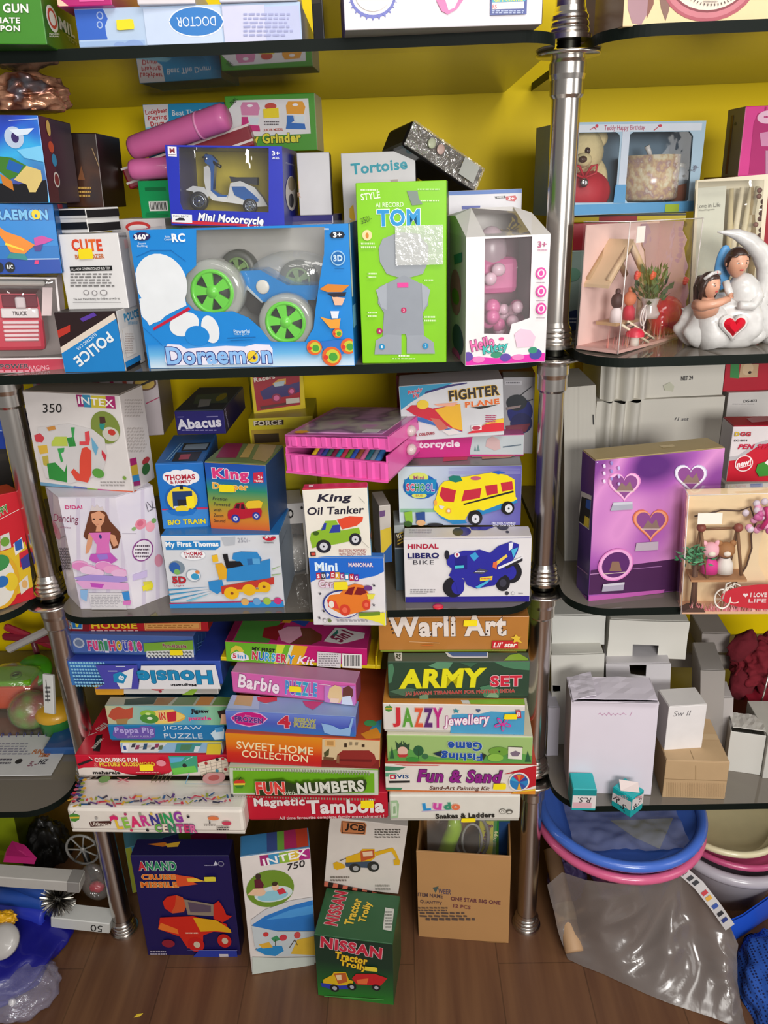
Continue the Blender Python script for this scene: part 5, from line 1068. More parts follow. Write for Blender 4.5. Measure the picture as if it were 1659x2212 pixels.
# ================================================================== third shelf
# doll box: six-sided carton
def hex_carton(label):
    f0,f1=on_z(*zpt('I',690,2112),T3),on_z(*zpt('I',1145,2112),T3);a=np.array(f1-f0);s=np.linalg.norm(a);yaw=math.atan2(a[1],a[0])
    pt=np.array(on_z(*zpt('I',690,2112),T3));h=0.05
    best=1e9
    for hh in np.linspace(.1,.3,401):
        e=abs(proj(pt+np.array([0,0,hh]))[1]-zpt('I',610,1168)[1])
        if e < best:best,h=e,hh
    R=rot3(yaw,0,0);foot=[np.array([0,0]),np.array([s,0])];an=math.radians(48);s2=s*0.72
    P2=[(0,0),(s,0),(s+s2*math.cos(an),s2*math.sin(an)),(s,2*s2*math.sin(an)),(0,2*s2*math.sin(an)),(-s2*math.cos(an),s2*math.sin(an))]
    c=(s/2,s2*math.sin(an));o=pt+R @ np.array([c[0],c[1],0])
    r=empty('doll_box',tuple(o),label,'box',None,Matrix(R.tolist()));inv=lambda P:R.T @ (np.asarray(P)-o)
    body=cloudprint(('e4dfe6','d8d2e0','ece6ea'),12.0);mb=MB();n=6
    V=[(x-c[0],y-c[1],0) for x,y in P2]+[(x-c[0],y-c[1],h) for x,y in P2]
    mb.add(V,[(i,(i+1) % n,(i+1) % n+n,i+n) for i in range(n)]+[tuple(range(n-1,-1,-1))],body)
    def panel(i):
        a,b2=np.array(P2[i]),np.array(P2[(i+1) % 6]);U=(b2-a)/np.linalg.norm(b2-a);U3=R @ np.array([U[0],U[1],0]);O=pt+R @ np.array([a[0],a[1],0])
        return Panel(O,U3,np.array([0,0,1.0]),float(np.linalg.norm(b2-a)),float(h),'I')
    fr,rt,lf=panel(0),panel(1),panel(5)
    stripes=lambda p,xs:[P_('cfc6d8',x,1060,x+30,1060,x+44,2130,x+10,2130) for x in xs]
    fr.draw(mb,inv,stripes(fr,(650,780,900,1030))+[T_('DIDAI',630,1245,146,32,'c83a78',None,0,0.03),T_('Dancing',565,1350,215,84,'7a2a4a',None,0,0.0,0.25,-0.08),T_('princess',560,1418,90,20,'8a4a6a',None,0,0,0.2,-0.1),
        P_('6a3c28',770,1280,850,1255,910,1290,940,1360,1040,1470,1010,1590,960,1600,930,1500,790,1500,740,1520,715,1490),P_('d89a78',780,1300,850,1275,900,1310,890,1370,862,1410,870,1450,820,1450,828,1405,790,1370),E_('3a2a24',805,1345,12,7),E_('3a2a24',862,1345,12,7),L_('b04a50',4,826,1388,846,1388),P_('d4c8c8',775,1275,790,1225,815,1245,832,1215,855,1245,880,1235,890,1272),
        P_('d89a78',760,1470,800,1465,790,1560,760,1630,735,1640,740,1580),P_('d89a78',940,1470,985,1480,1015,1560,975,1580,950,1530),P_('d870b8',765,1460,950,1455,935,1560,945,1640,825,1640,830,1560),E_('3a3a7a',862,1492,12,18),P_('c058b8',780,1640,950,1630,1010,1690,960,1720,820,1715,765,1690),P_('9a78d0',830,1645,920,1640,930,1680,850,1690)]+
        [E_(['e8a0cc','e4b4d8','dc88c0','e8c4e0','e090c8'][i % 5],690+(i*67) % 400,1730+(i*31) % 90,70,34) for i in range(14)]+[P_('a890d4',640,1840,780,1810,1100,1830,1200,1790,1200,1850,1000,1880,700,1870),P_('e0a4d4',650,1860,1100,1880,1120,1940,720,1930),P_('c050b8',780,1880,900,1890,880,1925,790,1915),P_('8ab4e0',695,1940,760,1940,750,2040,700,2010),R_('d8d4d8',780,1965,1080,2106),N_('b0acb4',790,1980,1060,2090,8),P_('3a8ad0',1050,1960,1110,1950,1120,2020,1070,2030),P_('d878c0',1060,2030,1130,2030,1120,2070,1060,2065)])
    rt.draw(mb,inv,stripes(rt,(1200,1320))+[E_('e0889c',1200,1390,50,46),E_('d06a84',1195,1385,28,26),E_('e8a0b0',1280,1410,40,46),E_('7aa860',1310,1360,22,22),E_('8ab070',1140,1430,20,16),L_('a09aa8',4,1040,1470,1160,1470),E_('8a3a8a',1215,1612,94,96),E_('e6e0e8',1215,1612,84,86),N_('5a4a5a',1150,1560,1280,1680,4),E_('d08aa0',1350,1700,36,54),L_('4a4450',5,1250,1200,1290,1250,1330,1250),L_('4a4450',5,1240,1210,1260,1280,1300,1260,1290,1190),P_('d8d048',1215,1880,1290,1875,1295,1950,1240,1960),P_('c8b8e0',1130,1820,1250,1780,1250,1840,1130,1870)])
    lf.draw(mb,inv,stripes(lf,(420,520))+[E_('e0a0b0',475,1440,34,60),E_('d88098',470,1430,18,34),L_('a09aa8',4,520,1510,600,1470),N_('6a6470',515,1590,620,1780,8),E_('d8a8b0',520,1770,14,40),L_('8a7a80',4,560,1800,570,1860)])
    mb.build('carton',r)
    m2=MB();m2.add([(x-c[0],y-c[1],h-.0005) for x,y in P2]+[(x-c[0],y-c[1],h+.0012) for x,y in P2],[tuple(range(6,12))]+[(i,(i+1) % 6,(i+1) % 6+6,i+6) for i in range(6)],M('cfcad6',.4));m2.build('top_flap',r)
    b=Box();b.top=T3+h+.0012;BOXES['doll']=b
    for p,col,xy in ((rt,'e8dc30',(1215,1885,1295,1960)),):
        p.lay += 2;m3=MB();q0,q1=p.uv(xy[0],xy[3]),p.uv(xy[2],xy[1]);p.poly(m3,inv,[q0,(q1[0],q0[1]),q1,(q0[0],q1[1])],M(col,.5));m3.build('price_sticker',r)
hex_carton('white six-sided doll box printed with a doll in a pink gown, by the left pole')
carton('pool_box','toy_box','white box with a rainbow stripe and handwritten price, on top of the doll box',[195,255,1020,296,1136,1128,340,1060],['dad4d2','d4cdca','9a9088'],on='doll',z='I',dep=0.12,yaw0=-0.12,sy=0.05,back=('tr',1236,245),flap=True,st=0.03,
    art=dict(front=[P_('6a9ab8',335,1030,630,1068,630,1100,335,1072),P_('5a6aa8',630,1064,745,1080,745,1115,630,1098),P_('8ab03a',745,1080,835,1092,835,1120,745,1112),P_('b83080',835,1090,940,1098,945,1128,835,1118),P_('d8582c',940,1098,1140,1108,1140,1135,945,1128),
        P_('9a2a6a',650,285,712,288,718,388,668,388),R_('3a8ab0',712,288,780,392),P_('c8b83a',780,292,905,296,910,400,784,394),P_('a8286a',905,296,982,300,992,405,910,400),T_('INTEX',822,345,300,62,'f0ecec',None,0,0.02,0,-0.05),T_('350',448,400,170,76,'1c1a1a',None,0,0.0,0.2,0.05),
        E_('7a8a3c',905,565,122,138),E_('c8c4b8',950,620,70,60),E_('c03a30',960,605,32,26),P_('4a3028',855,470,900,470,910,520,860,540),P_('2a8a80',855,530,905,530,890,590,860,570),
        P_('d0cccc',330,560,600,530,800,580,900,660,920,800,880,960,600,1040,400,990,340,800),P_('c8404a',300,630,350,610,390,650,370,690,315,685),P_('d8b040',330,720,410,710,420,780,350,790),P_('b8a848',370,810,420,800,430,900,380,880),P_('2f8a3c',410,870,480,860,560,940,580,870,582,1030,430,1000),P_('3aa050',500,740,560,735,555,770,530,780,550,850,530,860),P_('b8c850',450,690,480,640,580,640,590,720,450,720),P_('2f8a3c',580,650,640,640,660,720,600,725),P_('3a9a50',615,560,650,560,640,640,632,690,624,620),P_('d84a38',690,840,710,740,750,725,790,760,790,960,760,1030,660,1010,615,940,640,910,690,960),P_('d84a50',735,600,770,590,780,660,770,710,690,710,690,680,740,680),P_('6aa8c8',790,640,850,730,830,800,800,740),P_('c83a48',880,750,920,800,910,850,880,790),E_('5a9a40',850,950,50,40),P_('c88a40',410,560,480,545,490,575,430,590),N_('a09a98',870,1015,1095,1065,2),E_('7aa040',1075,990,16,16)],
        right=[P_('a8286a',1105,835,1160,822,1168,880,1112,895),P_('c8a83a',1112,895,1168,880,1180,965,1125,980),P_('3a8ac0',1125,980,1182,965,1190,1020,1135,1030),P_('9a2a6a',1135,1030,1192,1018,1196,1060,1140,1068),N_('b8b0ac',1060,320,1220,480,6),N_('b8b0ac',1080,560,1250,780,8),E_('b03a40',1240,850,34,30),E_('3a6a3a',1240,920,36,50),P_('d8582c',1140,1106,1245,1080,1245,1110,1145,1138),P_('5a7ac0',1245,1080,1360,1040,1360,1075,1250,1108)],
        top=[]))
carton('back_white','toy_box','white box with a thin magenta border, behind the white rainbow-striped box',[300,160,1340,130,1400,620,340,700],['c4b8bc','8a8084','a89a9e'],zb=None,Y=0.22,z='I',dep=0.14,back=None,st=0.03,root=True,
    art=dict(front=[P_('b02a5c',300,160,1340,130,1340,150,310,200),P_('b02a5c',930,150,960,148,985,240,950,240),E_('8a2a4a',818,215,62,42),E_('6a4a3a',1235,190,100,62),E_('c8a84a',1235,190,84,50),L_('2a2420',18,1180,215,1300,160),P_('b04a3a',1040,150,1075,150,1090,220,1055,225),L_('b02a5c',8,1250,360,1400,290)]))
carton('abacus','toy_box','dark navy box with plain white lettering, above the pair of blue boxes',[270,405,695,395,745,600,300,612],['241e6a','1a164c','3c4450'],zb=None,Y=0.14,z='J',dep=0.12,back=('tl',490,200),flap=True,
    art=dict(front=[T_('Abacus',490,508,395,92,'dcd8e4',None,0,0.04,0,0.05),N_('8a84b4',340,560,670,580,1),R_('6a64a0',300,448,360,456),R_('8a84b4',560,445,660,453)],top=[P_('5a6a5a',470,260,740,240,745,330,440,340),E_('a8983a',690,280,40,34),P_('a0a0a0',500,300,600,300,580,360,480,370)],right=[T_('Abacus',735,455,50,60,'a8a4c4',None,0,0.03,0,-1.2)]))
carton('train','toy_box','white and blue box picturing a blue toy locomotive, under the pair of blue boxes',[152,1500,1200,1502,1250,2120,240,2140],['d4d6dc','8a98a8','2a74b8'],zb=T3,z='J',dep=0.11,flap=True,
    art=dict(front=[P_('2a80c4',190,1550,680,1545,680,1600,640,1630,200,1630),T_('My First Thomas',430,1585,470,60,'eef2f6',None,0,0.05),E_('c8ccd4',440,1672,118,52),E_('eef0f4',440,1672,108,44),T_('THOMAS',440,1660,170,34,'b02038',None,0,0.04),T_('& FRIENDS',442,1690,140,22,'8a2a3a',None,0,0.02),
        P_('b8bcc4',690,1520,815,1510,810,1580,720,1590),T_('250/-',890,1540,110,40,'9a9ca8'),E_('7a8a98',298,1782,70,60),E_('2f5ea8',280,1785,48,50),E_('7ab060',300,1820,28,24),E_('9aa4b0',445,1850,66,56),E_('e4e6ea',445,1850,58,48),E_('3a9ac8',460,1860,36,28),E_('d8844a',480,1820,18,16),T_('5D',320,1890,120,60,'c02a38','2a2a34',0.02,0.08),T_('Light',320,1942,90,18,'c02a38'),
        P_('3a94c4',215,1970,590,1950,215,1985),P_('3a94c4',220,2010,600,1970,225,2025),P_('3a94c4',240,2060,610,1985,250,2075),P_('7ac0d8',380,2070,620,2000,420,2075),P_('9ac07a',1140,1790,1230,1760,1140,1800),P_('9ac07a',1140,1840,1240,1830,1140,1852),
        P_('2f86c8',745,1780,900,1760,1125,1700,1130,1880,740,1900),P_('2f86c8',790,1700,800,1650,870,1635,1010,1640,1050,1700,1040,1720,900,1760),P_('2a6aa8',920,1700,1040,1690,1040,1740,930,1755),R_('5aa4d8',970,1695,1035,1745),P_('1c1c20',705,1660,750,1655,760,1720,860,1720,890,1760,740,1785),P_('e0a82a',640,1745,700,1735,745,1790,740,1870,680,1890),P_('e8b82a',610,1670,660,1660,670,1720,620,1730),P_('2f86c8',580,1900,700,1880,720,1960,660,2010,590,1970),P_('c03a30',690,1940,1160,1860,1160,1920,700,2010),E_('e8b420',785,2000,66,54),E_('e8b420',940,1970,60,50),E_('e8b420',1075,1945,56,48),R_('e8b420',790,1965,1070,1990),E_('8a4a2a',790,2000,14,12),E_('8a4a2a',1072,1942,14,12),
        P_('b02a58',240,2085,1250,2060,1250,2068,240,2095),P_('2a8ad0',240,2095,1250,2070,1250,2120,240,2142),E_('d8a860',905,2075,34,30),E_('6aa0d0',1010,2072,34,30),E_('a0c04a',1100,2068,34,30),E_('c8387c',1195,2065,34,30),E_('c02038',1118,1505,58,30),T_('3+',1112,1500,60,26,'f0e8ec',None,0,0.04),N_('3a3a44',1075,1545,1165,1560,1)],
        right=[R_('8a98a8',1200,1500,1300,2150)]))
carton('blue_train','toy_box','blue box with a cloud badge and yellow ring, standing on the locomotive box',[106,876,545,850,576,1430,172,1440],['1d6ec0','1a5ca0','2a66a8'],on='train',z='J',dep=0.11,back=('tl',290,640),flap=True,st=0.02,
    art=dict(front=[E_('e8e6ea',225,985,55,46),E_('e8e6ea',290,960,60,40),E_('e8e6ea',380,955,70,40),E_('e8e6ea',440,985,55,50),E_('e8e6ea',330,1010,130,56),T_('THOMAS',325,985,265,48,'b01c34',None,0,0.05),T_('& FAMILY',330,1026,185,28,'a8283c',None,0,0.03),E_('1a5aa8',345,1180,152,130),E_('e8cc30',345,1178,134,112),P_('1c3a6a',255,1110,430,1105,440,1240,265,1250),P_('24242c',300,1180,400,1180,390,1240,310,1240),P_('e4e0e0',270,1240,440,1230,430,1255,280,1265),P_('1a1a20',320,1055,350,1055,352,1090,322,1090),P_('c02038',270,1260,430,1250,400,1285,300,1290),
        P_('c83060',165,1262,220,1262,230,1275,168,1275),P_('c83060',470,1250,570,1250,570,1265,470,1268),P_('3a84cc',166,1275,570,1265,576,1440,172,1440),T_('B/O TRAIN',385,1375,335,46,'e8d428','1a3a70',0.03,0.06),P_('1d6ec0',200,1270,480,1262,440,1310,350,1325,250,1310),E_('e8cc30',345,1262,60,30),E_('1d6ec0',345,1300,80,22)],
        top=[P_('2a3038',360,690,600,680,560,750,330,760),P_('8a9aa8',380,700,580,690,550,740,350,745),P_('2a3038',290,770,520,760,470,845,250,850),P_('a84a5a',330,790,420,785,400,830,310,835),L_('7aa8d0',6,200,840,330,690),L_('7aa8d0',6,225,840,355,690)]),
    stickers=[(382,1145,455,1255)])
carton('dumper','toy_box','box fading from blue to orange with a red dump truck, above the locomotive box',[550,845,1105,884,1097,1470,582,1446],[grad([(0,'d8582a'),(0.2,'d08a30'),(0.42,'8a9a3a'),(0.62,'2a8a6a'),(0.8,'1c5ab0')],1),'2a4a78','6a7a4a'],on='train',z='J',dep=0.1,yaw0=-0.15,back=('tl',690,640),flap=True,st=0.02,
    art=dict(front=[G_([(0,'d8582a'),(0.2,'d08a30'),(0.42,'8a9a3a'),(0.6,'2a8a6a'),(0.78,'1c5ab0'),(1,'1c4ca8')],1,540,840,1110,1480),T_('King',770,970,320,120,'d8387c','f0e8ec',0.05,0.05),T_('Dumper',770,1075,315,74,'e8a83a','f4e4c8',0.03,0.05),P_('c82848',972,945,1060,938,1064,1032,976,1034),T_('2+',1035,985,40,34,'f4f0f0',None,0,0.04),T_('YEARS',1018,1018,74,18,'f4e8e8',None,0,0.03),
        T_('Friction',680,1175,130,28,'20283a',None,0,0,0.2),T_('Powered',698,1224,145,28,'20283a',None,0,0,0.2),T_('with',660,1272,68,26,'2a2a30',None,0,0,0.2),T_('Zoom',668,1320,88,28,'2a2a30',None,0,0,0.2),T_('Sound',680,1366,104,28,'3a2a28',None,0,0,0.2)]+car_art(905,1290,310,'b81c34','3a1a24','2a3a9a','c8d0e8',bed='e8c030'),
        top=[P_('8a2a4a',640,815,720,690,880,690,820,815),P_('b89a5a',850,815,930,690,990,690,930,815),P_('a08a5a',960,830,1040,680,1180,700,1110,860)]),
    stickers=[(678,1045,812,1112)])
carton('racers','toy_box','red box with yellow border and purple car picture, back of the third shelf',[935,90,1420,60,1430,375,985,440],['d4bc1c','b8c020','c8b020'],zb=None,Y=0.24,z='J',dep=0.09,back=('tl',862,95),st=0.03,
    art=dict(front=[P_('a01c2c',965,100,1380,80,1390,345,1005,400),T_('Racers',1070,110,190,40,'e8e0d4',None,0,0.03,0,0.1),P_('38306a',1030,230,1120,180,1200,150,1280,170,1380,140,1380,230,1270,270,1060,300),P_('d8a04a',1140,160,1190,120,1260,110,1260,160,1160,185),P_('b0c0c8',1150,150,1250,130,1240,175,1160,185),E_('8a2a4a',1175,285,42,40),E_('d86a9a',1175,285,26,24),E_('8a2a4a',1310,225,34,34),E_('d86a9a',1310,225,20,20),P_('5a2a2a',1030,360,1350,310,1350,330,1040,385),R_('c8c0b4',1260,285,1380,330)]))
carton('force','toy_box','flat yellow box with dark lettering under the purple car box',[925,470,1500,445,1510,900,960,900],['c8b81e','a8a01c','c0b428'],hb=True,zb=T3,Y=0.2,z='J',dep=0.12,st=0.04,art=dict(front=[P_('2a1410',975,490,1240,478,1240,522,985,528),T_('FORCE',1100,505,250,44,'d8ccb4','2a1410',0.03,0.06),R_('a88a2a',960,560,1400,700),R_('403018',980,600,1200,680)]))
# clear jar pack with black and white print
b=window_carton('jar_pack','toy_pack','clear pack with white panel and black spots, between locomotive box and truck boxes',[50,1165,262,1150,310,2030,110,2060],['d0ccc8','b8b4b0','c8c4c0'],[70,1330,250,1320,300,2010,130,2030],zb=None,Y=0.12,z='K',dep=0.06,inside='6a6660',sides=False,st=0.02,
    art=dict(front=[E_('1c1c1c',142,1240,28,38),E_('d0ccc8',146,1240,13,22),E_('1c1c1c',118,1322,10,10),E_('1c1c1c',240,1190,10,14)]),film_kw=dict(clear=0.9,bump=0.6,scale=30))
mb=MB();mb.lathe([(0,.004),(.026,.004),(.028,.012),(.028,b.h*.3),(.022,b.h*.34),(0,b.h*.34)],M('26282a',.2,'plastic'),n=24);mb.build('dark_base',b.root)
mb=MB();mb.lathe([(0,b.h*.36),(.024,b.h*.36),(.026,b.h*.5),(.022,b.h*.6),(0,b.h*.62)],M('a8a49e',.3),n=24);mb.build('grey_body',b.root)
# truck boxes
carton('minicar','toy_box','white and blue box picturing an orange toy car, overhanging the front of the third shelf',[300,1606,926,1612,951,2180,335,2176],['dcd8dc','b0b4b8','3a74c0'],zb=T3,z='K',dep=0.11,back=('tr',990,1580),flap=True,
    art=dict(front=[P_('1f66c8',300,1606,930,1610,940,1720,860,1760,720,1790,560,1740,420,1760,315,1815),T_('Mini',445,1685,190,74,'dcecf8',None,0,0.08),T_('MANOHAR',735,1668,205,34,'d8d8e8','b03048',0.05,0.05)]+[x for i,(ch,bc) in enumerate(zip('SUPERKING',['c02838','3a3a44','2a5ab8','c02838','d8a02a','8a3a7a','2a8ab8','c02838','7a2a8a'])) for x in (P_(bc,362+i*40,1740+4*abs(i-3)-18,398+i*40,1738+4*abs(i-3)-18,400+i*40,1776+4*abs(i-3),364+i*40,1778+4*abs(i-3)),T_(ch,381+i*40,1750+4*abs(i-3),22,32,'f0ecf0',None,0,0.04))]+
        [T_('Car',448,1820,120,62,'d8c8d8','a02848',0.05,0.04),E_('2a3a8a',580,1990,160,118),E_('dcd8dc',584,1990,152,110)]+[P_('e0782a',455,1950,480,1910,560,1900,620,1840,690,1815,760,1830,800,1890,820,1960,810,2030,700,2060,600,2080,520,2040,470,2010),P_('7a1c24',600,1900,640,1850,690,1840,665,1910),P_('7a1c24',680,1905,710,1845,760,1850,790,1890,740,1910),P_('d8443a',455,1945,530,1960,560,2030,470,2010),E_('d0402c',605,2035,46,48),E_('e86a50',605,2035,22,24),E_('d0402c',785,1990,34,42),E_('e86a50',785,1990,16,20),E_('e4e0d4',494,1985,22,30),E_('6a3a7a',800,1850,36,22),P_('e0d848',790,1900,860,1900,840,1940,800,1940)]+
        [P_('e4dc3a',720,2080,960,2050,960,2180,900,2140,800,2110,730,2100),P_('6a8a2a',720,2055,900,2045,900,2075,730,2085)]+[P_('2a2a3a',x,y-14,x+4,y-4,x+14,y-4,x+6,y+3,x+9,y+13,x,y+6,x-9,y+13,x-6,y+3,x-14,y-4,x-4,y-4) for x,y in ((394,2098),(430,2040),(400,1895),(850,1825),(848,1988))]+[E_('8a8a90',440,2118,15,15),E_('dcd8dc',440,2118,12,12),E_('6a7a4a',480,2118,16,15),N_('9a98a0',540,2110,820,2130,1),L_('a8a6ac',2,430,2155,820,2150)],
        right=[N_('8a8c94',945,1680,990,1980,14),P_('e4dc3a',930,2060,990,2040,970,2180,940,2180)]),stickers=[('front','ecd820',515,1790,632,1860)])
carton('tanker','toy_box','cream box picturing a green and orange tanker truck, under the pink art case',[230,1042,780,1022,835,1596,306,1612],['e2dcd0','2a8ab4','c02840'],on='minicar',z='K',dep=0.1,back=('tr',815,985),flap=True,
    art=dict(front=[T_('King',515,1115,295,82,'201c30',None,0,0.03,0.2),T_('Oil Tanker',525,1212,478,66,'201c30',None,0,0.02,0.15)]+[P_('d8482c',535,1290,640,1260,755,1265,750,1300,700,1340,580,1370),P_('86b02c',310,1450,320,1400,400,1370,440,1300,530,1295,570,1380,720,1355,735,1410,700,1420,640,1470,500,1500,380,1510,330,1530),P_('2a3a9a',470,1400,500,1335,560,1330,565,1395),P_('2a3a9a',402,1380,430,1315,448,1318,440,1370),E_('22222e',425,1512,62,56),E_('c8c8d0',425,1512,34,32),E_('22222e',690,1452,52,52),E_('c8c8d0',690,1452,30,30),E_('22222e',425,1512,8,8),E_('22222e',690,1452,8,8),E_('3a5a1a',360,1400,26,18)]+[T_('FRICTION POWERED',668,1545,230,24,'9a3a44'),T_('WITH ZOOM SOUND',668,1575,225,24,'9a3a44'),P_('2a2220',312,1555,358,1553,360,1592,316,1594),R_('c84a3a',322,1562,352,1584),L_('8a8a80',3,720,1095,768,1145),L_('a8a49a',3,750,1468,805,1520)],
        right=[R_('8a2438',800,1130,890,1200),L_('8ad0e8',6,815,1010,840,1590)],top=[E_('e8dcd4',460,962,50,16),E_('d8a850',690,970,36,14),P_('e0ccd0',300,1005,340,1000,335,1020,300,1022)]))
carton('book_box','toy_box','narrow white and yellow box leaning behind the truck boxes',[880,1175,985,1165,1000,1640,915,1660],['c4bcb4','a09a94','b8b0a8'],zb=None,Y=0.07,z='K',dep=0.06,st=0.03,art=dict(front=[P_('d8bc3a',870,1390,990,1350,1000,1500,900,1600),P_('2a5a9a',900,1600,1000,1480,1000,1660,915,1660),P_('6a4a7a',890,1220,940,1210,935,1260,895,1270)]))
# pink art case with crayons
CY=0.0
ct=BOXES['tanker'];ac=empty('art_case',(0,0,0));pk,pk2=M('e85cae',0.35,'plastic'),M('c2589c',0.35,'plastic')
z0=ct.top+0.0012
a,c2=on_z(*zpt('K',120,890),z0),on_z(*zpt('K',968,975),z0)
ax=Vector((c2[0]-a[0],c2[1]-a[1],0));wA=ax.length;yawA=math.atan2(ax.y,ax.x);Ra=Matrix.Rotation(yawA,3,'Z') ;dA=0.17
oA=Vector((a[0],a[1],z0));ac.matrix_world=Matrix.Translation(oA) @ Ra.to_4x4();tag(ac,'open pink plastic art case with a row of crayons, balanced on the cream truck box','art case')
hA=0.036
mb=MB();t=.0025
mb.box((wA/2,dA/2,t/2),(wA,dA,t),pk2);mb.box((wA/2,dA-t/2,hA/2),(wA,t,hA),pk2);mb.box((t/2,dA/2,hA/2),(t,dA,hA),pk);mb.box((wA-t/2,dA/2,hA/2),(t,dA,hA),pk)
n=48;vs=[]
for i in range(n+1):
    x=wA*i/n;y=-.0022*(1 if (i // 3) % 2 else 0);vs += [(x,y,0),(x,y-.001,hA*.72)]
mb.add(vs,[(2*i,2*i+2,2*i+3,2*i+1) for i in range(n)],pk);mb.box((wA/2,0.001,hA*.72),(wA,.005,.0022),pk);mb.box((wA/2,-.0015,.001),(wA,.004,.003),pk);mb.build('tray',ac)
lid_e=empty('lid',(0,dA,hA));lid_e.parent=ac;lid_e.rotation_euler=(-0.03,-0.06,0)
mb=MB();mb.box((wA*.51,-dA*.5,.011),(wA*1.0,dA,.003),M('c060a4',.3,'plastic'));mb.box((wA*.51,-dA+.002,.003),(wA,.004,.017),pk);mb.box((.004,-dA*.5,.004),(.004,dA,.014),pk);mb.box((wA*1.005,-dA*.5,.002),(.006,dA,.02),pk)
for i in range(9):mb.box((wA*(.1+.1*i),-dA-.0005,.003),(.009,.003,.014),pk,.002)
mb.build('lid_shell',lid_e)
mb=MB();mb.box((wA*.5,-dA*.5,.0129),(wA*.86,dA*.86,.0008),cloudprint(('a868a0','c890b8','b4aca4','86688a','d09ac8'),16.0,.12));mb.build('picture_sheet',lid_e)
mb=MB();mb.box((wA*.8,-dA*.86,.0136),(.022,.015,.0004),M('c8c4c0',.5));mb.build('price_label',lid_e)
mb=MB();pts=[]
for i in range(16):q=2*math.pi*i/16;rr=.012 if i % 2 else .0095;pts.append((wA*.14+rr*math.cos(q),-dA*.93+rr*.7*math.sin(q),.0137))
mb.add(pts,[tuple(range(16))],M('e8a030',.4));mb.build('star_sticker',lid_e)
cols=['e8c030','7a3a8a','3a4a9a','4a6a5a','8a2a4a','2a8aa0','c83a5a','6a8a3a','3a5ab8','9a5a3a','d86a9a','2a6a7a','7a8a9a','3a7ac0']
for i,c in enumerate(cols):
    x=wA*(.24+.048*i);mb=MB();mb.lathe([(0,0),(.0022,.002),(.0042,.007),(.0045,.05),(.0045,.06)],M(c,.4),c=(x,.006,hA*.55),n=12,R=Matrix.Rotation(-1.25,3,'X'));o=mb.build('crayon',ac)
mb=MB();mb.tube([(.002,dA*.2,hA*.9),(-.012,dA*.35,hA*1.0),(-.014,dA*.65,hA),(.002,dA*.8,hA*.9)],.0032,pk2,n=8);mb.build('handle',ac)
for zz in (hA*1.35,hA*.6):
    mb=MB();mb.ball((wA+.006,dA*.45,zz),(.007,.01,.008),film('e8dcd8',clear=.4,rough=.1),u=12,v=8);mb.build('clear_clasp',ac)
# right pile of the third shelf
carton('bike','toy_box','white box picturing a dark blue toy motorbike, with a blue bottom band',[165,1500,1281,1490,1266,2050,182,2060],['dcd8da','b4b0b8','d4d0d2'],zb=T3,z='L',dep=0.1,back=('tr',1262,1400),flap=True,st=0.02,
    art=dict(front=[P_('2a2288',178,2008,1270,2000,1268,2052,182,2062),P_('3a3478',165,1500,1281,1488,1281,1494,165,1508),T_('HINDAL',338,1568,268,42,'b02440',None,0,0.04),T_('LIBERO',340,1648,272,46,'1c1c60',None,0,0.06),L_('6a6a80',2,205,1678,475,1674),T_('BIKE',342,1706,180,36,'30303c',None,0,-0.005,0,0,1.1),N_('7a787c',228,1935,460,1970,2),L_('8a888c',3,225,1976,370,1974),E_('3a3a40',1065,1972,17,17),E_('a0a0a4',1118,1972,15,15),E_('dcd8da',1118,1972,12,12),N_('9a9aa0',1165,1965,1210,1980,1),
        E_('1c1c24',600,1920,90,88),E_('2c2ca0',640,1920,56,62),E_('1c1c24',1110,1790,84,92),E_('2c2ca0',1090,1790,56,64),E_('1c1c24',1030,1880,62,72),E_('3a3a48',1030,1880,30,34),P_('2a2a9a',570,1640,690,1600,780,1600,830,1590,920,1620,990,1560,1100,1520,1170,1545,1160,1600,1120,1680,1100,1780,1000,1840,960,1900,800,1930,720,1900,690,1840,640,1830,560,1820,590,1760,545,1720,540,1660),P_('1f1f80',610,1660,720,1640,720,1760,620,1760),P_('2a2a9a',560,1810,620,1790,700,1860,680,1960,640,1970,620,1880),E_('20202c',545,1635,20,40),P_('3a9ad0',740,1640,790,1610,820,1650,780,1690),P_('e8c850',960,1700,1060,1630,1070,1650,970,1730),P_('e06a40',945,1700,980,1690,975,1760,940,1740),P_('e4e4f0',1080,1530,1120,1525,1110,1580,1080,1600),P_('4ab0d8',1100,1590,1160,1570,1120,1660),P_('e4e4ea',985,1740,1195,1650,1205,1665,990,1760),P_('24242c',1050,1735,1200,1660,1200,1685,1060,1755),P_('4a4a5a',770,1790,830,1750,905,1770,850,1800),N_('c8c8d8',790,1770,880,1786,1),P_('e8d040',830,1830,940,1815,935,1850,830,1860),N_('c02848',840,1828,930,1850,1),P_('4ab0d8',790,1910,920,1840,900,1870,820,1925),E_('e8e4ec',632,1632,24,22),T_('8',632,1632,20,30,'b02440',None,0,0.04),P_('4ac0d0',610,1725,690,1720,690,1745,615,1750)],
        top=[E_('2c2c90',690,1440,64,38),E_('24242c',640,1445,46,34),P_('2c2ca0',740,1400,960,1400,880,1432,760,1430),E_('24242c',1030,1405,50,26),N_('b0acb4',220,1420,430,1460,2),E_('3a3a40',1070,1448,15,10)]))
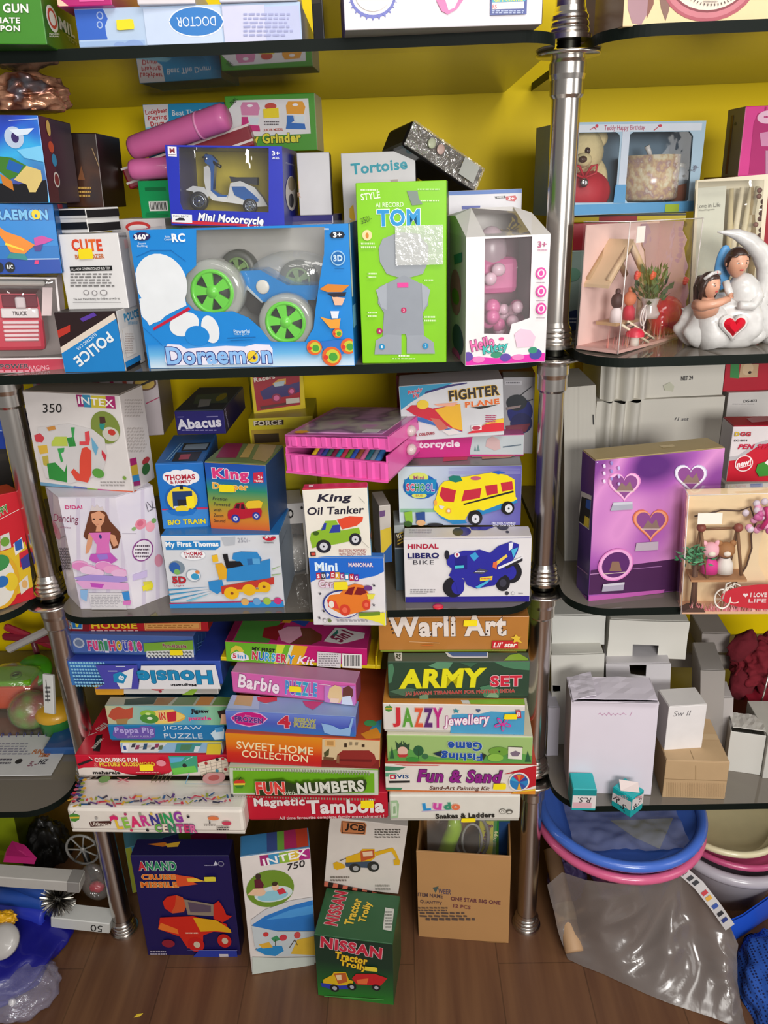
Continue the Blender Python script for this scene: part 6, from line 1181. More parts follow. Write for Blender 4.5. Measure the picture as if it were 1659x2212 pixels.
carton('bus','toy_box','box picturing a yellow toy school bus with red windows, on the motorbike box',[115,872,1192,868,1190,1385,132,1388],[grad([(0,'c4d4dc'),(0.45,'a8b8d0'),(1,'5a54a4')],0),'54489a','6a6664'],on='bike',z='L',dep=0.1,back=('tl',200,735),flap=True,st=0.02,gloss=0.3,
    art=dict(front=[G_([(0,'ccd8dc'),(0.4,'b0bcd4'),(0.75,'7a78b8'),(1,'5a54a4')],0,100,860,1200,1395),R_('8ab89a',140,1240,460,1272)]+[L_('9a98c8',3,560,890+12*i,1185,888+12*i) for i in range(5)]+[E_('2360b0',315,1048,152,108),E_('d0d86a',300,968,84,42),T_('Mini',300,970,90,34,'a8507a',None,0,0.02),E_('d0d86a',305,1125,66,22),T_('BUS',305,1125,60,18,'c07a4a',None,0,0.02),P_('1c84b8',175,985,455,985,440,1110,190,1110),TC_('SCHOOL',315,1052,245,66,['c82858','d8506a','2a8a4a','2a9a5a','3a4ab8','7a3aa0'],'e8ecf0',0.04,0.07),
        P_('2a80b8',450,1270,560,1330,700,1330,720,1360,600,1370,500,1320),P_('2a80b8',780,1250,840,1230,1150,1130,1155,1180,1000,1240,840,1290),P_('ecd820',430,1240,450,1140,480,1040,520,1000,680,960,930,920,1060,940,1130,980,1140,1130,1155,1150,1120,1170,1020,1190,860,1250,820,1240,740,1260,700,1330,560,1330,480,1290),P_('c02c40',480,1120,500,1045,625,1075,605,1178,520,1170),P_('c02c40',670,1170,695,1075,845,1055,830,1140),P_('c02c40',875,1035,980,1022,985,1100,890,1120),P_('c02c40',1010,1010,1110,995,1120,1065,1025,1085),P_('24242c',690,1190,1120,1075,1125,1090,690,1202),P_('1f7a6a',560,960,600,945,660,950,680,990,620,1005,570,990),E_('c05a7a',795,968,44,17),P_('2a5ab8',930,915,1000,905,1050,918,990,935),E_('e8a848',560,1250,24,24),E_('e4dcd0',560,1250,12,12),E_('e8a848',446,1180,14,24),P_('d8d4d0',475,1200,525,1210,505,1235,480,1225),E_('1c1a1c',790,1310,62,66),E_('d8d8dc',793,1318,33,38),E_('1c1a1c',1072,1225,56,58),E_('d8d8dc',1080,1228,32,36),E_('3a3a3e',793,1318,8,9),E_('3a3a3e',1080,1228,8,9),
        T_('FRICTION POWERED',1035,1354,205,18,'e0e0f0',None,0,0.02),T_('WITH ZOOM SOUND',1035,1374,190,16,'e0e0f0',None,0,0.02),E_('2a2a30',445,1368,68,15),P_('8ab83a',175,1260,245,1250,250,1350,190,1355),P_('2a4a8a',275,1265,355,1255,358,1340,285,1340),E_('d8a878',320,1350,40,26),E_('3a5a2a',210,1360,36,26)],
        top=[P_('a08a80',240,760,480,745,470,790,220,800),P_('b03a4a',530,745,730,745,720,820,510,835),P_('8a8078',760,740,1190,745,1130,790,760,800),P_('a86a4a',840,770,1140,765,1100,800,850,815)]))
carton('pinkmoto','toy_box','flat magenta and grey box squeezed under the red plane box',[120,622,1216,598,1214,740,135,765],['c0247c','9a9898','a84a80'],on='bus',z='L',dep=0.08,Y=0.06,st=0.02,
    art=dict(front=[P_('b8c0c4',745,600,1220,590,1220,770,745,770),P_('c0247c',120,615,770,605,740,770,120,775),T_('Motorcycle',412,690,490,78,'ecdce8',None,0,0.05,0,0.01),P_('6a8a8a',780,740,790,690,800,740,815,680,830,740),P_('5a6a78',1030,700,1190,680,1190,690,1030,710),P_('c8a8a8',880,700,890,640,940,610,1000,640,1010,720,960,735)]))
carton('plane','toy_box','white box picturing a red and yellow toy plane, topmost of the pile by the pole',[130,182,1024,112,1050,575,152,630],['d0d2d6','b8b8bc','c0b8bc'],on='pinkmoto',z='L',dep=0.07,Y=0.06,roll0=0.0,sr=0.04,st=0.02,
    art=dict(front=[P_('2a90b8',130,182,360,165,620,145,500,185,360,240,230,320,145,385),P_('2c2468',360,225,560,165,720,145,720,155,560,185,350,245),T_("Ready\nFly",275,240,130,80,'c02848','e8e0e4',0.04,0.03,0.1,0.2),T_('FIGHTER',780,235,440,92,'241c1c','e8b828',0.06,0.06,0,0.06),T_('PLANE',850,322,300,48,'e06a28','f0e4d0',0.04,0.06,0,0.04),P_('24201e',750,360,990,335,900,360,830,375),
        P_('c8283c',190,380,240,340,330,340,420,370,540,350,640,330,660,400,680,570,560,530,420,480,270,430),P_('e8b430',440,380,560,345,660,330,680,560,600,540,520,470),P_('e8a890',430,330,640,315,600,350,470,350),E_('e8c838',335,335,52,40),P_('3a6ab0',250,440,340,450,520,530,680,570,600,580,450,520,300,480),P_('c86a5a',400,450,480,460,560,540,480,560),P_('e0d8d8',500,560,600,545,680,580,560,600),E_('2a4a5a',268,486,26,26),T_('SPECIAL COLOURS',312,594,255,24,'a02838',None,0,0.04,0.1,0.04),
        P_('d82838',840,520,930,490,1045,490,1050,560,720,585),P_('e8c038',850,510,950,470,1035,450,1040,490,930,495),N_('b83a6a',880,420,980,490,4),P_('e8e0e0',752,515,845,505,845,552,755,560),E_('b83a50',798,535,36,18)]))
carton('red_top','toy_box','dark red box high behind the toy plane box under the glass shelf',[100,90,1300,60,1310,500,120,520],['8a1c2e','5a1420','7a1c28'],zb=None,Y=0.17,z='L',dep=0.1,st=0.03,art=dict(front=[N_('b88a90',560,85,980,110,1),N_('b88a90',230,100,380,120,1),E_('b04a2a',180,140,50,30)]))
carton('grey_moto','toy_box','grey box printed with a dark motorbike, behind the plane box beside the pole',[1030,100,1308,100,1290,765,1020,765],['9a989c','6a686c','8a888c'],zb=None,Y=0.125,z='L',dep=0.04,st=0.03,art=dict(front=[R_('b4b2b8',1050,130,1195,165),N_('5a5860',1060,135,1185,160,1),E_('1c2468',1180,400,110,120),E_('1c2050',1190,500,96,90),E_('242a30',1150,320,90,70),L_('24242c',8,1180,260,1280,180),L_('24242c',8,1240,310,1290,290),P_('8a7a78',1060,360,1190,340,1180,360,1060,385),P_('6a2a3a',1055,520,1270,500,1230,575,1060,570)]))
carton('wasp','toy_pack','narrow dark pack with a striped corner, left of the motorbike box',[85,1390,175,1385,185,2010,110,2040],['9aa0a0','3a4a50','8a9090'],hb=True,zb=T3,Y=0.06,z='L',dep=0.06,st=0.02,art=dict(front=[R_('2a2620',90,1450,170,1580)]+[P_('c8a83a',115,1545-i*28,165,1520-i*28,165,1532-i*28,115,1557-i*28) for i in range(4)]+[R_('3a4a54',90,1590,190,2040),T_('VA',130,1480,50,34,'d8d4c8',None,0,0.04)]))
mb=MB();p=on_z(*zpt('L',468,2098),T3);mb.lathe([(0,0),(.0075,0),(.008,.001),(.0075,.0022),(.004,.0028),(0,.003)],M('d8283c',.3,'plastic'),n=24);o=mb.build('red_counter',None,(float(p[0]),float(p[1]),T3));tag(o,'little red plastic counter lying on the shelf edge under the motorbike box','counter')

# left bay
carton('red_blocks','toy_box','red and yellow construction toy box at the left edge of the third shelf',[-330,1190,155,1130,305,1915,-330,2180],['c41f2c','d8b428','a81c28'],zb=T3,z='I',dep=0.045,yaw0=0.3,st=0.03,Y=-0.065,sy=.1,
    art=dict(front=[T_('HAPPY',-10,1290,180,66,'3a7a2a','e8e4d4',0.05,0.05,0.1,0.3),L_('e8e0d8',5,-100,1400,160,1265),P_('d8b428',-330,1700,60,1610,210,1540,330,1900,100,2010,-330,2180),P_('c8283a',160,1640,250,1590,280,1700,170,1760),P_('d0ccc8',0,1490,75,1460,95,1590,0,1620),E_('6a9a3a',40,1540,40,40),P_('e4e0da',110,1560,180,1500,205,1590,130,1660),P_('2a5aa8',120,1545,180,1510,190,1600,130,1620),P_('3a3a8a',170,1690,250,1630,265,1740,190,1780),E_('d8a428',-20,1880,190,250),E_('dcd8d0',-30,1880,165,222),E_('3a8a4a',-10,1720,90,70),E_('e0c030',90,1880,60,80),E_('2a6ab0',10,1880,60,50),P_('d8d0c4',155,1890,230,1820,245,1930,175,1990),E_('d8a868',205,1900,26,36)]))
carton('blue_far','toy_box','dark blue box behind the construction toy box at the left edge',[-330,490,45,510,60,745,-330,760],['1c3c9a','142a6a','20409a'],zb=None,Y=0.1,z='I',dep=0.1,st=0.03,art=dict(front=[R_('2a58c0',-300,530,30,600),L_('c8d4e8',4,-100,590,40,596)]))
carton('dark_far','toy_box','dark grey box under the dark blue box at the left edge',[-330,760,90,745,140,1130,-330,1200],['2e2a2a','1c1a1a','38322e'],zb=T3,Y=0.1,z='I',dep=0.1,st=0.03,art=dict(front=[R_('3a3430',-300,800,60,860)]))
# ================================================================== third shelf, right bay
foamw=M('d8d4c6',0.75,'card',vary=0.05,scale=12,bump=0.3)
def foam_carton(name,label,q,z,dep,zb=None,Y=None,ribs=(),art=(),tilt0=0.0,back=None,col='d6d2c8',part='body',**kw):
    """white packing carton whose left part is pressed into upright folds"""
    pts=[zpt(z,q[i],q[i+1]) for i in range(0,8,2)]
    p=solve([c for pt in pts for c in pt],zb=zb,Y=Y,tilt0=tilt0,st=0.01 if tilt0 else 0.02,**kw)
    b=Box();b.R=rot3(*p[5:8]);b.o=p[:3].copy();b.w,b.h,b.d=p[3],p[4],dep;b.top=float((b.o+b.R @ np.array([b.w/2,0,b.h]))[2])
    c0=b.o+b.R @ np.array([b.w/2,b.d/2,0]);b.c0=c0;b.inv=lambda P:b.R.T @ (np.asarray(P)-c0)
    r=empty(name,tuple(c0),label,'box',None,Matrix(b.R.tolist()));b.root=r
    n=64;vs=[];w,h,d=b.w,b.h,b.d
    for i in range(n+1):
        t=i/n;off=0
        for (a,c,amp) in ribs:
            if a < t < c:off -= amp*math.sin(math.pi*(t-a)/(c-a)) ** 0.7
        for zz in (0,.33,.66,1):vs.append((-w/2+w*t,-d/2+off*(0.8+.3*zz)+.0012*noise.noise(Vector((t*9,zz*3,1))),h*zz))
    fs=[(i*4+k,(i+1)*4+k,(i+1)*4+k+1,i*4+k+1) for i in range(n) for k in range(3)]
    mb=MB();m=M(col,.7,'card',vary=.04,scale=12);mb.add(vs,fs,m,smooth=True)
    B=[(-w/2,-d/2,0),(w/2,-d/2,0),(w/2,d/2,0),(-w/2,d/2,0),(-w/2,-d/2,h),(w/2,-d/2,h),(w/2,d/2,h),(-w/2,d/2,h)]
    mb.add(B,[(1,2,6,5),(2,3,7,6),(3,0,4,7),(4,5,6,7),(3,2,1,0)],m)
    pn=Panel(b.o,b.R[:,0],b.R[:,2],w,h,z);pn.lay=12;pn.draw(mb,b.inv,list(art));mb.build(part,r)
    return b
lowb=foam_carton('packing_carton','large white packing carton with pressed folds standing behind the purple box',[405,372,1345,318,1330,1720,420,1760],'M',0.14,zb=T3,Y=0.25,sy=.03,sr=.001,hb=True,ribs=((.05,.12,.014),(.13,.22,.02),(.23,.34,.018)),art=[L_('3a3a44',4,975,498,985,480),T_('1 set',1035,490,80,26,'5a5a64',None,0,0,.2)])
upb=foam_carton('packing_carton','white packing carton with folded sides lying on top of the large white one',[415,70,1288,60,1385,300,445,355],'M',0.14,zb=lowb.top,Y=0.25,sy=.03,tilt0=0.0,ribs=((.02,.13,.02),(.15,.28,.022),(.3,.38,.012)),art=[T_('NET 24',1064,190,86,32,'2a2a30',None,0,0.01,0,.03),P_('c4c4b0',890,245,940,220,970,250,960,290,900,280)])
foam_carton('packing_carton','narrow greyish carton standing beside the pole, left of the white packing cartons',[150,255,385,250,398,1600,185,1620],'M',0.12,zb=T3,Y=0.25,sy=.02,col='c2beb4',art=[L_('2a2a2a',8,376,460,379,530)])
carton('purple','gift_box','purple box printed with heart-shaped and round frames, with a gold top',[397,787,1326,714,1250,1720,336,1842],[cloudprint(('5c2c78','a85cb0','d890cc','8a4898','6a3884'),7.0,.3,1.0),cloudprint(('2a1f5a','5a3c88','6a3070'),8.0,.3),'a8946a'],zb=T3,z='M',dep=0.06,back=('tl',287,732),flap=True,sy=0.5,
    art=dict(front=[P_('4a2450',360,1600,1250,1480,1240,1740,345,1780),L_('b888b8',6,345,1630,600,1610),L_('a070a8',5,560,1600,880,1570),P_('b85aa8',336,1790,900,1740,880,1800,336,1845)]+
        [x for (cx,cy,s,c1,c2) in ((605,975,128,'e08cc8','f0b8dc'),(1090,915,128,'c8c4dc','e8e4f0'),(795,1250,140,'d8704c','e89a78')) for x in (
            ('p',c1,[(cx+s*px,cy-s*py) for px,py in heart(30,1.0)]),('p',c2,[(cx+s*.93*px,cy-s*.93*py) for px,py in heart(30,1.0)]),('p','8a4a8c',[(cx+s*.8*px,cy-s*.8*py) for px,py in heart(30,1.0)]),P_('8a7068',cx-60,cy+40,cx-20,cy-20,cx+10,cy+10,cx+40,cy-30,cx+65,cy+40),L_('d8c8b8',5,cx-70,cy+44,cx+70,cy+44))]+
        [P_('a8a8b8',520,1100,660,1092,662,1150,500,1160),P_('c8c8d4',520,1100,660,1092,660,1112,518,1120),P_('b8a8b8',690,1395,850,1385,848,1445,680,1455),E_('d87cc0',537,1555,128,118),E_('e8a8d8',537,1555,120,110),E_('5a2a68',537,1555,100,92),P_('8a6a58',490,1600,510,1530,560,1530,580,1600),L_('d8c8b8',5,445,1622,605,1608),P_('a8a0b4',445,1695,600,1680,592,1740,435,1750),P_('c8c4d0',445,1695,600,1680,600,1698,443,1712)]+[E_(['c8b8e8','e8d8f0','9a8ad0'][i % 3],400+(i*53) % 160,800+(i*37) % 170,9,9) for i in range(26)],
        left=[P_('d8d4cc',292,1020,368,1055,350,1305,268,1245),P_('1c1c24',296,1060,364,1085,348,1295,274,1240),P_('2a5ab0',330,1080,364,1090,360,1160,325,1140),P_('e8d040',320,1200,352,1220,348,1290,310,1270),L_('9a70a0',5,230,1540,340,1630),P_('8a4a90',205,1720,336,1790,336,1842,205,1765)],top=[P_('c8b48a',860,690,960,680,980,695,890,705)]))
carton('dg','toy_box','white box with a red upper label behind the red and white pen box',[1372,310,1900,270,1890,1000,1380,1010],['d2cecc','a8a4a2','c8c4c0'],hb=True,zb=T3,Y=0.27,sy=.03,z='M',dep=0.1,st=0.03,art=dict(front=[T_('DG-823',1528,360,96,20,'2a2a2e',None,0,0.03),N_('b4b0b0',1400,375,1570,390,1)]))
carton('redgreen','toy_box','red box with green corner and plush picture, under the shelf at the right edge',[1300,70,1900,60,1890,270,1378,285],['b81830','8a1424','a82030'],on='dg',Y=0.27,sy=.03,z='M',dep=0.1,art=dict(front=[P_('3a8a4a',1385,80,1450,80,1445,195,1380,190),P_('c8a884',1460,90,1590,90,1580,185,1445,190),E_('d8bc98',1510,125,40,44),E_('3a2418',1525,150,12,10),T_('DG',1310,105,30,18,'2a2a2e',None,0,0.04)]))
carton('pen','toy_box','red and white box with a round stamp, beside the purple box at the right edge',[1402,545,1900,545,1840,950,1352,955],['dcd4d6','c0b8ba','b01c34'],zb=None,Y=0.1,z='M',dep=0.09,back=('tl',1325,480),flap=True,root=True,
    art=dict(front=[P_('c4142e',1360,790,1440,770,1560,690,1700,640,1900,640,1900,960,1350,960),P_('b8b4b8',1365,770,1440,760,1570,670,1700,630,1900,628,1900,645,1700,655,1570,700,1440,790,1365,800),TC_('DGG',1472,602,118,30,['d8b428','c03040','c03040'],'3a2a2a',0.03,0.06),T_('DG-8014',1458,648,96,16,'4a4448',None,0,0.02),T_('PEN STAND',1610,692,350,38,'c0103c',None,0,0.06,0.3),E_('ecdcdc',1480,815,66,60),E_('c4142e',1480,815,58,52),T_('new!',1480,812,108,46,'f4e8e8',None,0,0.04,0.2,0.25),L_('ecdcdc',6,1435,850,1530,825),P_('3a8a30',1580,820,1640,800,1700,800,1700,900,1590,910,1565,870),P_('e4e0dc',1630,810,1659,780,1659,830)],
        top=[P_('c88a90',1500,490,1600,470,1659,480,1659,510,1540,520)]))
carton('pen_low','toy_box','white box under the red and white pen box at the right edge',[1310,960,1900,955,1880,1300,1330,1310],['c8c0b8','a8a09a','c0b8b0'],zb=T3,Y=0.1,sy=.03,z='M',dep=0.09,st=0.02,art=dict(front=[P_('7a8ab0',1530,945,1620,935,1620,1000,1525,1010),E_('5a6a9a',1570,970,40,30)]))
# swing diorama
b=clear_case('swing','diorama_box','peach diorama in a clear case with a garden swing, small bicycle and red sign',[1092,1048,1900,1030,1880,1925,1008,1930],'M',T3,(962,1030),'d8a87c','e0b090',yaw0=0.0)
w,d,h=b.w,b.d,b.h
peach=M('ecd0a4',.7)
mb=MB();mb.prism([(-w/2+.003,.004),(w/2-.003,.004),(w/2-.003,h-.004),(-w/2+.003,h-.004)],d/2-.003,d/2-.0015,peach);mb.build('backdrop',b.root)
mb=MB();Rz=Matrix.Rotation(math.pi/2,3,'Z')
mb.prism([(d*.02,.004),(d/2-.004,.004),(d/2-.004,h-.004)]+wavy(d*.1,h-.01,d*.02,.02,14,.004),-(-w/2+.004),-(-w/2+.0025),M('e4b48c',.7),R=Rz);mb.build('side_card',b.root)
def XZ(pts,f):return [(b.P(pts[i],pts[i+1],f).x,b.P(pts[i],pts[i+1],f).z) for i in range(0,len(pts),2)]
trunk=[1420,1700,1500,1570,1540,1440,1535,1340,1570,1250,1650,1240,1620,1330,1590,1450,1590,1560,1640,1660,1659,1800,1440,1800]
mb=MB();mb.prism(XZ(trunk,.7),d*.2,d*.22,M('e8cfa8',.7));mb.build('tree_card',b.root)
mb=MB();mb.tube([Vector((x,d*.195,z)) for x,z in XZ([1120,1205,1200,1190,1320,1160,1450,1165,1530,1135,1570,1250,1535,1340,1540,1440,1500,1570,1420,1700],.7)],.0012,M('4a2f20',.7),n=6);mb.build('tree_outline',b.root)
swg=empty('garden_swing',(0,0,0));swg.parent=b.root;wd=M('7a5434',.6,'card',vary=.15)
for (x0,y0,x1,y1,x2,y2) in ((1165,1290,1130,1620,1200,1650),(1435,1290,1400,1560,1445,1610)):
    a,l1,l2=b.P(x0,y0,.45),b.P(x1,y1,.45),b.P(x2,y2,.45)
    mb=MB();mb.tube([a,l1+Vector((0,.012,0))],.0022,wd,n=6);mb.tube([a,l2-Vector((0,.012,0))],.0022,wd,n=6);mb.build('leg',swg)
    mb=MB();mb.ball(a+Vector((0,-.004,.002)),.0062,M('8a4034',.5));mb.build('knob',swg)
mb=MB();a,c2=b.P(1165,1300,.45),b.P(1435,1290,.45);mb.tube([a,c2],.002,wd,n=6);mb.build('top_bar',swg)
mb=MB();a,c2=b.P(1075,1650,.45),b.P(1480,1615,.45);mb.box((a+c2)/2+Vector((0,0,-.001)),((c2-a).length,.035,.003),M('b08058',.6));mb.build('platform',swg)
mb=MB()
for k in range(5):
    a,c2=b.P(1180,1445+k*26,.55),b.P(1395,1425+k*26,.55);mb.tube([a,c2],.0016,M('5a4030',.6),n=5)
mb.build('back_slats',swg)
for cx,c1,c3 in ((1225,'ecaebc','d8288c'),(1335,'a06c3c','e4dcd4')):
    f=empty('little_bear',tuple(b.P(cx,1610,.4)));f.parent=b.root
    mb=MB();mb.ball((0,0,.033),(.0125,.01,.0115),M(c1,.7));mb.ball((-.009,0,.043),(.0045,.003,.0045),M(c1,.7));mb.ball((.009,0,.043),(.0045,.003,.0045),M(c1,.7));mb.ball((0,-.009,.031),(.005,.003,.004),M('ece0d0',.6));mb.build('head',f)
    mb=MB();mb.lathe([(0,0),(.012,0),(.011,.014),(.006,.022)],M(c3,.6),n=18);mb.build('body',f)
pt=empty('potted_tree',(0,0,0));pt.parent=b.root;a,c2=b.P(1105,1860,.25),b.P(1125,1560,.25)
mb=MB();mb.tube([a+Vector((0,0,.002)),(a+c2)/2,c2],[.004,.0028,.003],M('5a3a28',.7),n=8);mb.tube([a+Vector((.004,0,.004)),c2+Vector((.003,0,-.01))],.0016,M('5a3a28',.7),n=6);mb.build('stem',pt)
mb=MB();mb.prism([(a.x-.016,.003),(a.x+.016,.003),(a.x+.013,.008),(a.x+.004,.01),(a.x-.006,.009)],a.y-.008,a.y+.008,M('4a2a1e',.7));mb.build('foot',pt)
mb=MB();rnd=random.Random(5);cc=b.P(1125,1500,.25)
for i in range(110):
    p0=cc+Vector((rnd.gauss(0,.009),rnd.gauss(0,.006),rnd.gauss(0,.006)));dr=Vector((rnd.uniform(-1,1),rnd.uniform(-1,1),rnd.uniform(-.2,1))).normalized();sd=dr.orthogonal().normalized()
    mb.add([p0,p0+dr*.005+sd*.0016,p0+dr*.011,p0+dr*.005-sd*.0016],[(0,1,2,3)],M(rnd.choice(['3e8a5a','2f7048','58a070']),.7))
mb.build('foliage',pt)
bk=empty('toy_bicycle',(0,0,0));bk.parent=b.root;wire=M('ece4d8',.35,'plastic')
A,C2=b.P(1325,1810,.06),b.P(1415,1770,.12)
for q,rr in ((A,.0115),(C2,.0115)):
    mb=MB();q.z=max(q.z,.018);mb.tube([(q.x+rr*.9*math.cos(t),q.y+.002*math.sin(t),q.z+rr*1.2*math.sin(t)) for t in [i*2*math.pi/22 for i in range(22)]],.0013,wire,n=6,close=True)
    for i in range(4):t=i*math.pi/4;mb.tube([(q.x-rr*.85*math.cos(t),q.y,q.z-rr*1.1*math.sin(t)),(q.x+rr*.85*math.cos(t),q.y,q.z+rr*1.1*math.sin(t))],.0004,wire,n=4)
    mb.build('wheel',bk)
mb=MB();mb.tube([A,b.P(1350,1730,.08),b.P(1400,1720,.1),C2,b.P(1370,1790,.08),b.P(1350,1730,.08)],.0014,wire,n=6);mb.tube([b.P(1345,1745,.08),b.P(1355,1700,.08),b.P(1390,1685,.08)],.0014,wire,n=6);mb.tube([b.P(1400,1720,.1),b.P(1415,1690,.1)],.0014,wire,n=6);mb.build('frame',bk)
sg=empty('red_sign',(0,0,0));sg.parent=b.root;q=b.local(1640,1795,.04);mb=MB()
pn=Panel(b.o+b.R[:,1]*(d*.04),b.R[:,0],b.R[:,2],w,h,'M')
ov=[(q.x+.058*math.cos(t),q.z+.019*math.sin(t)) for t in [i*2*math.pi/36 for i in range(36)]];mb.prism(ov,-d*.46,-d*.45,M('cc1c34',.35));pn.lay=12
pn.O=pn.O+b.R[:,1]*0.0;mb.build('plate',sg)
mb=MB();pn2=Panel(b.o+b.R[:,1]*(d*.04) ,b.R[:,0],b.R[:,2],w,h,'M');pn2.draw(mb,b.inv,[('p','f0e0e0',[(1494+20*px,1782-18*py) for px,py in heart(20,1.0)]),T_('I LOVE',1590,1780,120,34,'f0e0e0',None,0,0.03),T_('LIFE',1580,1822,130,26,'e8c8cc',None,0,0.02)]);mb.build('lettering',sg)
mb=MB();p=b.local(1232,1220,0.0);mb.box((p.x,-d/2-.0008,p.z),(.031,.0008,.016),M('f0e8dc',.5));mb.build('price_label',b.root)
fw=empty('ribbon_flower',(0,0,0));fw.parent=b.root;p=b.P(1620,1190,.3)
mb=MB()
for i in range(26):
    q=p+Vector((rnd.gauss(0,.008),rnd.uniform(-.004,.004),rnd.gauss(0,.011)));mb.ball(q,(.005,.003,.005),M(['e49cc0','d8c8d4','c85a98'][i % 3],.5),u=8,v=6)
mb.build('petals',fw)
mb=MB();mb.tube([p+Vector((.002,-.005,.012)),p+Vector((.006,-.006,-.004)),p+Vector((-.002,-.006,-.018))],.0032,M('c81c70',.4),n=8);mb.build('ribbon',fw)
mb=MB();rnd=random.Random(8)
for i in range(110):
    x=rnd.uniform(-w*.42,w*.48);y=rnd.uniform(-d*.46,-d*.38);l=rnd.uniform(.008,.018);s=rnd.uniform(-.005,.005)
    mb.add([(x-.001,y,.004),(x+.001,y,.004),(x+s,y,.004+l)],[(0,1,2)],M(rnd.choice(['e08a98','d87a80','e8b0a8','c86a70']),.7))
o=mb.build('paper_grass',b.root);o['kind']='stuff'

# ================================================================== lowest shelf, right bay
def open_carton(label,q,z,cols,dep,zb=None,Y=None,back=None,art=None,flaps=(),name='carton_box',cat='box',th=.0018,top=False,body='carton',fill=None,kw2=None):
    """an open-topped carton: four walls, bottom and loose flaps (edge, length as a share of depth, lift angle)"""
    pts=[zpt(z,q[i],q[i+1]) for i in range(0,8,2)]
    p=solve([c for pt in pts for c in pt],zb=zb,Y=Y,**(kw2 or {}))
    b=Box();b.R=rot3(*p[5:8]);b.o=p[:3].copy();b.w,b.h,b.d=p[3],p[4],dep
    if back is not None:
        cn,bx,by=back;bx,by=zpt(z,bx,by);base=b.o+b.R @ np.array([b.w if cn[1] == 'r' else 0,0,b.h if cn[0] == 't' else 0]);best=(1e9,dep)
        for dd in np.linspace(.01,.4,200):
            e=np.hypot(*(proj(base+b.R[:,1]*dd)-(bx,by)))
            if e < best[0]:best=(e,dd)
        b.d=best[1]
    b.top=float((b.o+b.R @ np.array([b.w/2,0,b.h]))[2]);w,d,h=b.w,b.d,b.h
    c0=b.o+b.R @ np.array([w/2,d/2,0]);b.c0=c0;b.inv=lambda P:b.R.T @ (np.asarray(P)-c0)
    r=empty(name,tuple(c0),label,cat,None,Matrix(b.R.tolist()));b.root=r
    m0,m1=[M(c,.6,'card',vary=.04,scale=20) for c in cols[:2]];mb=MB()
    mb.box((0,-d/2+th/2,h/2),(w,th,h),m0,.0004);mb.box((0,d/2-th/2,h/2),(w,th,h),m1,.0004)
    for s in (-1,1):mb.box((s*(w/2-th/2),0,h/2),(th,d-2*th,h),m1,.0004)
    mb.box((0,0,th/2),(w-2*th,d-2*th,th),m1)
    if top:mb.box((0,0,h-th/2),(w-2*th,d-2*th,th),M(cols[2],.6,'card'))
    pn=Panel(b.o,b.R[:,0],b.R[:,2],w,h,z);pn.draw(mb,b.inv,art or []);mb.build(body,r)
    for (edge,ln,ang) in flaps:
        mb=MB();L=ln*(d if edge in 'fb' else w);bm=bmesh.new();bmesh.ops.create_grid(bm,x_segments=8,y_segments=4,size=.5)
        ww=(w if edge in 'fb' else d)-.004
        for v in bm.verts:v.co=Vector((v.co.x*ww,(v.co.y+.5)*L,.0018*noise.noise(Vector((v.co.x*5,v.co.y*4,ang))))) if True else v.co
        Rf=Matrix.Rotation(ang,3,'X');tz={'f':0,'b':math.pi,'l':-math.pi/2,'r':math.pi/2}[edge];Rt=Matrix.Rotation(tz,3,'Z');tr={'f':(0,-d/2,h),'b':(0,d/2,h),'l':(-w/2,0,h),'r':(w/2,0,h)}[edge]
        for v in bm.verts:v.co=Rt @ (Rf @ v.co)+Vector(tr)
        g=bmesh.ops.solidify(bm,geom=bm.faces[:],thickness=.0015);mb.bm(bm,m0);mb.build('flap',r)
    return b
big=open_carton('large white box with faint pink handwriting and loose top flaps, behind the small teal boxes',[292,655,896,660,862,1303,286,1286],'Q',['dcd4e0','c4bcc4','d0c8d0'],.1,zb=T4,back=('tl',232,492),art=[L_('c89ab8',4,485,745,500,735,515,750,530,738,545,752,560,730,575,752,590,738,605,750,620,738,640,748,660,735,680,748),L_('c89ab8',4,705,755,720,728)],flaps=(('b',.97,.06),('l',.3,.3),('f',.16,2.6)),name='white_box')
brown=carton('brown','carton_box','flat brown corrugated carton lying under the small white cube box',[945,1065,1390,1075,1366,1335,938,1318],['b89a74','a5865f','bc9e78'],zb=T4,z='Q',dep=.17,back=None,flap=True,gloss=.7,
    art=dict(front=[L_('8e7350',3,945,1190,1390,1205),L_('a88a62',5,1160,1100,1160,1200)]+[L_('ac8e68',1.5,960+i*12,1215,960+i*12,1310) for i in range(34)],top=[L_('8e7350',3,1120,990,1160,1090),R_('c4a882',1000,880,1350,920)]))
cube=carton('cube','white_box','small white cube box with scribbled letters on the flat brown carton',[970,690,1230,680,1211,975,946,1000],['e2dede','b8b2b2','d2cecc'],on='brown',z='Q',dep=.09,back=('tl',876,588),flap=True,sy=.5,
    art=dict(front=[T_('Sw II',1066,738,120,34,'6a686c',None,0,-.01,.2)]))
wb=open_carton('white box with its lid half torn open, near the right edge by the brown carton',[1372,852,1645,902,1606,1160,1396,1140],'Q',['d4d2cc','b4b0a8','c8c4bc'],.08,zb=T4,back=('tl',1330,735),name='white_box',flaps=(('b',1.05,.2),))
wb2=carton('wcorner','white_box','white box cut off by the right edge beside the half torn white box',[1655,905,1900,905,1880,1195,1630,1190],['c4c2bc','a8a69e','b8b6ae'],zb=T4,z='Q',dep=.1,root=True,art=dict(front=[L_('98968e',3,1650,960,1880,960)]))
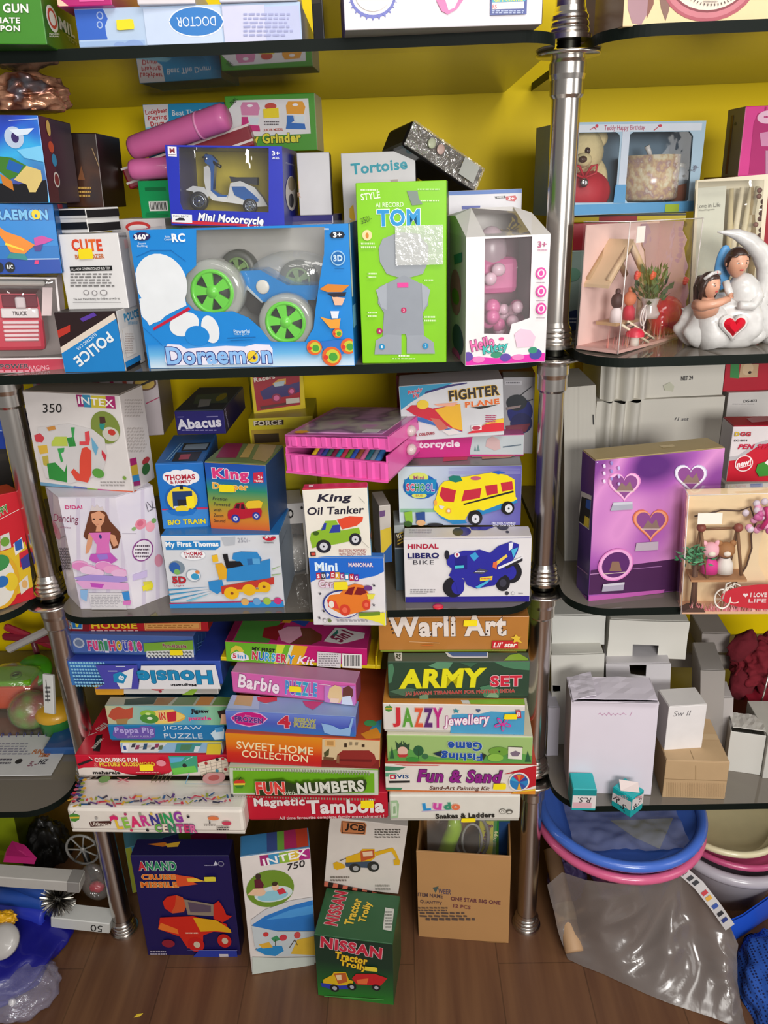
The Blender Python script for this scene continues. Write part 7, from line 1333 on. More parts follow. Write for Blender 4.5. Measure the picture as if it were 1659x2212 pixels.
# teal boxes
teal,tealw='14a0a4','dcd4d4'
for key,label,q,dep,yw,arts in (
    ('teal_a','small teal and white box standing square, left of its twin on the shelf front',[310,1266,476,1266,470,1414,302,1406],.05,0.0,dict(front=[R_('0c8488',300,1266,480,1305),R_(tealw,300,1305,480,1392),R_('d0a8b0',310,1352,440,1390),T_('R.S.',392,1335,92,34,'24242a',None,0,.0,.2,math.pi)])),
    ('teal_b','small teal and white box turned corner-on, right of its twin on the shelf front',[715,1330,800,1268,795,1396,714,1461],.05,.75,dict(front=[P_(tealw,710,1345,805,1285,805,1350,710,1412),T_('R.S.',760,1352,62,34,'24242a',None,0,.0,.2,.6),N_('d0a0a8',725,1330,790,1300,1)],left=[P_(tealw,570,1275,715,1350,715,1412,565,1330),T_('R.S.',640,1358,100,46,'24242a',None,0,.0,.2,-.45),N_('c8a8b0',600,1300,700,1330,2)]))):
    carton(key,'small_box',label,q,[teal,teal,'18acb0'],zb=T4,z='Q',dep=dep,yaw0=yw,sy=.15,flap=True,back=('tl',300,1148) if key == 'teal_a' else ('tl',580,1255),art=arts,group='small teal boxes')
bt=BOXES['teal_b'];mb=MB();w,d,h=bt.w,bt.d,bt.h
mb.add([(-w*.5,d*.1,h+.002),(w*.1,-d*.5,h+.002),(w*.45,-d*.2,h+.009),(-w*.2,d*.4,h+.012)],[(0,1,2,3)],M('dcccc8',.5));mb.build('torn_label',bt.root)
# cut cardboard sheets and boxes behind
def sheet_box(label,q,z,Y,col,th=.02,holes=(),name='packing_carton',zb=None,side=None,st=.03,part='board',front_flap=False,kw2=None):
    pts=[zpt(z,q[i],q[i+1]) for i in range(0,8,2)]
    p=solve([c for pt in pts for c in pt],zb=zb,Y=Y,st=st,sr=.03,**(kw2 or {}));R=rot3(*p[5:8]);o=p[:3];w,h=p[3],p[4]
    c0=o+R @ np.array([w/2,th/2,0]);r=empty(name,tuple(c0),label,'box',None,Matrix(R.tolist()));inv=lambda P:R.T @ (np.asarray(P)-c0)
    pn=Panel(o,R[:,0],R[:,2],w,h,z);hp=[[pn.uv(hh[i],hh[i+1]) for i in range(0,len(hh),2)] for hh in holes]
    hp=[[(min(max(u,.002),w-.002),min(max(v,.002),h-.002)) for u,v in x] for x in hp]
    loops=[[(0,0),(w*.5,.0006),(w,0),(w-.0008,h*.5),(w,h),(w*.5,h-.001),(0,h),(.0008,h*.5)]]+hp;flat=[pt for lp in loops for pt in lp]
    tri=tessellate_polygon([[Vector((u,v,0)) for u,v in lp] for lp in loops]);mb=MB();m=M(col,.65,'card',vary=.05,scale=14)
    tr=[]
    for (i,j,k) in tri:
        a,bb,c=flat[i],flat[j],flat[k];cr=(bb[0]-a[0])*(c[1]-a[1])-(bb[1]-a[1])*(c[0]-a[0]);tr.append((i,j,k) if cr > 0 else (i,k,j))
    mb.add([(u-w/2,-th/2,v) for u,v in flat],tr,m);mb.add([(u-w/2,-th/2+.0025,v) for u,v in flat],[t[::-1] for t in tr],m)
    for lp in loops:
        n=len(lp);mb.add([(u-w/2,-th/2,v) for u,v in lp]+[(u-w/2,-th/2+.0025,v) for u,v in lp],[(i,(i+1) % n,(i+1) % n+n,i+n) for i in range(n)],m)
    mb.build('front_board',r)
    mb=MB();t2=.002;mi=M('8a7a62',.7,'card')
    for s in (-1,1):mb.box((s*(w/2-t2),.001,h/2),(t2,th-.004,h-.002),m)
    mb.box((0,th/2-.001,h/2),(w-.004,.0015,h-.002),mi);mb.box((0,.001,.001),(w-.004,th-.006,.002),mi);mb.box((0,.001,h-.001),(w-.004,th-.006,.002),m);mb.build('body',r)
    b=Box();b.top=float(o[2]+h);b.root=r;b.inv=inv;b.w,b.h,b.d=w,h,th;return b
s1=sheet_box('white packing carton standing at the very back of the lowest shelf next to the pole',[165,335,525,330,520,1000,160,1010],'Q',.24,'dcdad2',.12,zb=T4,holes=[[170,545,225,548,225,590,170,595]])
s2=sheet_box('white packing carton laid on another one high under the shelf beside the pole',[165,62,540,60,530,300,170,300],'Q',.24,'dcdcd6',.12,zb=s1.top)
s3=sheet_box('white carton with a square notch showing a dark inside, behind the large white box',[545,395,980,400,985,1000,540,1000],'Q',.21,'d4d0d4',.1,zb=T4,holes=[[700,395,820,400,815,485,710,470]])
s4=sheet_box('white carton with a big square hole lying high behind the small white cube box',[558,92,1130,108,1080,388,555,368],'Q',.2,'e2e0d8',.12,zb=s3.top,holes=[[725,262,905,270,890,384,720,374]])
s5=sheet_box('grey board carton leaning flat behind the holed white carton',[870,330,1430,330,1425,440,870,410],'Q',.245,'9c948c',.1)
s6=sheet_box('small grey carton at the back, above the white box with the torn lid',[1195,190,1400,185,1385,320,1200,318],'Q',.22,'a49c98',.08)
s7=sheet_box('grey carton standing at the back under the small grey one',[1190,440,1362,445,1345,1100,1185,1100],'Q',.24,'9e9894',.09,zb=T4)
s8=sheet_box('pale carton in the back row behind the white box with the torn lid',[1225,632,1422,632,1410,1050,1240,1050],'Q',.16,'b4aeac',.05,zb=T4)
s9=sheet_box('tall narrow white carton beside the steel pole, left of the large white box',[140,700,222,698,212,1042,130,1045],'Q',.14,'bcb8c4',.05,zb=T4)
# dark red things at the right edge
p=on_y(*zpt('Q',1600,400),.2);r=empty('plush_toy',(float(p[0]),.2,float(p[2])),'dark red plush toy with a silver hook at the right edge of the lowest shelf','plush toy')
crumple('body',(.01,0,.0),(.055,.04,.05),M('7a1424',.9,'cloth',bump=.6,scale=90),None,None,5,.3,0,None,r)
for i,(dx,dz,s) in enumerate(((-.04,.045,.02),(-.03,-.03,.022),(.02,-.05,.02))):crumple('limb',(dx,-.01,dz),(s,s*.8,s*1.6),M('6a1020',.9,'cloth',bump=.6,scale=90),None,None,11+i,.3,0,Matrix.Rotation(.6-i*.5,3,'Y'),r,3)
mb=MB();mb.tube([(-.004,-.045,.02),(-.01,-.05,-.03),(-.014,-.05,-.055),(-.006,-.05,-.062)],.0016,STEEL,n=8);mb.build('hook',r)
carton('striped','toy_box','red and white striped box at the right edge of the lowest shelf',[1515,655,1900,655,1890,900,1515,900],['c8b8b8','8a2030','8a2030'],zb=T4,Y=.15,z='Q',dep=.08,st=.03,root=True,art=dict(front=[R_('a01c2c',1515+i*30,655,1530+i*30,900) for i in range(13)]))
carton('stripe_low','toy_box','brown box high at the right edge behind the dark red plush toy',[1480,560,1900,600,1900,660,1490,655],['8a6238','5a3c24','7a5430'],zb=None,Y=.235,z='Q',dep=.06,st=.05,root=True,art=dict(front=[R_('6a4828',1600,610,1900,640)]))
# ================================================================== lowest shelf, stacks of board games
def game(key,label,q,cols,on=None,zb=None,z='N',dep=.2,name='board_game',cat='board game',**kw):
    kw.setdefault('st',.01);kw.setdefault('sr',.006);kw.setdefault('lid',.07)
    return carton(key,name,label,q,cols,on=on,zb=zb,z=z,dep=dep,cat=cat,**kw)
rnd=random.Random(21)
confetti=[]
CC=['c83a4a','3a3a4a','d8a83a','5a3a7a','8a9a3a','c86a7a','2a5a8a']
for i in range(74):
    cx=510+(i*16.3) % 1170;cy=1405+(i*29) % 62;a=rnd.uniform(0,3.14);l=rnd.uniform(14,30);w_=rnd.uniform(5,10);c,s=math.cos(a),math.sin(a)
    confetti.append(P_(CC[i % 7],cx-c*l-s*w_,cy-s*l*.6+c*w_*.6,cx+c*l-s*w_,cy+s*l*.6+c*w_*.6,cx+c*l+s*w_,cy+s*l*.6-c*w_*.6,cx-c*l+s*w_,cy-s*l*.6-c*w_*.6))
for i in range(22):
    confetti.append(E_(CC[(i*3) % 7],545+(i*23) % 80-i*.5,1280+i*9,16,9))
BC=['e8c23a','8ac04a','d8306a','c83a8a','3a3a8a','3a8a4a','2a9a5a','8a3a9a']
game('learning','big white game box with confetti print and many-coloured capital letters, bottom of the left stack',[465,1475,1757,1490,1745,1670,515,1655],['e4dcd2','d4ccc2','dcd4cc'],zb=T4,dep=.26,bev=.006,back=('tl',600,1262),
     art=dict(front=[P_('4a8a3a',495,1530,520,1515,550,1520,572,1530,568,1560,540,1575,510,1570),P_('e0b83a',500,1540,570,1538,568,1550,502,1552),L_('2a2a2a',3,525,1515,540,1498),P_('4a2a24',640,1580,655,1572,795,1568,800,1580,790,1602,650,1610),T_('Ultimate',720,1590,138,26,'e4d8cc',None,0,.03),TC_('LEARNING',1070,1560,480,78,BC,'c8a8a0',.02,.09,.12),TC_('CENTER',1265,1612,300,58,['6ab04a','e8d8c0','3a8a5a','c84a8a','c83a6a','d86a9a'],'5a3a6a',.05,.06),P_('d82a6a',790,1530,820,1515,850,1530,852,1550,820,1545,800,1560)]+
              [E_(c,x,y,11,9) for x,y,c in ((905,1508,'b83a6a'),(1010,1506,'9aa08a'),(1090,1505,'d8b84a'),(1355,1525,'2a2a34'),(950,1622,'c8405a'),(1065,1622,'2a2a34'),(698,1535,'a8a4a0'))]+[E_('e07a4a',1535,1535,40,14),E_('c8405a',1630,1570,34,14),N_('3a3436',1470,1575,1560,1590,1),N_('3a3436',1560,1590,1659,1622,2),P_('3a3436',1505,1555,1515,1555,1515,1570,1505,1570)],
              top=confetti+[E_('6a9a5a',755,1310,40,26),L_('c8707a',7,850,1300,930,1330),L_('c8707a',7,850,1330,930,1300)]+[L_('5a5a3a',4,1090+k*30,1335,1130+k*30,1265) for k in range(5)]+[L_('5a5a3a',4,1090,1325,1220,1320),L_('5a5a3a',4,1120,1285,1240,1282),L_('8ab8d8',5,1335,1348,1365,1265),L_('8ab8d8',5,1335,1348,1659,1350),E_('d8a0a0',1540,1305,80,46),E_('c05a5a',1540,1305,40,22)]))
game('colouring','red box with lettering above a white wave, second from bottom of the left stack',[546,1098,1642,1092,1642,1250,556,1246],['c81a34','a81428','c01830'],on='learning',dep=.24,back=('tl',762,775),
     art=dict(front=[P_('e0d4cc',546,1200,600,1188,700,1186,800,1200,900,1232,1000,1246,1120,1246,1200,1230,1300,1180,1420,1180,1642,1200,1642,1260,546,1256),T_('COLOURING FUN',832,1132,308,32,'f0e4dc',None,0,.05),T_('&',688,1165,30,30,'d86a6a',None,0,.02),T_('PICTURE CROSSWORD',912,1162,398,30,'e8c83a',None,0,.05),T_('maharaja',765,1224,196,30,'201c1c',None,0,.05),P_('2a2024',555,1160,660,1120,668,1135,570,1172),L_('f0e4dc',4,640,1105,668,1130),P_('3a9a7a',1208,1100,1415,1100,1420,1215,1240,1236),P_('6ac04a',1230,1190,1400,1170,1416,1215,1242,1236),P_('5aa8d0',1215,1108,1330,1108,1300,1140,1225,1150),E_('1c1c20',1325,1168,16,14),L_('c8e0f0',4,1330,1130,1380,1105),P_('e0d4c0',1420,1150,1600,1105,1642,1130,1642,1235,1450,1256)]+
              [L_('8a8078',2,1440,1170+k*22,1640,1125+k*22) for k in range(5)]+[L_('8a8078',2,1470+k*40,1140-k*5,1490+k*36,1245-k*8) for k in range(4)]+[E_(c,x,y,12,10) for x,y,c in ((1480,1148,'a82a2a'),(1560,1120,'2a2024'),(1600,1115,'c02a3a'),(1470,1240,'a82a2a'),(1560,1200,'3a8aa0'),(1620,1190,'a82a2a'))]+[E_('e08a98',1160,1145,34,22),N_('e8a0a0',980,1205,1155,1216,1)],
              top=[P_('1c1618',690,960,735,950,715,1075,665,1070),T_('EDUCATIONAL',700,1015,112,18,'e8dcd0',None,0,.03,0,1.35),T_('COLOUR',735,900,90,40,'e0d0c8',None,0,.04,0,1.1),L_('e0d4cc',5,630,962,690,940)]),
     stickers=[(1005,1152,1105,1202)])
game('pictures','thin white box with small picture strips, lying on the red box of the left stack',[862,1006,1605,1006,1585,1092,865,1092],['dcd8da','c0b8b4','d8c83a'],on='colouring',dep=.17,lid=.09,
     art=dict(front=[P_('8ab0d0',865,1008,1600,1008,1590,1080,868,1080),P_('e4e0e2',880,1012,930,1012,920,1076,872,1076),R_('2a4a9a',885,1030,905,1060),P_('d0d0d0',930,1010,1200,1010,1130,1076,915,1076)]+[P_(['3a3a4a','8a3a5a','5a6a4a','2a4a6a','b8b0a8'][i % 5],950+i*28,1014+(i % 3)*12,975+i*28,1012+(i % 3)*12,968+i*28,1040+(i % 2)*14,940+i*28,1042+(i % 2)*14) for i in range(8)]+[P_('3a8a8a',1270,1012,1450,1012,1400,1074,1255,1074),P_('4a7a5a',1300,1020,1380,1018,1360,1060,1290,1062),P_('d0d8e0',1400,1030,1440,1030,1420,1070,1390,1070),P_('3a3a6a',1590,1040,1610,1020,1605,1095,1580,1095),P_('d8c030',1490,1008,1600,1008,1580,1090,1480,1090)]))
game('pig','blue puzzle box with a purple cloud-shaped title, left stack above the thin white box',[775,884,1618,886,1610,1004,786,1000],['1e74ac','1a5a8a','2a84bc'],on='pictures',dep=.17,lid=.09,
     art=dict(front=[P_('6a54a8',812,925,830,890,880,888,900,910,1000,900,1015,884,1060,884,1110,905,1112,970,1060,984,960,980,840,978,808,955),T_('Peppa Pig',962,925,280,56,'b0a0dc','4a3a8a',.03,.04),T_('JIGSAW PUZZLE',1000,965,170,14,'c8c0e4'),T_('JIGSAW',1308,905,280,34,'d4e0ec',None,0,.0),T_('PUZZLE',1315,958,276,34,'d4e0ec',None,0,.0),P_('c8dce8',1510,940,1560,900,1610,905,1605,980,1540,985),P_('4a9ad0',1540,900,1600,890,1600,925,1550,930)]))
game('jig8','pale green puzzle box with an orange sun and green numeral, above the blue puzzle',[756,742,1642,746,1640,886,770,880],[grad([(0,'a8b08a'),(.4,'8ab4a8'),(.75,'5aa4bc'),(1,'7a9a7a')],0),'a0a898','a0a090'],on='pig',dep=.17,back=('tl',795,678),lid=.08,
     art=dict(front=[G_([(0,'c0b890'),(.3,'8ab8b0'),(.7,'5aa4c0'),(.85,'8ac0a0'),(1,'4a8a5a')],0,756,740,1645,890),P_('b8503a',775,820,800,770,850,750,900,770,955,755,950,830,900,850,820,850),P_('a08050',830,840,920,835,910,875,840,878),E_('e0a84a',1180,822,150,46),P_('e8c86a',1040,820,1130,775,1240,770,1330,820,1240,868,1120,872),E_('8ab83a',1062,800,56,26),E_('4a8a3a',1072,835,66,34),E_('c8e08a',1062,800,20,9),E_('e0e8d0',1075,832,20,10),T_('IN',1165,815,44,60,'c8402a','f0e0c0',.04,.05),P_('c0283a',1195,790,1265,780,1265,850,1205,855),T_('Jigsaw',1435,782,130,36,'201c20',None,0,.05),T_('puzzle',1435,832,160,32,'d0347a','e8c0d0',.03,.05),P_('2a1c1c',1560,780,1640,760,1640,810,1580,830),P_('d8a888',1590,800,1640,800,1640,870,1580,870)],
              top=[P_('3a4a42',900,700,1130,680,1100,735,890,740),P_('8a6a4a',1130,690,1260,685,1200,740,1100,740),P_('6a7a5a',1280,685,1420,682,1380,742,1230,742),P_('b0743a',1440,680,1540,680,1500,740,1400,742),P_('5a7a3a',1560,680,1650,690,1640,744,1520,742)]))
game('orange','white and orange box, squeezed under the magnetic blue box of the left stack',[676,602,1566,602,1562,668,686,668],['d4d0cc','a8a49e','c8c4c0'],on='jig8',dep=.17,lid=.1,
     art=dict(front=[P_('d89a2a',676,600,888,600,888,670,686,670),N_('e8d0a0',745,606,828,622,1),E_('c04a4a',1130,620,50,16),E_('3a8a9a',1050,610,36,12),P_('8ab03a',1300,668,1400,610,1430,620,1380,668),P_('a8a4a0',1430,610,1560,602,1560,660,1400,650),E_('a83a4a',1150,640,12,9),E_('2a2a3a',1215,605,14,9)]))
dots=[E_('8ac4e0',505+(i % 13)*20+(i // 13)*9,436+(i // 13)*20,8,7) for i in range(104) if 505+(i % 13)*20+(i // 13)*9 < 770]
game('magnetic','blue box with an upside-down title on a white panel and a dotted patch, left stack',[480,424,1580,424,1600,598,512,600],['3a56b0','2a4a90','2c3f98'],on='orange',dep=.18,lid=.07,
     art=dict(front=[P_('3a74b8',486,430,700,424,780,540,640,600,515,600)]+dots+[P_('4a48a8',770,560,700,424,820,424,1000,424,1015,600,690,600),P_('e0dee2',1028,430,1555,425,1595,595,1010,597),T_('Housie',1268,512,530,98,'1e86b8','16567c',.025,.07,0,math.pi),T_('Magnetic',1330,565,182,22,'24242c',None,0,.04,0,math.pi),P_('e4e2e6',975,445,960,590,880,592,830,500),P_('1e86b8',830,490,880,470,930,500,905,555,835,545),T_('8',888,515,40,32,'e4e8f0',None,0,.04,0,1.2),L_('d0d8e8',5,850,432,915,432),L_('d0d8e8',6,795,465,858,465)]))
game('funhousie','slate blue box with rainbow title and green ticket, second from top of left stack',[490,226,1390,252,1396,396,500,380],['4a66a8','2a4a80','5a74b4'],on='magnetic',dep=.17,sr=.02,st=.02,back=('tr',1575,172),lid=.08,
     art=dict(front=[E_('b0b8c8',566,294,40,36),E_('6a7a9a',566,294,28,24),TC_('Fun-Housie',825,312,392,72,['c8347a','d8407a','3a8a4a','3a8a6a','c83a6a','b8a02a','3a4ab0','c8347a','3a9a5a','c83a7a'],'d8d4e4',.06,.06),T_('Junior',900,286,80,16,'d8c8dc'),P_('7aa83a',1032,290,1388,268,1392,340,1040,350),T_('Fun-Housie',1255,308,170,28,'8a2a5a','c8d8a0',.04,.04),P_('d8d8d4',1055,345,1390,335,1396,395,1055,388)]+[E_('6a6a6a',1075+i*27,357+j*24-i*.6,11,9) for i in range(12) for j in range(2)]+[E_('d8d8d4',1075+i*27,357+j*24-i*.6,8,6.5) for i in range(12) for j in range(2)],
              right=[L_('5a8ac0',3,1420+i*24,240-i*12,1420+i*24,380) for i in range(7)]+[L_('5a8ac0',3,1410,300+i*24,1580,220+i*26) for i in range(4)]),
     stickers=[(1228,322,1322,362)])
game('housie','dark red box with square yellow capitals, topmost of the left stack under the glass shelf',[470,138,1496,134,1490,220,476,216],['b01c26','8a1420','7a1a20'],on='funhousie',dep=.14,lid=.1,
     art=dict(front=[P_('7a141e',470,138,640,138,640,216,476,216),P_('b8d0d8',510,140,592,140,592,194,515,192),P_('1a6ab0',518,140,586,140,586,188,522,186),P_('d8c83a',540,150,568,150,560,180,545,178),T_('HOUSIE',818,168,328,46,'e8c82a',None,0,.06),N_('d8a0a0',655,196,1018,212,1),P_('e0a860',1035,142,1440,140,1442,200,1040,202),P_('c84a30',1042,148,1434,146,1436,194,1046,196),P_('dca05a',1046,152,1430,150,1432,190,1050,192),N_('b0743a',1060,158,1420,186,2)]))
# ---- middle stack
game('tambola','crimson box with big white title, bottom of the middle stack',[280,1740,1602,1702,1612,1962,290,1978],['b8182e','9a1428','c0203a'],zb=T4,z='O',dep=.2,sr=.012,
     art=dict(front=[T_('Magnetic',582,1808,480,100,'e0d8d6','9a1428',.03,.06),T_('Tambola',1205,1840,730,132,'e0d8d6','9a1428',.03,.07),T_('All time favourite complete family entertainment !',1075,1942,990,36,'d8b8b8',None,0,.02)]),stickers=[(1348,1778,1475,1855)])
game('funnum','lime green box with checked white border and red and white title, middle stack',[112,1462,1516,1502,1520,1735,116,1742],['6aa020','8a9a7a','c0c4b0'],on='tambola',z='O',dep=.17,sr=.02,
     art=dict(front=[P_('c4c8b8',112,1462,1520,1500,1520,1735,112,1742),P_('6aa820',145,1500,1478,1528,1480,1712,150,1714)]+[R_('8a9078',150+i*26,1470+i*.5,162+i*26,1494+i*.6) for i in range(50)]+[R_('8a9078',150+i*26,1718,162+i*26,1738) for i in range(52)]+
              [P_('c83a2a',165,1560,200,1540,260,1540,275,1565,268,1600,170,1600),P_('d8c83a',168,1575,274,1572,270,1590,170,1592),P_('3a7a2a',170,1592,268,1590,245,1620,195,1620),L_('1a2a14',6,215,1540,235,1515),P_('2c3a1c',365,1570,640,1540,660,1560,740,1580,1400,1535,1412,1570,1395,1640,1100,1670,745,1668,700,1690,370,1690),T_('FUN',510,1620,270,118,'d8403a','f0d8d0',.03,.1,0,.02),T_('with',680,1658,120,44,'c8d0b8',None,0,0,.3),T_('NUMBERS',1072,1605,630,108,'d8d8cc','3a4428',.03,.09,0,.07)]))
game('home','orange and red box with a sofa picture at its right end, middle stack',[76,1150,1540,1214,1525,1502,82,1422],[grad([(0,'b81420'),(.35,'c8341c'),(.7,'d87a1a'),(1,'d88a1c')],1),'b08a5a','b04a2a'],on='funnum',z='O',dep=.19,sr=.03,
     art=dict(front=[G_([(0,'b41420'),(.35,'c8301c'),(.65,'d8701a'),(1,'d88a1c')],1,70,1145,990,1480),T_('SWEET HOME',540,1290,720,72,'ecdcb0',None,0,.01,0,-.045),T_('COLLECTION',540,1366,620,66,'ecdcb0',None,0,.01,0,-.045),P_('d0b890',988,1200,1545,1215,1530,1420,985,1400),P_('7a2420',985,1400,1530,1400,1520,1510,980,1480),P_('8a2a26',1130,1350,1180,1310,1430,1310,1480,1350,1500,1420,1440,1470,1140,1440),P_('6a1c1c',1150,1390,1460,1395,1450,1420,1150,1412),P_('e0b070',1015,1210,1110,1210,1110,1275,1015,1270),P_('b88a50',1030,1222,1095,1222,1095,1262,1030,1260),P_('3a2a1c',1195,1240,1220,1240,1220,1278,1195,1278),P_('8a7a60',1245,1228,1270,1228,1270,1258,1245,1258),P_('8a7a60',1300,1230,1328,1230,1322,1258,1298,1258),P_('3a2a1c',1362,1250,1388,1250,1388,1275,1362,1275),P_('4a4a2a',1005,1330,1055,1290,1050,1350,1010,1370),P_('6a4a30',1000,1365,1100,1375,1095,1400,1000,1395),P_('8a5a40',1130,1355,1150,1345,1150,1430,1120,1420)],
              right=[P_('c88a3a',1520,1210,1600,1150,1600,1500,1520,1500),P_('7a3a2a',1530,1400,1600,1340,1600,1480,1530,1500)],top=[P_('3a8aa8',1480,1050,1600,1000,1600,1180,1400,1180),P_('d88a2a',1350,1160,1500,1100,1560,1200,1400,1210),E_('4a9a5a',1440,1060,60,30)]))
game('ice','periwinkle blue puzzle box with a magenta oval and red numeral four, middle stack',[72,932,1310,1005,1300,1182,84,1130],[grad([(0,'3a54b0'),(1,'6a80c8')],1),'5a6aa8','8aa0cc'],on='home',z='O',dep=.16,sr=.03,back=('tl',122,782),
     art=dict(front=[G_([(0,'2a70b4'),(.5,'4a5ab4'),(1,'6a80cc')],1,70,930,1312,1190),P_('d8a8d0',118,1005,180,960,290,938,410,965,476,1015,420,1065,300,1092,170,1060),P_('c01a78',128,1005,190,965,290,946,400,970,464,1015,410,1058,300,1082,180,1055),T_('FROZEN',295,1022,265,50,'5a2a7a','b8a8dc',.03,.05,0,-.04),T_('Disney',290,985,60,16,'d8b8dc'),N_('e0b0d8',240,1072,350,1082,1),T_('4',628,1040,118,116,'c02a3e','e0b8c8',.03,.08),T_('JIGSAW\nPUZZLE',822,1050,208,88,'9a9a5a','d8d4a8',.03,.05,0,-.05),P_('8ab0dc',980,1050,1080,1070,1160,1110,1240,1090,1270,990,1285,1000,1260,1110,1250,1170,1080,1160,1010,1140)],
              top=[P_('a8b8d8',118,790,400,800,390,930,90,920),P_('c0a070',190,785,340,790,320,900,150,885),P_('c83a4a',370,810,560,815,560,850,450,870,380,850),P_('c8487a',800,850,1000,860,900,935,830,900),L_('d8e0f0',4,400,870,480,880)]))
game('dollpuz','pink puzzle box with white script title, under the green and pink kit box',[120,566,1310,690,1304,886,152,778],['d060a8','9a4a70','b07898'],on='ice',z='O',dep=.15,sr=.04,back=('tr',1365,570),
     art=dict(front=[T_('Barbie',385,685,385,128,'f0e0ec','8a4a78',.03,.03,.15,-.08),TC_('PUZZLE',790,728,300,128,['4a8ac8','7a4ab0','3a9ac0','3a9ac0','b04aa0','4a8ac8'],'c8d8ec',.03,.06,-.08),P_('c078c0',1010,700,1306,700,1302,885,1010,850),P_('e0c090',1060,720,1110,690,1170,710,1180,800,1160,860,1080,850,1040,800),P_('6a3a34',1185,720,1240,695,1280,730,1280,790,1240,840,1180,810),P_('d0d8ec',1180,800,1260,790,1280,880,1170,868),P_('e8c8b8',1070,810,1150,815,1140,860,1060,850),L_('f0d8e8',5,960,680,1070,692)]),
     stickers=[(680,700,795,755)])
game('kit','green and pink kit box with yellow tray and barcode, topmost of the middle stack',[72,292,1420,346,1402,552,78,464],['c41a70','a81460','b82a70'],on='dollpuz',z='O',dep=.15,sr=.04,lid=.14,back=('tl',235,92),
     art=dict(front=[P_('6ab02a',72,285,720,320,640,505,72,470),P_('c8d83a',560,310,640,315,570,500,530,495),P_('d8e0c0',690,318,725,320,660,505,630,500),P_('e0a81c',720,320,850,330,780,515,655,505),P_('d8c040',120,400,130,350,170,322,215,330,248,372,230,400,180,360),P_('e4e0e4',125,440,135,400,180,378,235,385,290,420,298,455,240,466,150,455),T_('5',162,418,34,44,'c83a4a',None,0,.05),T_('in1',230,425,80,40,'2a8ac0',None,0,.05),T_('MY FIRST',436,360,215,34,'1c1c20',None,0,.06,0,-.05),TC_('NURSERY',528,430,400,82,['c82a3a','2a6ac0','3aa0d0','3aa0d0','c82a6a','c83a3a','2a8ad0'],'e8e8ec',.05,.09,-.1),T_('Kit',835,455,165,80,'f0e4ec',None,0,.02,.25,-.08),P_('dcd8da',945,370,1168,388,1162,525,940,508),N_('8a868a',955,385,1155,510,6),BC_(1178,392,1362,525)],
              top=[P_('7a1a44',150,100,235,95,140,280,85,285),P_('4a8a3a',240,95,600,95,480,300,150,285),P_('8a1c24',440,160,560,140,640,110,560,280,420,250),P_('d89ab0',570,190,660,150,780,150,800,230,680,310,600,280),P_('6a3420',780,165,880,165,985,230,980,280,880,320,680,315,800,240),P_('e0d8d8',1000,290,1110,160,1200,165,1250,190,1390,210,1380,260,1230,300,1160,315),P_('2a7a6a',1060,250,1130,180,1140,210,1080,270),T_('5in1',1170,240,190,80,'8a2a4a',None,0,.05,0,1.0),P_('2a4aa0',690,100,880,90,820,155),P_('d8a02a',620,95,700,95,680,120,600,115)]))
g6=BOXES['kit'];mb=MB();mb.box((.006,.002,.0035),(g6.w+.03,g6.d+.004,.007),M('d8bc14',.4),.001);mb.box((g6.w/2+.014,-.001,.012),(.003,g6.d,.024),M('d8bc14',.4),.0008)
o=mb.build('yellow_tray',g6.root);o.location.z=.0
# ---- right stack
apple=lambda x,y,s:[P_('4a8a3a',x-s,y-s*.3,x-s*.5,y-s*.8,x,y-s*.6,x+s*.5,y-s*.8,x+s,y-s*.3,x+s*.8,y+s*.5,x,y+s*.8,x-s*.8,y+s*.5),P_('d8a83a',x-s,y-s*.2,x+s,y-s*.2,x+s*.9,y+s*.15,x-s*.9,y+s*.15),L_('20301c',s*.15,x,y-s*.6,x+s*.25,y-s*1.1)]
game('ludo','white box with tilted coloured letters, bottom of the right stack',[165,1690,1346,1690,1340,1926,175,1926],['d8d4ca','b8b4aa','d0ccc2'],zb=T4,z='P',dep=.17,bev=.003,
     art=dict(front=[P_('9ab890',180,1740,240,1735,258,1770,250,1890,180,1900),P_('c8d4bc',190,1760,235,1755,240,1870,190,1880),P_('8aa880',205,1790,225,1785,228,1850,205,1855),P_('b8a8c8',460,1830,800,1812,800,1820,460,1836),T_('L',505,1792,66,62,'2a8ac8','7ab8dc',.04,.1,0,.12),T_('u',600,1788,76,56,'c84a9a','e0a0cc',.04,.1,0,-.1),T_('d',690,1784,62,60,'3a8a6a','8ac0a8',.04,.08,0,.15),T_('o',765,1790,74,52,'d8704a','ecb090',.04,.1,0,-.1),T_('Snakes & Ladders',848,1866,530,44,'24221e',None,0,.07,0,.035),E_('6a665e',1185,1826,32,22),E_('d8d4ca',1185,1826,27,18),T_('CE',1185,1826,32,18,'6a665e',None,0,.02),E_('5a564e',1245,1828,30,20),E_('d8d4ca',1245,1832,20,10)]),
     stickers=[(812,1885,942,1922)])
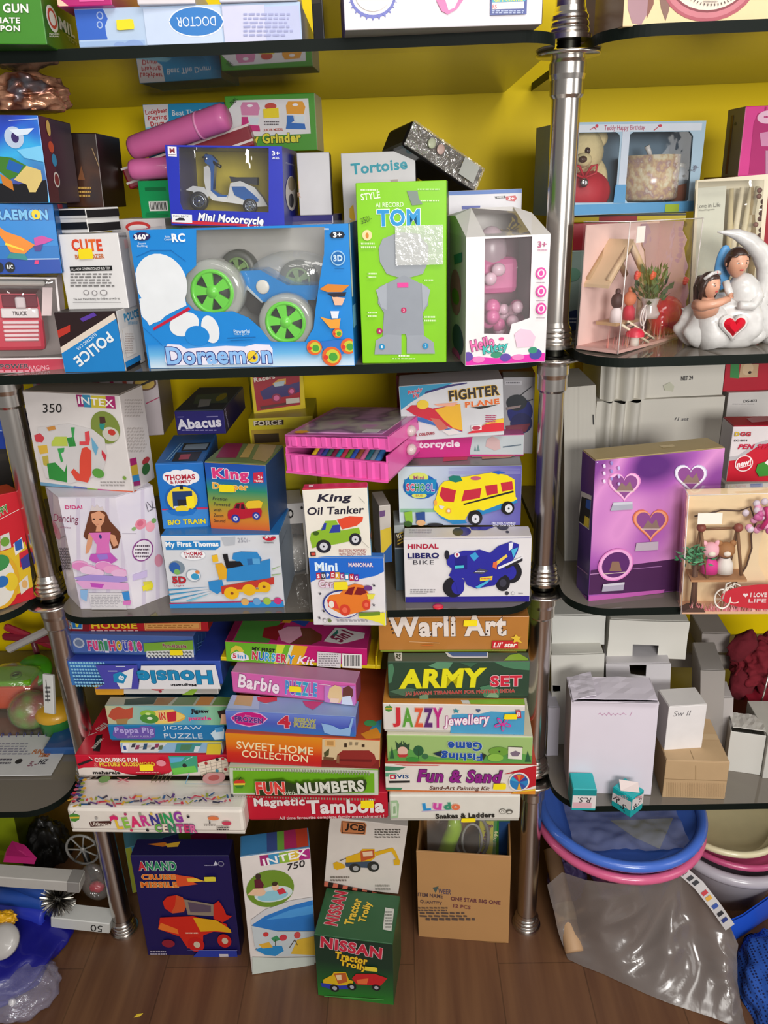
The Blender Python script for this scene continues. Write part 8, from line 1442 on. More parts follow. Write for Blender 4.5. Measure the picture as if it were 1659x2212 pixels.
game('sand','white box with purple script title and round rainbow picture, low in the right stack',[130,1412,1492,1420,1480,1686,136,1660],['dcd4cc','c86a2a','b8402c'],on='ludo',z='P',dep=.16,
     art=dict(front=[P_('3a7a5a',130,1430,320,1440,260,1465,130,1475),P_('5a9a7a',130,1490,240,1495,200,1520,130,1525),P_('3a7a5a',130,1620,290,1625,270,1645,130,1640),P_('c83a3a',135,1400,700,1405,600,1425,300,1425),P_('b81c28',1492,1420,1300,1470,1200,1500,1320,1490,1400,1530,1400,1630,1485,1600),P_('d8882a',1280,1660,1480,1630,1480,1686,1250,1684),P_('e8c83a',1250,1665,1400,1645,1480,1630,1480,1645),P_('e4dcd4',165,1500,345,1495,350,1575,168,1578),T_('QVIS',260,1522,168,42,'2a4a7a',None,0,.05),P_('c82a3a',175,1502,222,1500,222,1540,176,1542),P_('e4dcd4',188,1512,210,1510,210,1530,190,1531),P_('2a2826',168,1556,355,1554,355,1572,170,1576),T_('Fun & Sand',800,1515,765,115,'8a2080','30182c',.025,.04,.2,.0),T_('Sand-Art Painting Kit',800,1625,540,44,'5a3028',None,0,.01,.25),E_('e4dcd4',1330,1562,94,84),E_('2a7ab8',1330,1562,82,72)]+[P_(c,1330,1562,1330+80*math.cos(a),1562-70*math.sin(a),1330+80*math.cos(a+.5),1562-70*math.sin(a+.5)) for a,c in ((.2,'3a3a8a'),(.8,'c8402a'),(1.3,'d87a2a'),(1.8,'b82a4a'),(2.4,'3aa0c8'),(4.5,'e0a83a'),(5.2,'3a4a9a'))],
              right=[P_('d8a02a',1480,1300,1560,1300,1560,1420,1480,1420)],top=[P_('b83a34',140,1380,1480,1390,1480,1420,140,1410)]),stickers=[(1098,1572,1215,1628)])
game('fish','pale green box with an upside-down blue title and printed trees, middle of the right stack',[140,1150,1456,1168,1450,1414,155,1386],[grad([(0,'9ab870'),(.3,'b8c498'),(1,'ccccae')],1),'9aa488','d0ccb4'],on='sand',z='P',dep=.16,bev=.002,
     art=dict(front=[P_('5a9a4a',155,1386,170,1300,300,1250,420,1310,640,1360,1000,1340,1300,1300,1450,1340,1450,1414),P_('7ab03a',450,1386,700,1370,1000,1376,1000,1405,450,1395),E_('2a5a3a',432,1290,46,46),L_('2a4a2a',5,432,1290,432,1380),E_('3a6a44',490,1340,30,24),P_('2a5a3a',175,1360,195,1250,215,1360),P_('2a5a3a',1385,1390,1410,1290,1440,1390),E_('3a8a3a',380,1370,60,24)]+[P_('2f4a34',240+k*34,1290,225+k*34,1200+(k % 2)*20,262+k*34,1235,285+k*34,1195+(k % 3)*14,280+k*34,1280) for k in range(3)]+[E_('d8b0a0',290,1290,46,40),P_('b83a3a',240,1320,340,1318,320,1345,260,1345),T_('Fishing',820,1330,370,86,'1c4aa0','c8d4c8',.03,.08,0,math.pi),T_('Game',848,1245,305,82,'1c4aa0','c8d4c8',.03,.08,0,math.pi),P_('1c2c4a',560,1310,640,1285,630,1340),E_('6a9a3a',1150,1290,90,40),E_('8ab84a',1120,1345,70,34),E_('20301c',1155,1290,9,8),P_('2a3424',1000,1300,1040,1320,1010,1370),P_('e0dcd0',1235,1245,1360,1250,1356,1360,1232,1352),P_('7a6a7a',1250,1300,1300,1280,1345,1300,1320,1330,1270,1330),L_('4a443c',5,1235,1245,1365,1250)]))
game('jazzy','white and sky blue box with tall striped letters and a pink flower, right stack',[110,864,1392,886,1376,1150,116,1126],['d8d2cc','b4b0aa','c8883a'],on='fish',z='P',dep=.16,bev=.002,
     art=dict(front=[P_('4a9ac4',730,970,820,960,960,965,1080,940,1200,945,1385,935,1376,1150,715,1146)]+apple(165,915,34)+[T_('J',235,990,70,175,'c8303a','e8b8b0',.02,.04),T_('A',335,990,96,170,'5a9a3a','b8d0a0',.02,.03),T_('Z',435,990,80,170,'d8583a','e8b8a0',.02,.03),T_('Z',520,990,80,170,'5a2a6a','b898b8',.02,.04),T_('Y',605,990,86,175,'b82a7a','e0a0c4',.02,.05),T_('Jewellery',862,1020,415,112,'f0e4ec','b83a88',.035,.03,.2,.1),P_('2a8a9a',768,905,778,920,798,920,784,932,790,948,768,938,748,948,754,930,742,916,760,918)]+[('p','4a5a7a',[(966+22*px,924-20*py) for px,py in heart(20,1.0)])]+
              [E_('d8389c',1185+46*math.cos(a),1042+34*math.sin(a),34,15,-a) for a in [i*1.257+.3 for i in range(5)]]+[E_('4a9ac4',1185+46*math.cos(a),1042+34*math.sin(a),22,7,-a) for a in [i*1.257+.3 for i in range(5)]]+[E_('d8389c',1185,1042,16,14),P_('b83a44',1300,915,1345,915,1352,985,1310,988),T_('B',1326,950,26,44,'e8d0d0',None,0,.05)],
              top=[P_('c8843a',150,842,810,842,820,872,120,868),P_('d8d8d4',810,842,880,842,900,880,830,878),P_('8ab83a',880,840,1385,830,1390,886,900,880)]),stickers=[(1196,948,1312,996)])
game('army','dark green camouflage box with big yellow capitals, second from top of the right stack',[150,494,1436,492,1412,830,168,832],['2c4434','26382c','4a5a4c'],on='jazzy',z='P',dep=.15,back=('tl',170,415),
     art=dict(front=[P_('4a7a5a',160,520,200,510,215,560,190,680,160,690),P_('4a7a5a',1100,492,1436,492,1425,570,1300,560,1200,540),P_('5a8a6a',520,530,600,494,740,500,700,560,600,560),P_('4a6a52',170,760,300,720,420,740,300,800),P_('6a8a6a',440,800,520,770,520,830,440,830),P_('4a7a5a',980,720,1060,700,1160,740,1150,815,1020,810),P_('3a6048',800,500,960,500,900,540),P_('7a9a7a',1030,810,1100,750,1150,800,1140,815),T_('ARMY',645,640,785,172,'e0d820','a8a418',.012,.1,.12,.02),T_('SET',1215,662,282,98,'c8283e','e8c8cc',.04,.1,0,.02),T_('JAI JAWAN TERANAAM FOR MOTHER INDIA',800,765,985,42,'a83a34','d8b8a8',.02,.04,0,.03)],
              top=[P_('d8d8d0',215,415,285,415,285,488,225,488),T_('RS',250,450,44,50,'2a3a2a',None,0,.04),P_('d8dce0',670,415,1055,415,1055,462,760,466,700,455),P_('4a6aa0',690,415,1045,415,1045,452,740,452),P_('8ab83a',1250,440,1330,425,1410,470,1420,492,1190,494)]))
game('warli','brown box with white patterned letters and a small red tag, topmost of the right stack',[85,98,1422,85,1412,412,66,412],['b07434','7a8a2a','8a5a28'],on='army',z='P',dep=.13,sr=.012,
     art=dict(front=[T_('Warli Art',690,175,1060,190,'e0d4cc','4a3428',.015,.045,-.02,.01)]+[E_('3a2a24',x,y,8,8) for x,y in ((172,130),(185,165),(195,200),(205,235),(440,230),(480,225),(545,245),(700,120),(735,160),(740,240),(1040,245),(1050,215),(1180,190),(1180,230))]+[E_('c8682a',510,340,60,6),L_('e0b080',5,350,308,620,320),P_('c0242c',1090,300,1320,298,1322,368,1085,370),T_("Lil' star",1205,335,210,46,'f0e4dc',None,0,.03,.25),N_('d8a070',1090,378,1310,388,1),P_('e0b83a',1300,240,1320,260,1350,262,1330,285,1360,320,1310,305,1280,315,1285,285,1255,270,1288,262)]),stickers=[(832,112,958,170)])

# ================================================================== on the floor
carton('cruise','toy_box','dark blue box picturing a red missile car, on the floor by the left pole',[150,330,930,312,1000,1105,286,1086],['1c1650','14103a','1c1848'],zb=0.0,z='T',dep=.16,back=('tr',915,180),st=.02,flap=True,
    art=dict(front=[T_('ANAND',360,398,295,72,'2a8a5a','e8e0e8',.06,.08),T_('A',240,398,58,66,'c82a3a',None,0,.08),T_('CRUISE',370,482,265,42,'e0702a','e8d08a',.03,.06),T_('MISSILE',378,540,292,44,'e0702a','e8d08a',.03,.06),P_('d8502a',500,460,560,470,640,480,730,512,640,520,680,535,570,550,520,555),P_('e8b83a',590,490,660,488,730,512,640,520,600,515),N_('a8a4c0',730,380,830,395,1),P_('c8c8d8',800,385,815,350,835,385),E_('8a88a0',858,375,24,20),E_('1c1650',858,375,19,15),P_('c8502a',405,670,440,630,510,618,560,635,590,700,570,750,480,760,420,720),P_('c82a1c',405,670,440,630,510,618,500,700,470,755,420,720),P_('8a7a6a',570,650,800,690,810,780,600,770),P_('5a4a5a',600,670,780,700,780,750,620,750),P_('c8281c',800,690,840,660,880,720,900,770,945,780,920,800,870,830,800,800),P_('c8281c',385,790,640,780,900,840,930,910,800,900,720,930,720,1010,600,1030,540,940,370,880),P_('d8a01c',640,790,820,810,930,880,940,910,820,895,700,900),P_('e0702a',370,880,390,830,520,880,530,920),E_('c0201c',665,1000,64,56),E_('c8b8a0',672,1000,26,24),E_('c0201c',885,970,54,52),E_('c8b8a0',890,970,24,24),E_('8a2030',450,990,50,30),N_('e8c8b0',585,898,690,918,1),P_('2a3a9a',690,1040,980,1040,990,1105,640,1096),L_('8a88b8',3,600,1040,985,1044),P_('c8c0c8',845,1070,915,1070,918,1090,850,1092),N_('a8a0b0',310,1040,450,1080,2)],
             top=[P_('d87a2a',280,230,420,215,460,240,400,250),P_('e8b83a',420,230,540,210,520,250,440,255)]),stickers=[('front','d8c83a',728,468,820,506)])
carton('rainbow','toy_box','rainbow-striped box behind the dark blue missile box on the floor',[125,150,900,150,910,250,150,700],['6ab0c8','8a9a3a','5a9ab0'],zb=0.0,Y=.16,z='T',dep=.12,st=.03,root=True,art=dict(front=[R_('a8b03a',100,100,190,800),R_('4a9ac0',190,100,440,800),R_('4a4a98',440,100,565,800),R_('7aa03a',565,100,655,800),R_('b82a6a',655,100,950,800),E_('c83a3a',260,150,100,30),E_('e0c83a',260,150,76,20)]))
carton('pool','toy_box','tall white box picturing a round paddling pool, standing on the floor in the middle',[1000,335,1570,252,1580,1160,1100,1226],['dcd4d0','b0a8a4','4a7aa0'],zb=0.0,z='T',dep=.13,yaw0=.1,back=('tl',1000,165),flap=True,st=.03,
    art=dict(front=[P_('9a2a6a',1155,318,1225,310,1230,388,1165,398),P_('3a8ab8',1225,310,1305,298,1312,378,1230,388),P_('8ab03a',1305,298,1385,285,1392,366,1312,378),P_('d8b83a',1385,285,1460,274,1466,352,1392,366),P_('a8287a',1460,274,1545,262,1552,338,1466,352),T_('INTEX',1355,330,350,56,'f0ecec',None,0,.02,0,.13),T_('750',1440,390,145,52,'1c1a1a',None,0,.01,.2,.15),E_('6a8a2a',1240,572,188,144),E_('c8d4d4',1265,612,150,62),E_('8ac0d0',1260,625,120,40),P_('5a1c2c',1115,500,1160,490,1190,540,1180,570,1120,565),P_('e0b898',1060,620,1110,570,1200,565,1140,625),E_('3a2a24',1145,475,22,24),E_('e0b898',1165,600,40,26),E_('e0b898',1280,555,26,30),P_('c83040',1290,580,1340,560,1365,600,1310,615),E_('3a2a1c',1275,530,24,16),
        P_('c8c8cc',1090,850,1090,810,1200,730,1400,660,1590,630,1590,700,1400,740,1200,810),P_('2a74c0',1095,850,1200,780,1400,700,1590,650,1590,895,1300,895,1150,880),P_('4a94d4',1200,810,1400,730,1590,690,1590,760,1400,790),P_('c0c8cc',1095,855,1300,898,1590,898,1590,1090,1300,1090,1180,1060,1120,1020),P_('2a84c0',1120,1040,1200,1010,1330,1010,1345,1050,1280,1090,1200,1080),P_('d8a83a',1150,1000,1230,980,1260,1020,1180,1030),P_('3a8a5a',1245,950,1290,930,1320,960,1270,980),L_('4a3a24',5,1280,960,1280,1010),E_('c83a3a',1205,920,22,18),E_('c83a4a',1340,945,30,24),E_('c84a4a',1450,925,26,26),P_('d8b03a',1450,960,1590,930,1590,1080,1400,1070),L_('4a3a24',5,1390,1020,1430,960),L_('4a3a24',5,1430,960,1450,1000),P_('c8d0c8',1100,1095,1300,1100,1590,1095,1580,1165,1100,1230)],
             top=[P_('3a78a8',1000,120,1210,60,1215,315,1010,335),P_('3a4a80',1210,60,1290,60,1295,300,1215,315),P_('6a9a3a',1290,60,1345,60,1350,290,1295,300),P_('a82a5a',1345,60,1430,60,1450,280,1350,290),P_('b8402a',1430,60,1570,60,1580,260,1450,280)]))
carton('tractor','toy_box','dark green box picturing a yellow tractor with red trailer, frontmost on the floor',[120,850,652,930,636,1318,140,1266],[grad([(0,'2a6a2a'),(.5,'1c3a28'),(1,'1a3024')],1),'28502c','2c5a38'],zb=0.0,z='U',dep=.15,yaw0=-.15,back=('tr',692,600),flap=True,st=.04,
    art=dict(front=[G_([(0,'2a7a2a'),(.25,'225a2a'),(.6,'1a3426'),(1,'1a3024')],1,110,845,660,1330),T_('NISSAN',365,942,405,74,'c02a40','e0c0c4',.03,.09,0,-.1),T_('Tractor',366,1010,215,48,'e8c02a','8a4a1c',.03,.05,0,-.12),T_('Trolly',380,1062,180,48,'e8c02a','8a4a1c',.03,.05,0,-.14),P_('d8b020',180,1150,240,1120,250,1100,330,1100,350,1150,380,1160,370,1190,180,1190),P_('b85a2a',250,1110,330,1105,340,1165,280,1180),P_('e0c8a0',262,1120,300,1118,302,1150,275,1155),P_('2a3aa0',165,1170,290,1190,390,1180,370,1210,240,1215,170,1195),P_('c02428',370,1140,400,1110,520,1110,605,1140,580,1170,560,1190,400,1180),P_('e06a3a',400,1150,480,1140,470,1180,410,1178),E_('1a1a20',255,1205,30,24),E_('a8a8b0',257,1205,15,13),E_('1a1a20',370,1195,30,22),E_('a8a8b0',371,1196,14,12),E_('1a1a20',532,1200,28,20),E_('a8a8b0',533,1200,14,11),L_('4a9a4a',8,190,1255,580,1280)],
             top=[T_('NISSAN',265,680,270,78,'b82a3c','dcc0c0',.03,.09,0,1.5),T_('Tractor',378,705,215,54,'e0b83a',None,0,.05,0,1.45),T_('Trolly',462,710,165,56,'e0b83a',None,0,.05,0,1.45),P_('c8c8c0',590,680,650,690,632,838,574,826),N_('6a6a64',588,700,640,820,6)]),stickers=[('front','e0c83a',455,1060,540,1090)])
carton('digger','toy_box','white box picturing a yellow digger with a striped lower edge, on the green tractor box',[222,100,745,115,672,610,184,508],['d4ccc4','a8a09a','c0b8b0'],on='tractor',z='U',dep=.1,yaw0=-.15,sr=.1,st=.2,sy=.1,
    art=dict(front=[P_('c0784a',300,100,455,112,468,128,458,192,300,186,292,170),P_('2a1c18',300,104,450,116,460,130,452,188,302,182),P_('c0784a',306,108,446,120,454,132,446,182,308,176),T_('JCB',388,148,128,54,'241814',None,0,.08,0,-.06),N_('5a544e',520,150,705,215,4),P_('d8a81c',245,380,270,370,320,390,325,410,270,425,250,415),P_('d8a81c',330,340,420,310,440,285,520,285,525,340,490,370,330,375),P_('b8502a',425,300,515,290,520,340,430,370),P_('e0c0a0',440,305,505,298,508,330,445,335),P_('d8a81c',520,305,640,275,660,300,690,370,670,390,650,385,660,345,630,300,530,330),P_('d8a81c',645,355,690,360,685,390,650,392),P_('3a4a60',325,375,490,365,540,380,480,410,330,400),E_('2a2a2a',390,410,38,30),E_('a8a8a8',395,412,20,16),E_('2a2a2a',512,400,40,34),E_('a8a8a8',518,402,20,18),L_('2a2a34',4,290,360,330,345),N_('7a746c',228,460,355,500,2),N_('9a948c',525,515,645,560,2)]+
             [P_('241814' if i % 2 else 'c86a54',184+i*32,494+i*6.6,216+i*32,500+i*6.6,208+i*32,536+i*6.6,176+i*32,530+i*6.6) for i in range(16)],right=[N_('8a8279',690,400,740,560,5)]))
cart=open_carton('tall brown cardboard carton with printed text, holding bagged toys, standing on the floor',[786,300,1432,342,1402,912,822,870],'U',['b88a58','a07444'],.14,zb=0.0,name='cardboard_carton',cat='carton',th=.003,art=[P_('4a5a54',905,545,945,535,925,580),T_('WEER',985,570,86,34,'5a4a58',None,0,.02,0,-.05),T_('ITEM NAME',890,595,165,24,'5a4444',None,0,.02,0,-.03),T_('ONE STAR BIG ONE',1190,630,330,26,'6a3a40',None,0,.03,0,-.03),T_('QUANTITY',895,642,145,24,'5a4444',None,0,.02,0,-.05),T_('12 PCS',1100,668,115,22,'7a4444',None,0,.02,0,-.05),N_('5a4a44',810,668,1020,700,2),N_('5a4a44',820,700,1160,740,2),N_('5a4a44',860,735,1190,765,1),L_('a07848',4,800,885,1390,905)])
def inside_cart(x,y,f):
    X,Yp=zpt('U',x,y);rr=ray(X,Yp);P0=cart.o+cart.R[:,1]*(cart.d*f);t0=((P0-CAM) @ cart.R[:,1])/(rr @ cart.R[:,1]);return Vector(CAM+rr*t0)
p0,p1=inside_cart(985,330,.45),inside_cart(1050,60,.45)
r=empty('racket_pack',tuple(p0),'lime green toy sealed in clear plastic sticking out of the brown cardboard carton','toy pack')
q=p1-p0;mb=MB();mb.tube([(0,0,-.14),(0,0,0),q*.35+Vector((.002,0,0)),q*.7+Vector((.006,0,0)),q],[.014,.015,.015,.014,.010],M('a8d028',.3,'plastic'),n=14);mb.build('green_handle',r)
mb=MB();mb.tube([Vector((.05+.03*math.cos(a),-.004,.045+.055*math.sin(a))) for a in [i*2*math.pi/26 for i in range(26)]],.003,M('8a8684',.3,'plastic'),n=8,close=True);mb.tube([Vector((.05+.018*math.cos(a),-.006,.04+.04*math.sin(a))) for a in [i*2*math.pi/26 for i in range(26)]],.0022,M('a8a4a2',.3,'plastic'),n=8,close=True);mb.build('grey_loop',r)
bm=bmesh.new();bmesh.ops.create_grid(bm,x_segments=30,y_segments=30,size=.5)
for v in bm.verts:x,y=v.co.x,v.co.y;v.co=Vector((.03+x*.125,-.02+.006*noise.noise(Vector((x*6,y*6,2))),.05+y*.19))
mb=MB();mb.bm(bm,film('d8d4d0',clear=.86,rough=.06,bump=.6,scale=40),True);mb.build('clear_wrap',r)
pb=inside_cart(1290,335,.55)
carton('skip','toy_pack','card pack with a yellow strip standing in the brown cardboard carton',[1215,100,1420,100,1400,620,1205,620],['5a8a3a','2a4a6a','7a7a6a'],zb=None,Y=float(pb[1]),z='U',dep=.02,st=.03,root=True,art=dict(front=[R_('b81c5a',1200,280,1260,640),P_('d8d03a',1215,100,1320,100,1300,330,1215,300),T_('Skipping',1262,195,190,44,'6a1c5a',None,0,.05,0,1.4),P_('2a8a3a',1310,100,1345,100,1330,240,1305,240),T_('rope',1325,200,80,22,'e0e0a0',None,0,.04,0,1.45),P_('2a4a7a',1345,100,1430,100,1420,640,1340,640)]))
# ================================================================== left bay, bagged toys on the lowest shelf
def NZ(x,y,z,zm='N'):return Vector(on_z(*zpt(zm,x,y),z))
r=empty('toy_block',tuple(NZ(120,800,T4)),'neon orange and green toy block in a clear bag on the left shelf','toy')
mb=MB();mb.box((-.01,.03,.035),(.1,.06,.05),M('e8501c',.35,'plastic'),.004,seg=2);mb.build('orange_block',r)
mb=MB();mb.box((-.01,.03,.066),(.098,.058,.012),M('7ac020',.35,'plastic'),.004,seg=2);mb.lathe([(.006,.072),(.01,.072),(.01,.076),(.006,.076)],M('5a8a1a',.4),c=(.005,.02,0),n=16);mb.build('green_cover',r)
bm=bmesh.new();bmesh.ops.create_icosphere(bm,subdivisions=4,radius=1)
for v in bm.verts:
    n=noise.noise(v.co*2.5);v.co=Vector((v.co.x*.075*(1+.1*n)-.01,v.co.y*.045+.03,max(-.9,v.co.z)*.045*(1+.12*n)+.042))
mb=MB();mb.bm(bm,film('f0e8e0',clear=.9,rough=.05,bump=.6,scale=30),True);mb.build('clear_bag',r)
o=empty('toy_disc',tuple(NZ(190,560,T4+.06)+Vector((0,.03,0))),'green plastic disc standing behind the neon orange block','toy');mb=MB();mb.lathe([(0,-.006),(.036,-.006),(.038,0),(.034,.006),(0,.008)],M('4aa01c',.35,'plastic'),n=28,R=Matrix.Rotation(.5,3,'X'));mb.build('disc',o);mb=MB();mb.tube([(0,.006,-.02),(0,.012,-.06)],.005,M('4aa01c',.35,'plastic'));mb.build('stem',o)
o=empty('toy_scissors',tuple(NZ(150,420,T4+.09)+Vector((0,.05,.02))),'crossed red and pale plastic toy tools at the back of the left shelf','toy')
for a,c,nm in ((.5,'a8203a','red_bar'),(-.45,'c8c0c0','pale_bar'),(.1,'8a1c34','handle')):
    mb=MB();mb.box((0,.01*a,0),(.11,.012,.016),M(c,.4,'plastic'),.004,R=Matrix.Rotation(a,3,'Y'));mb.build(nm,o)
mb=MB();mb.tube([(.0,.01,-.01),(0,.02,-.09)],.006,M('6a2030',.4,'plastic'));mb.build('stand',o)
sheet=carton('leftcard','hang_card','white hang card standing edge-on behind the neon orange block',[305,525,395,520,372,800,310,808],['c8c8c4','a8a8a4','c0c0bc'],zb=None,Y=.05,z='N',dep=.006,st=.05,root=True,art=dict(front=[L_('2a2a2a',5,330,560,345,720),N_('3a3a3a',325,600,365,720,4)]))
o=empty('toy_ball',tuple(NZ(200,960,T4)),'green and red toy ball in crinkled wrap behind the spiral card','toy');mb=MB();mb.ball((0,.03,.035),(.04,.036,.035),cloudprint(('4a8a1c','6aa02a','8a2a2a','5a1c2a'),14,.35));mb.build('ball',o);mb=MB();mb.ball((0,.03,.036),(.043,.038,.037),film('f0f0e8',clear=.9,rough=.05,bump=.8,scale=60));mb.build('wrap',o)
o=empty('toy_pot',tuple(NZ(430,985,T4)),'green toy pot with a yellow lid in the bag beside the left pole','toy');mb=MB();mb.lathe([(0,0),(.03,0),(.033,.03),(.033,.036)],M('2f7a30',.4,'plastic'),c=(-.012,.03,0),n=24);mb.build('pot',o);mb=MB();mb.lathe([(.036,.036),(.037,.044),(.03,.052),(0,.054)],M('d8a428',.4,'plastic'),c=(-.012,.03,0),n=24);mb.build('lid',o)
p=NZ(200,1100,T4+.003);o=empty('memo_card',tuple(p),'white spiral-edged card with handwriting at the front of the left shelf','card');Rm=Matrix.Rotation(-.12,3,'X')
mb=MB();mb.box((-.02,0,.001),(.17,.11,.002),M('c8c8c8',.5),.0006);pn=Panel(np.array(p)+np.array([-.105,-.055,.002]),np.array([1.,0,0]),np.array([0,1.,0]),.17,.11,'N')
pn.draw(mb,lambda P:np.asarray(P)-np.array(p),[N_('8a8a9a',-60,1010,220,1100,5),N_('4a4a5a',-40,1120,110,1170,2),E_('2a2a30',135,1145,24,18),T_('FUN',270,1075,70,30,'b86a3a',None,0,.04,.2),T_('TIME',320,1100,80,30,'b86a3a',None,0,.04,.2),T_('5.-',235,1165,60,34,'8a5a6a',None,0,.02,.2),T_('HZ',310,1150,60,34,'2a2a3a',None,0,.02,.2),E_('2a2a30',360,1050,14,14),E_('2a2a30',350,1020,10,10)]);mb.build('card',o)
for i in range(12):
    mb=MB();mb.tube([(-.098+i*.0138,.054+.004*math.cos(a),.003+.005*math.sin(a)) for a in [k*2*math.pi/10 for k in range(10)]],.0009,M('4a4a7a',.3),n=6,close=True);mb.build('spiral_ring',o)
o=tag((lambda m:(m.box((0,0,.008),(.08,.07,.016),M('24508a',.4,'plastic'),.003),m.build('toy_tray',None,tuple(NZ(480,1090,T4)+Vector((0,.03,0)))))[1])(MB()),'flat blue plastic tray beside the spiral card on the left shelf','tray')

# ================================================================== left bay, on the floor
def SZ(x,y,z=0.0):return NZ(x,y,z,'S')
def SY(x,y,Y):return Vector(on_y(*zpt('S',x,y),Y))
carton('limebox','toy_box','yellow-green box at the back of the floor under the left shelf',[-420,265,150,265,210,900,-420,900],['8a9a14','5a6410','707c14'],zb=0.0,Y=.37,z='S',dep=.1,st=.05,root=True,art=dict(front=[P_('a0b01c',-420,560,400,620,400,660,-420,600)]))
crumple('black_bag',tuple(SY(420,420,.27)-Vector((0,0,.06))),(.045,.04,.09),M('141210',.6,'plastic'),'black bag slumped between the yellow-green box and the spoked wheel','bag',6,.2,0.0)
q=SY(770,585,.16);o=empty('spoked_wheel',tuple(q),'grey spoked toy wheel standing behind the left pole under the shelf','wheel');gm=M('8a8884',.4,'plastic')
mb=MB();mb.tube([(.031*math.cos(a),0,.036*math.sin(a)) for a in [k*2*math.pi/40 for k in range(40)]],.0026,gm,n=8,close=True);mb.build('rim',o)
for k in range(7):a=k*2*math.pi/7+.4;mb=MB();mb.tube([(0,0,0),(.031*math.cos(a),0,.036*math.sin(a))],.0017,gm,n=6);mb.build('spoke',o)
mb=MB();mb.ball((0,0,0),(.006,.004,.006),gm);mb.build('hub',o)
mb=MB();mb.tube([(0,.004,0),(0,.02,-q.z+.003)],.006,M('1c1a1a',.5,'plastic'));mb.build('stand',o)
def bar(name,label,cat,a,b2,w,h,col,parts=(),art=None):
    A,B2=a,b2;d=B2-A;L=d.length;q=math.atan2(d.y,d.x);el=math.asin(d.z/L);R3=Matrix.Rotation(q,3,'Z') @ Matrix.Rotation(-el,3,'Y');r=empty(name,tuple((A+B2)/2),label,cat,None,R3)
    mb=MB();mb.box((0,0,0),(L,w,h),M(col,.5),.0015);mb.build('body',r);return r,L,R3
r,L,R3=bar('slim_box','upper slim white box with a grey end, lying over the blue foam tubes','box',SZ(-300,800,.16),SZ(770,880,.13),.03,.024,'b8b4ae');mb=MB();mb.box((L/2-.012,-.0003,0),(.022,.0312,.025),M('8a8682',.5),.001);mb.build('end_cap',r)
r,L,R3=bar('slim_box','lower slim white box with handwriting upside down, by the foot of left pole','box',SZ(505,1190,.05),SZ(1050,1250,.03),.035,.026,'c8c8c4')
mb=MB();v,f=text_geo('50',0);lo,hi=v.min(0),v.max(0);k=.022/(hi[0]-lo[0]);mb.add([(-(p_[0]-(lo[0]+hi[0])/2)*k+L*.28,-.0178,-(p_[1]-(lo[1]+hi[1])/2)*k-.002) for p_ in v],f,M('1c1c1c',.5));mb.build('price_mark',r)
bl=M('1f4aa0',.5,'plastic',vary=.1)
for i,(x0,y0,x1,y1,z,rr,lb) in enumerate(((-40,800,470,985,.1,.017,'uppermost blue foam tube under the upper slim white box'),(-330,960,430,1060,.075,.017,'middle blue foam tube pointing at the tinsel ball'),(-200,1050,440,1200,.05,.02,'lowest blue foam tube resting on the blue bag'))):
    A,B2=SZ(x0,y0,z),SZ(x1,y1,z);d=B2-A;o=empty('foam_rod',tuple(A),lb,'foam tube','blue foam tubes',d.to_track_quat('Z','Y').to_matrix());mb=MB();mb.lathe([(rr*.4,d.length),(rr*.95,d.length),(rr,d.length-.004),(rr,0),(0,0)],bl if i < 2 else M('2434b0',.5,'plastic'),n=24);mb.build('tube',o);mb=MB();mb.lathe([(0,d.length-.006),(rr*.42,d.length-.006),(rr*.42,d.length+.0003)],M('122a5a',.6),n=16);mb.build('bore',o)
c=SZ(540,1050,.1);o=empty('tinsel_ball',tuple(c),'silver tinsel pompom beside the slim white box on the floor','pompom');mb=MB();rnd=random.Random(2);mt=M('a8a49c',.25,'metal');mt2=M('5a5854',.3,'metal')
for i in range(420):
    dv=Vector((rnd.gauss(0,1),rnd.gauss(0,1),rnd.gauss(0,1))).normalized();sd=dv.orthogonal().normalized()*.0012;l=rnd.uniform(.018,.032);b2=dv*.004;tip=dv*l+Vector((rnd.uniform(-.006,.006),rnd.uniform(-.006,.006),rnd.uniform(-.006,.004)))
    mb.add([b2-sd,b2+sd,tip+sd*.6,tip-sd*.6],[(0,1,2,3)],mt if i % 3 else mt2)
mb.build('strands',o);mb=MB();mb.ball((0,0,0),.008,mt2);mb.build('core',o)
mb=MB();a=[SZ(40,640,.17),SZ(90,560,.17),SZ(210,600,.17),SZ(320,720,.16),SZ(30,700,.17)];cc=sum(a,Vector())/5;mb.add([p_-cc for p_ in a]+[p_-cc+Vector((0,.012,.003)) for p_ in a],[tuple(range(5)),tuple(range(9,4,-1))]+[(i,i+5,(i+1) % 5+5,(i+1) % 5) for i in range(5)],M('b0246a',.4,'plastic'));o=mb.build('toy_fin',None,tuple(cc));tag(o,'pink plastic fin standing up behind the upper slim white box','toy')
q=SZ(900,930,.06);o=empty('bagged_toy',tuple(q),'small red toy in a clear bag hanging by the left pole above the floor','toy');crumple('toy',(0,0,0),(.014,.01,.01),M('c81c3c',.3,'plastic'),None,None,4,.3,0,None,o,3);mb=MB();mb.ball((0,0,.012),(.03,.016,.045),film('d0ccc8',clear=.88,rough=.08,bump=.7,scale=40));mb.build('clear_bag',o)
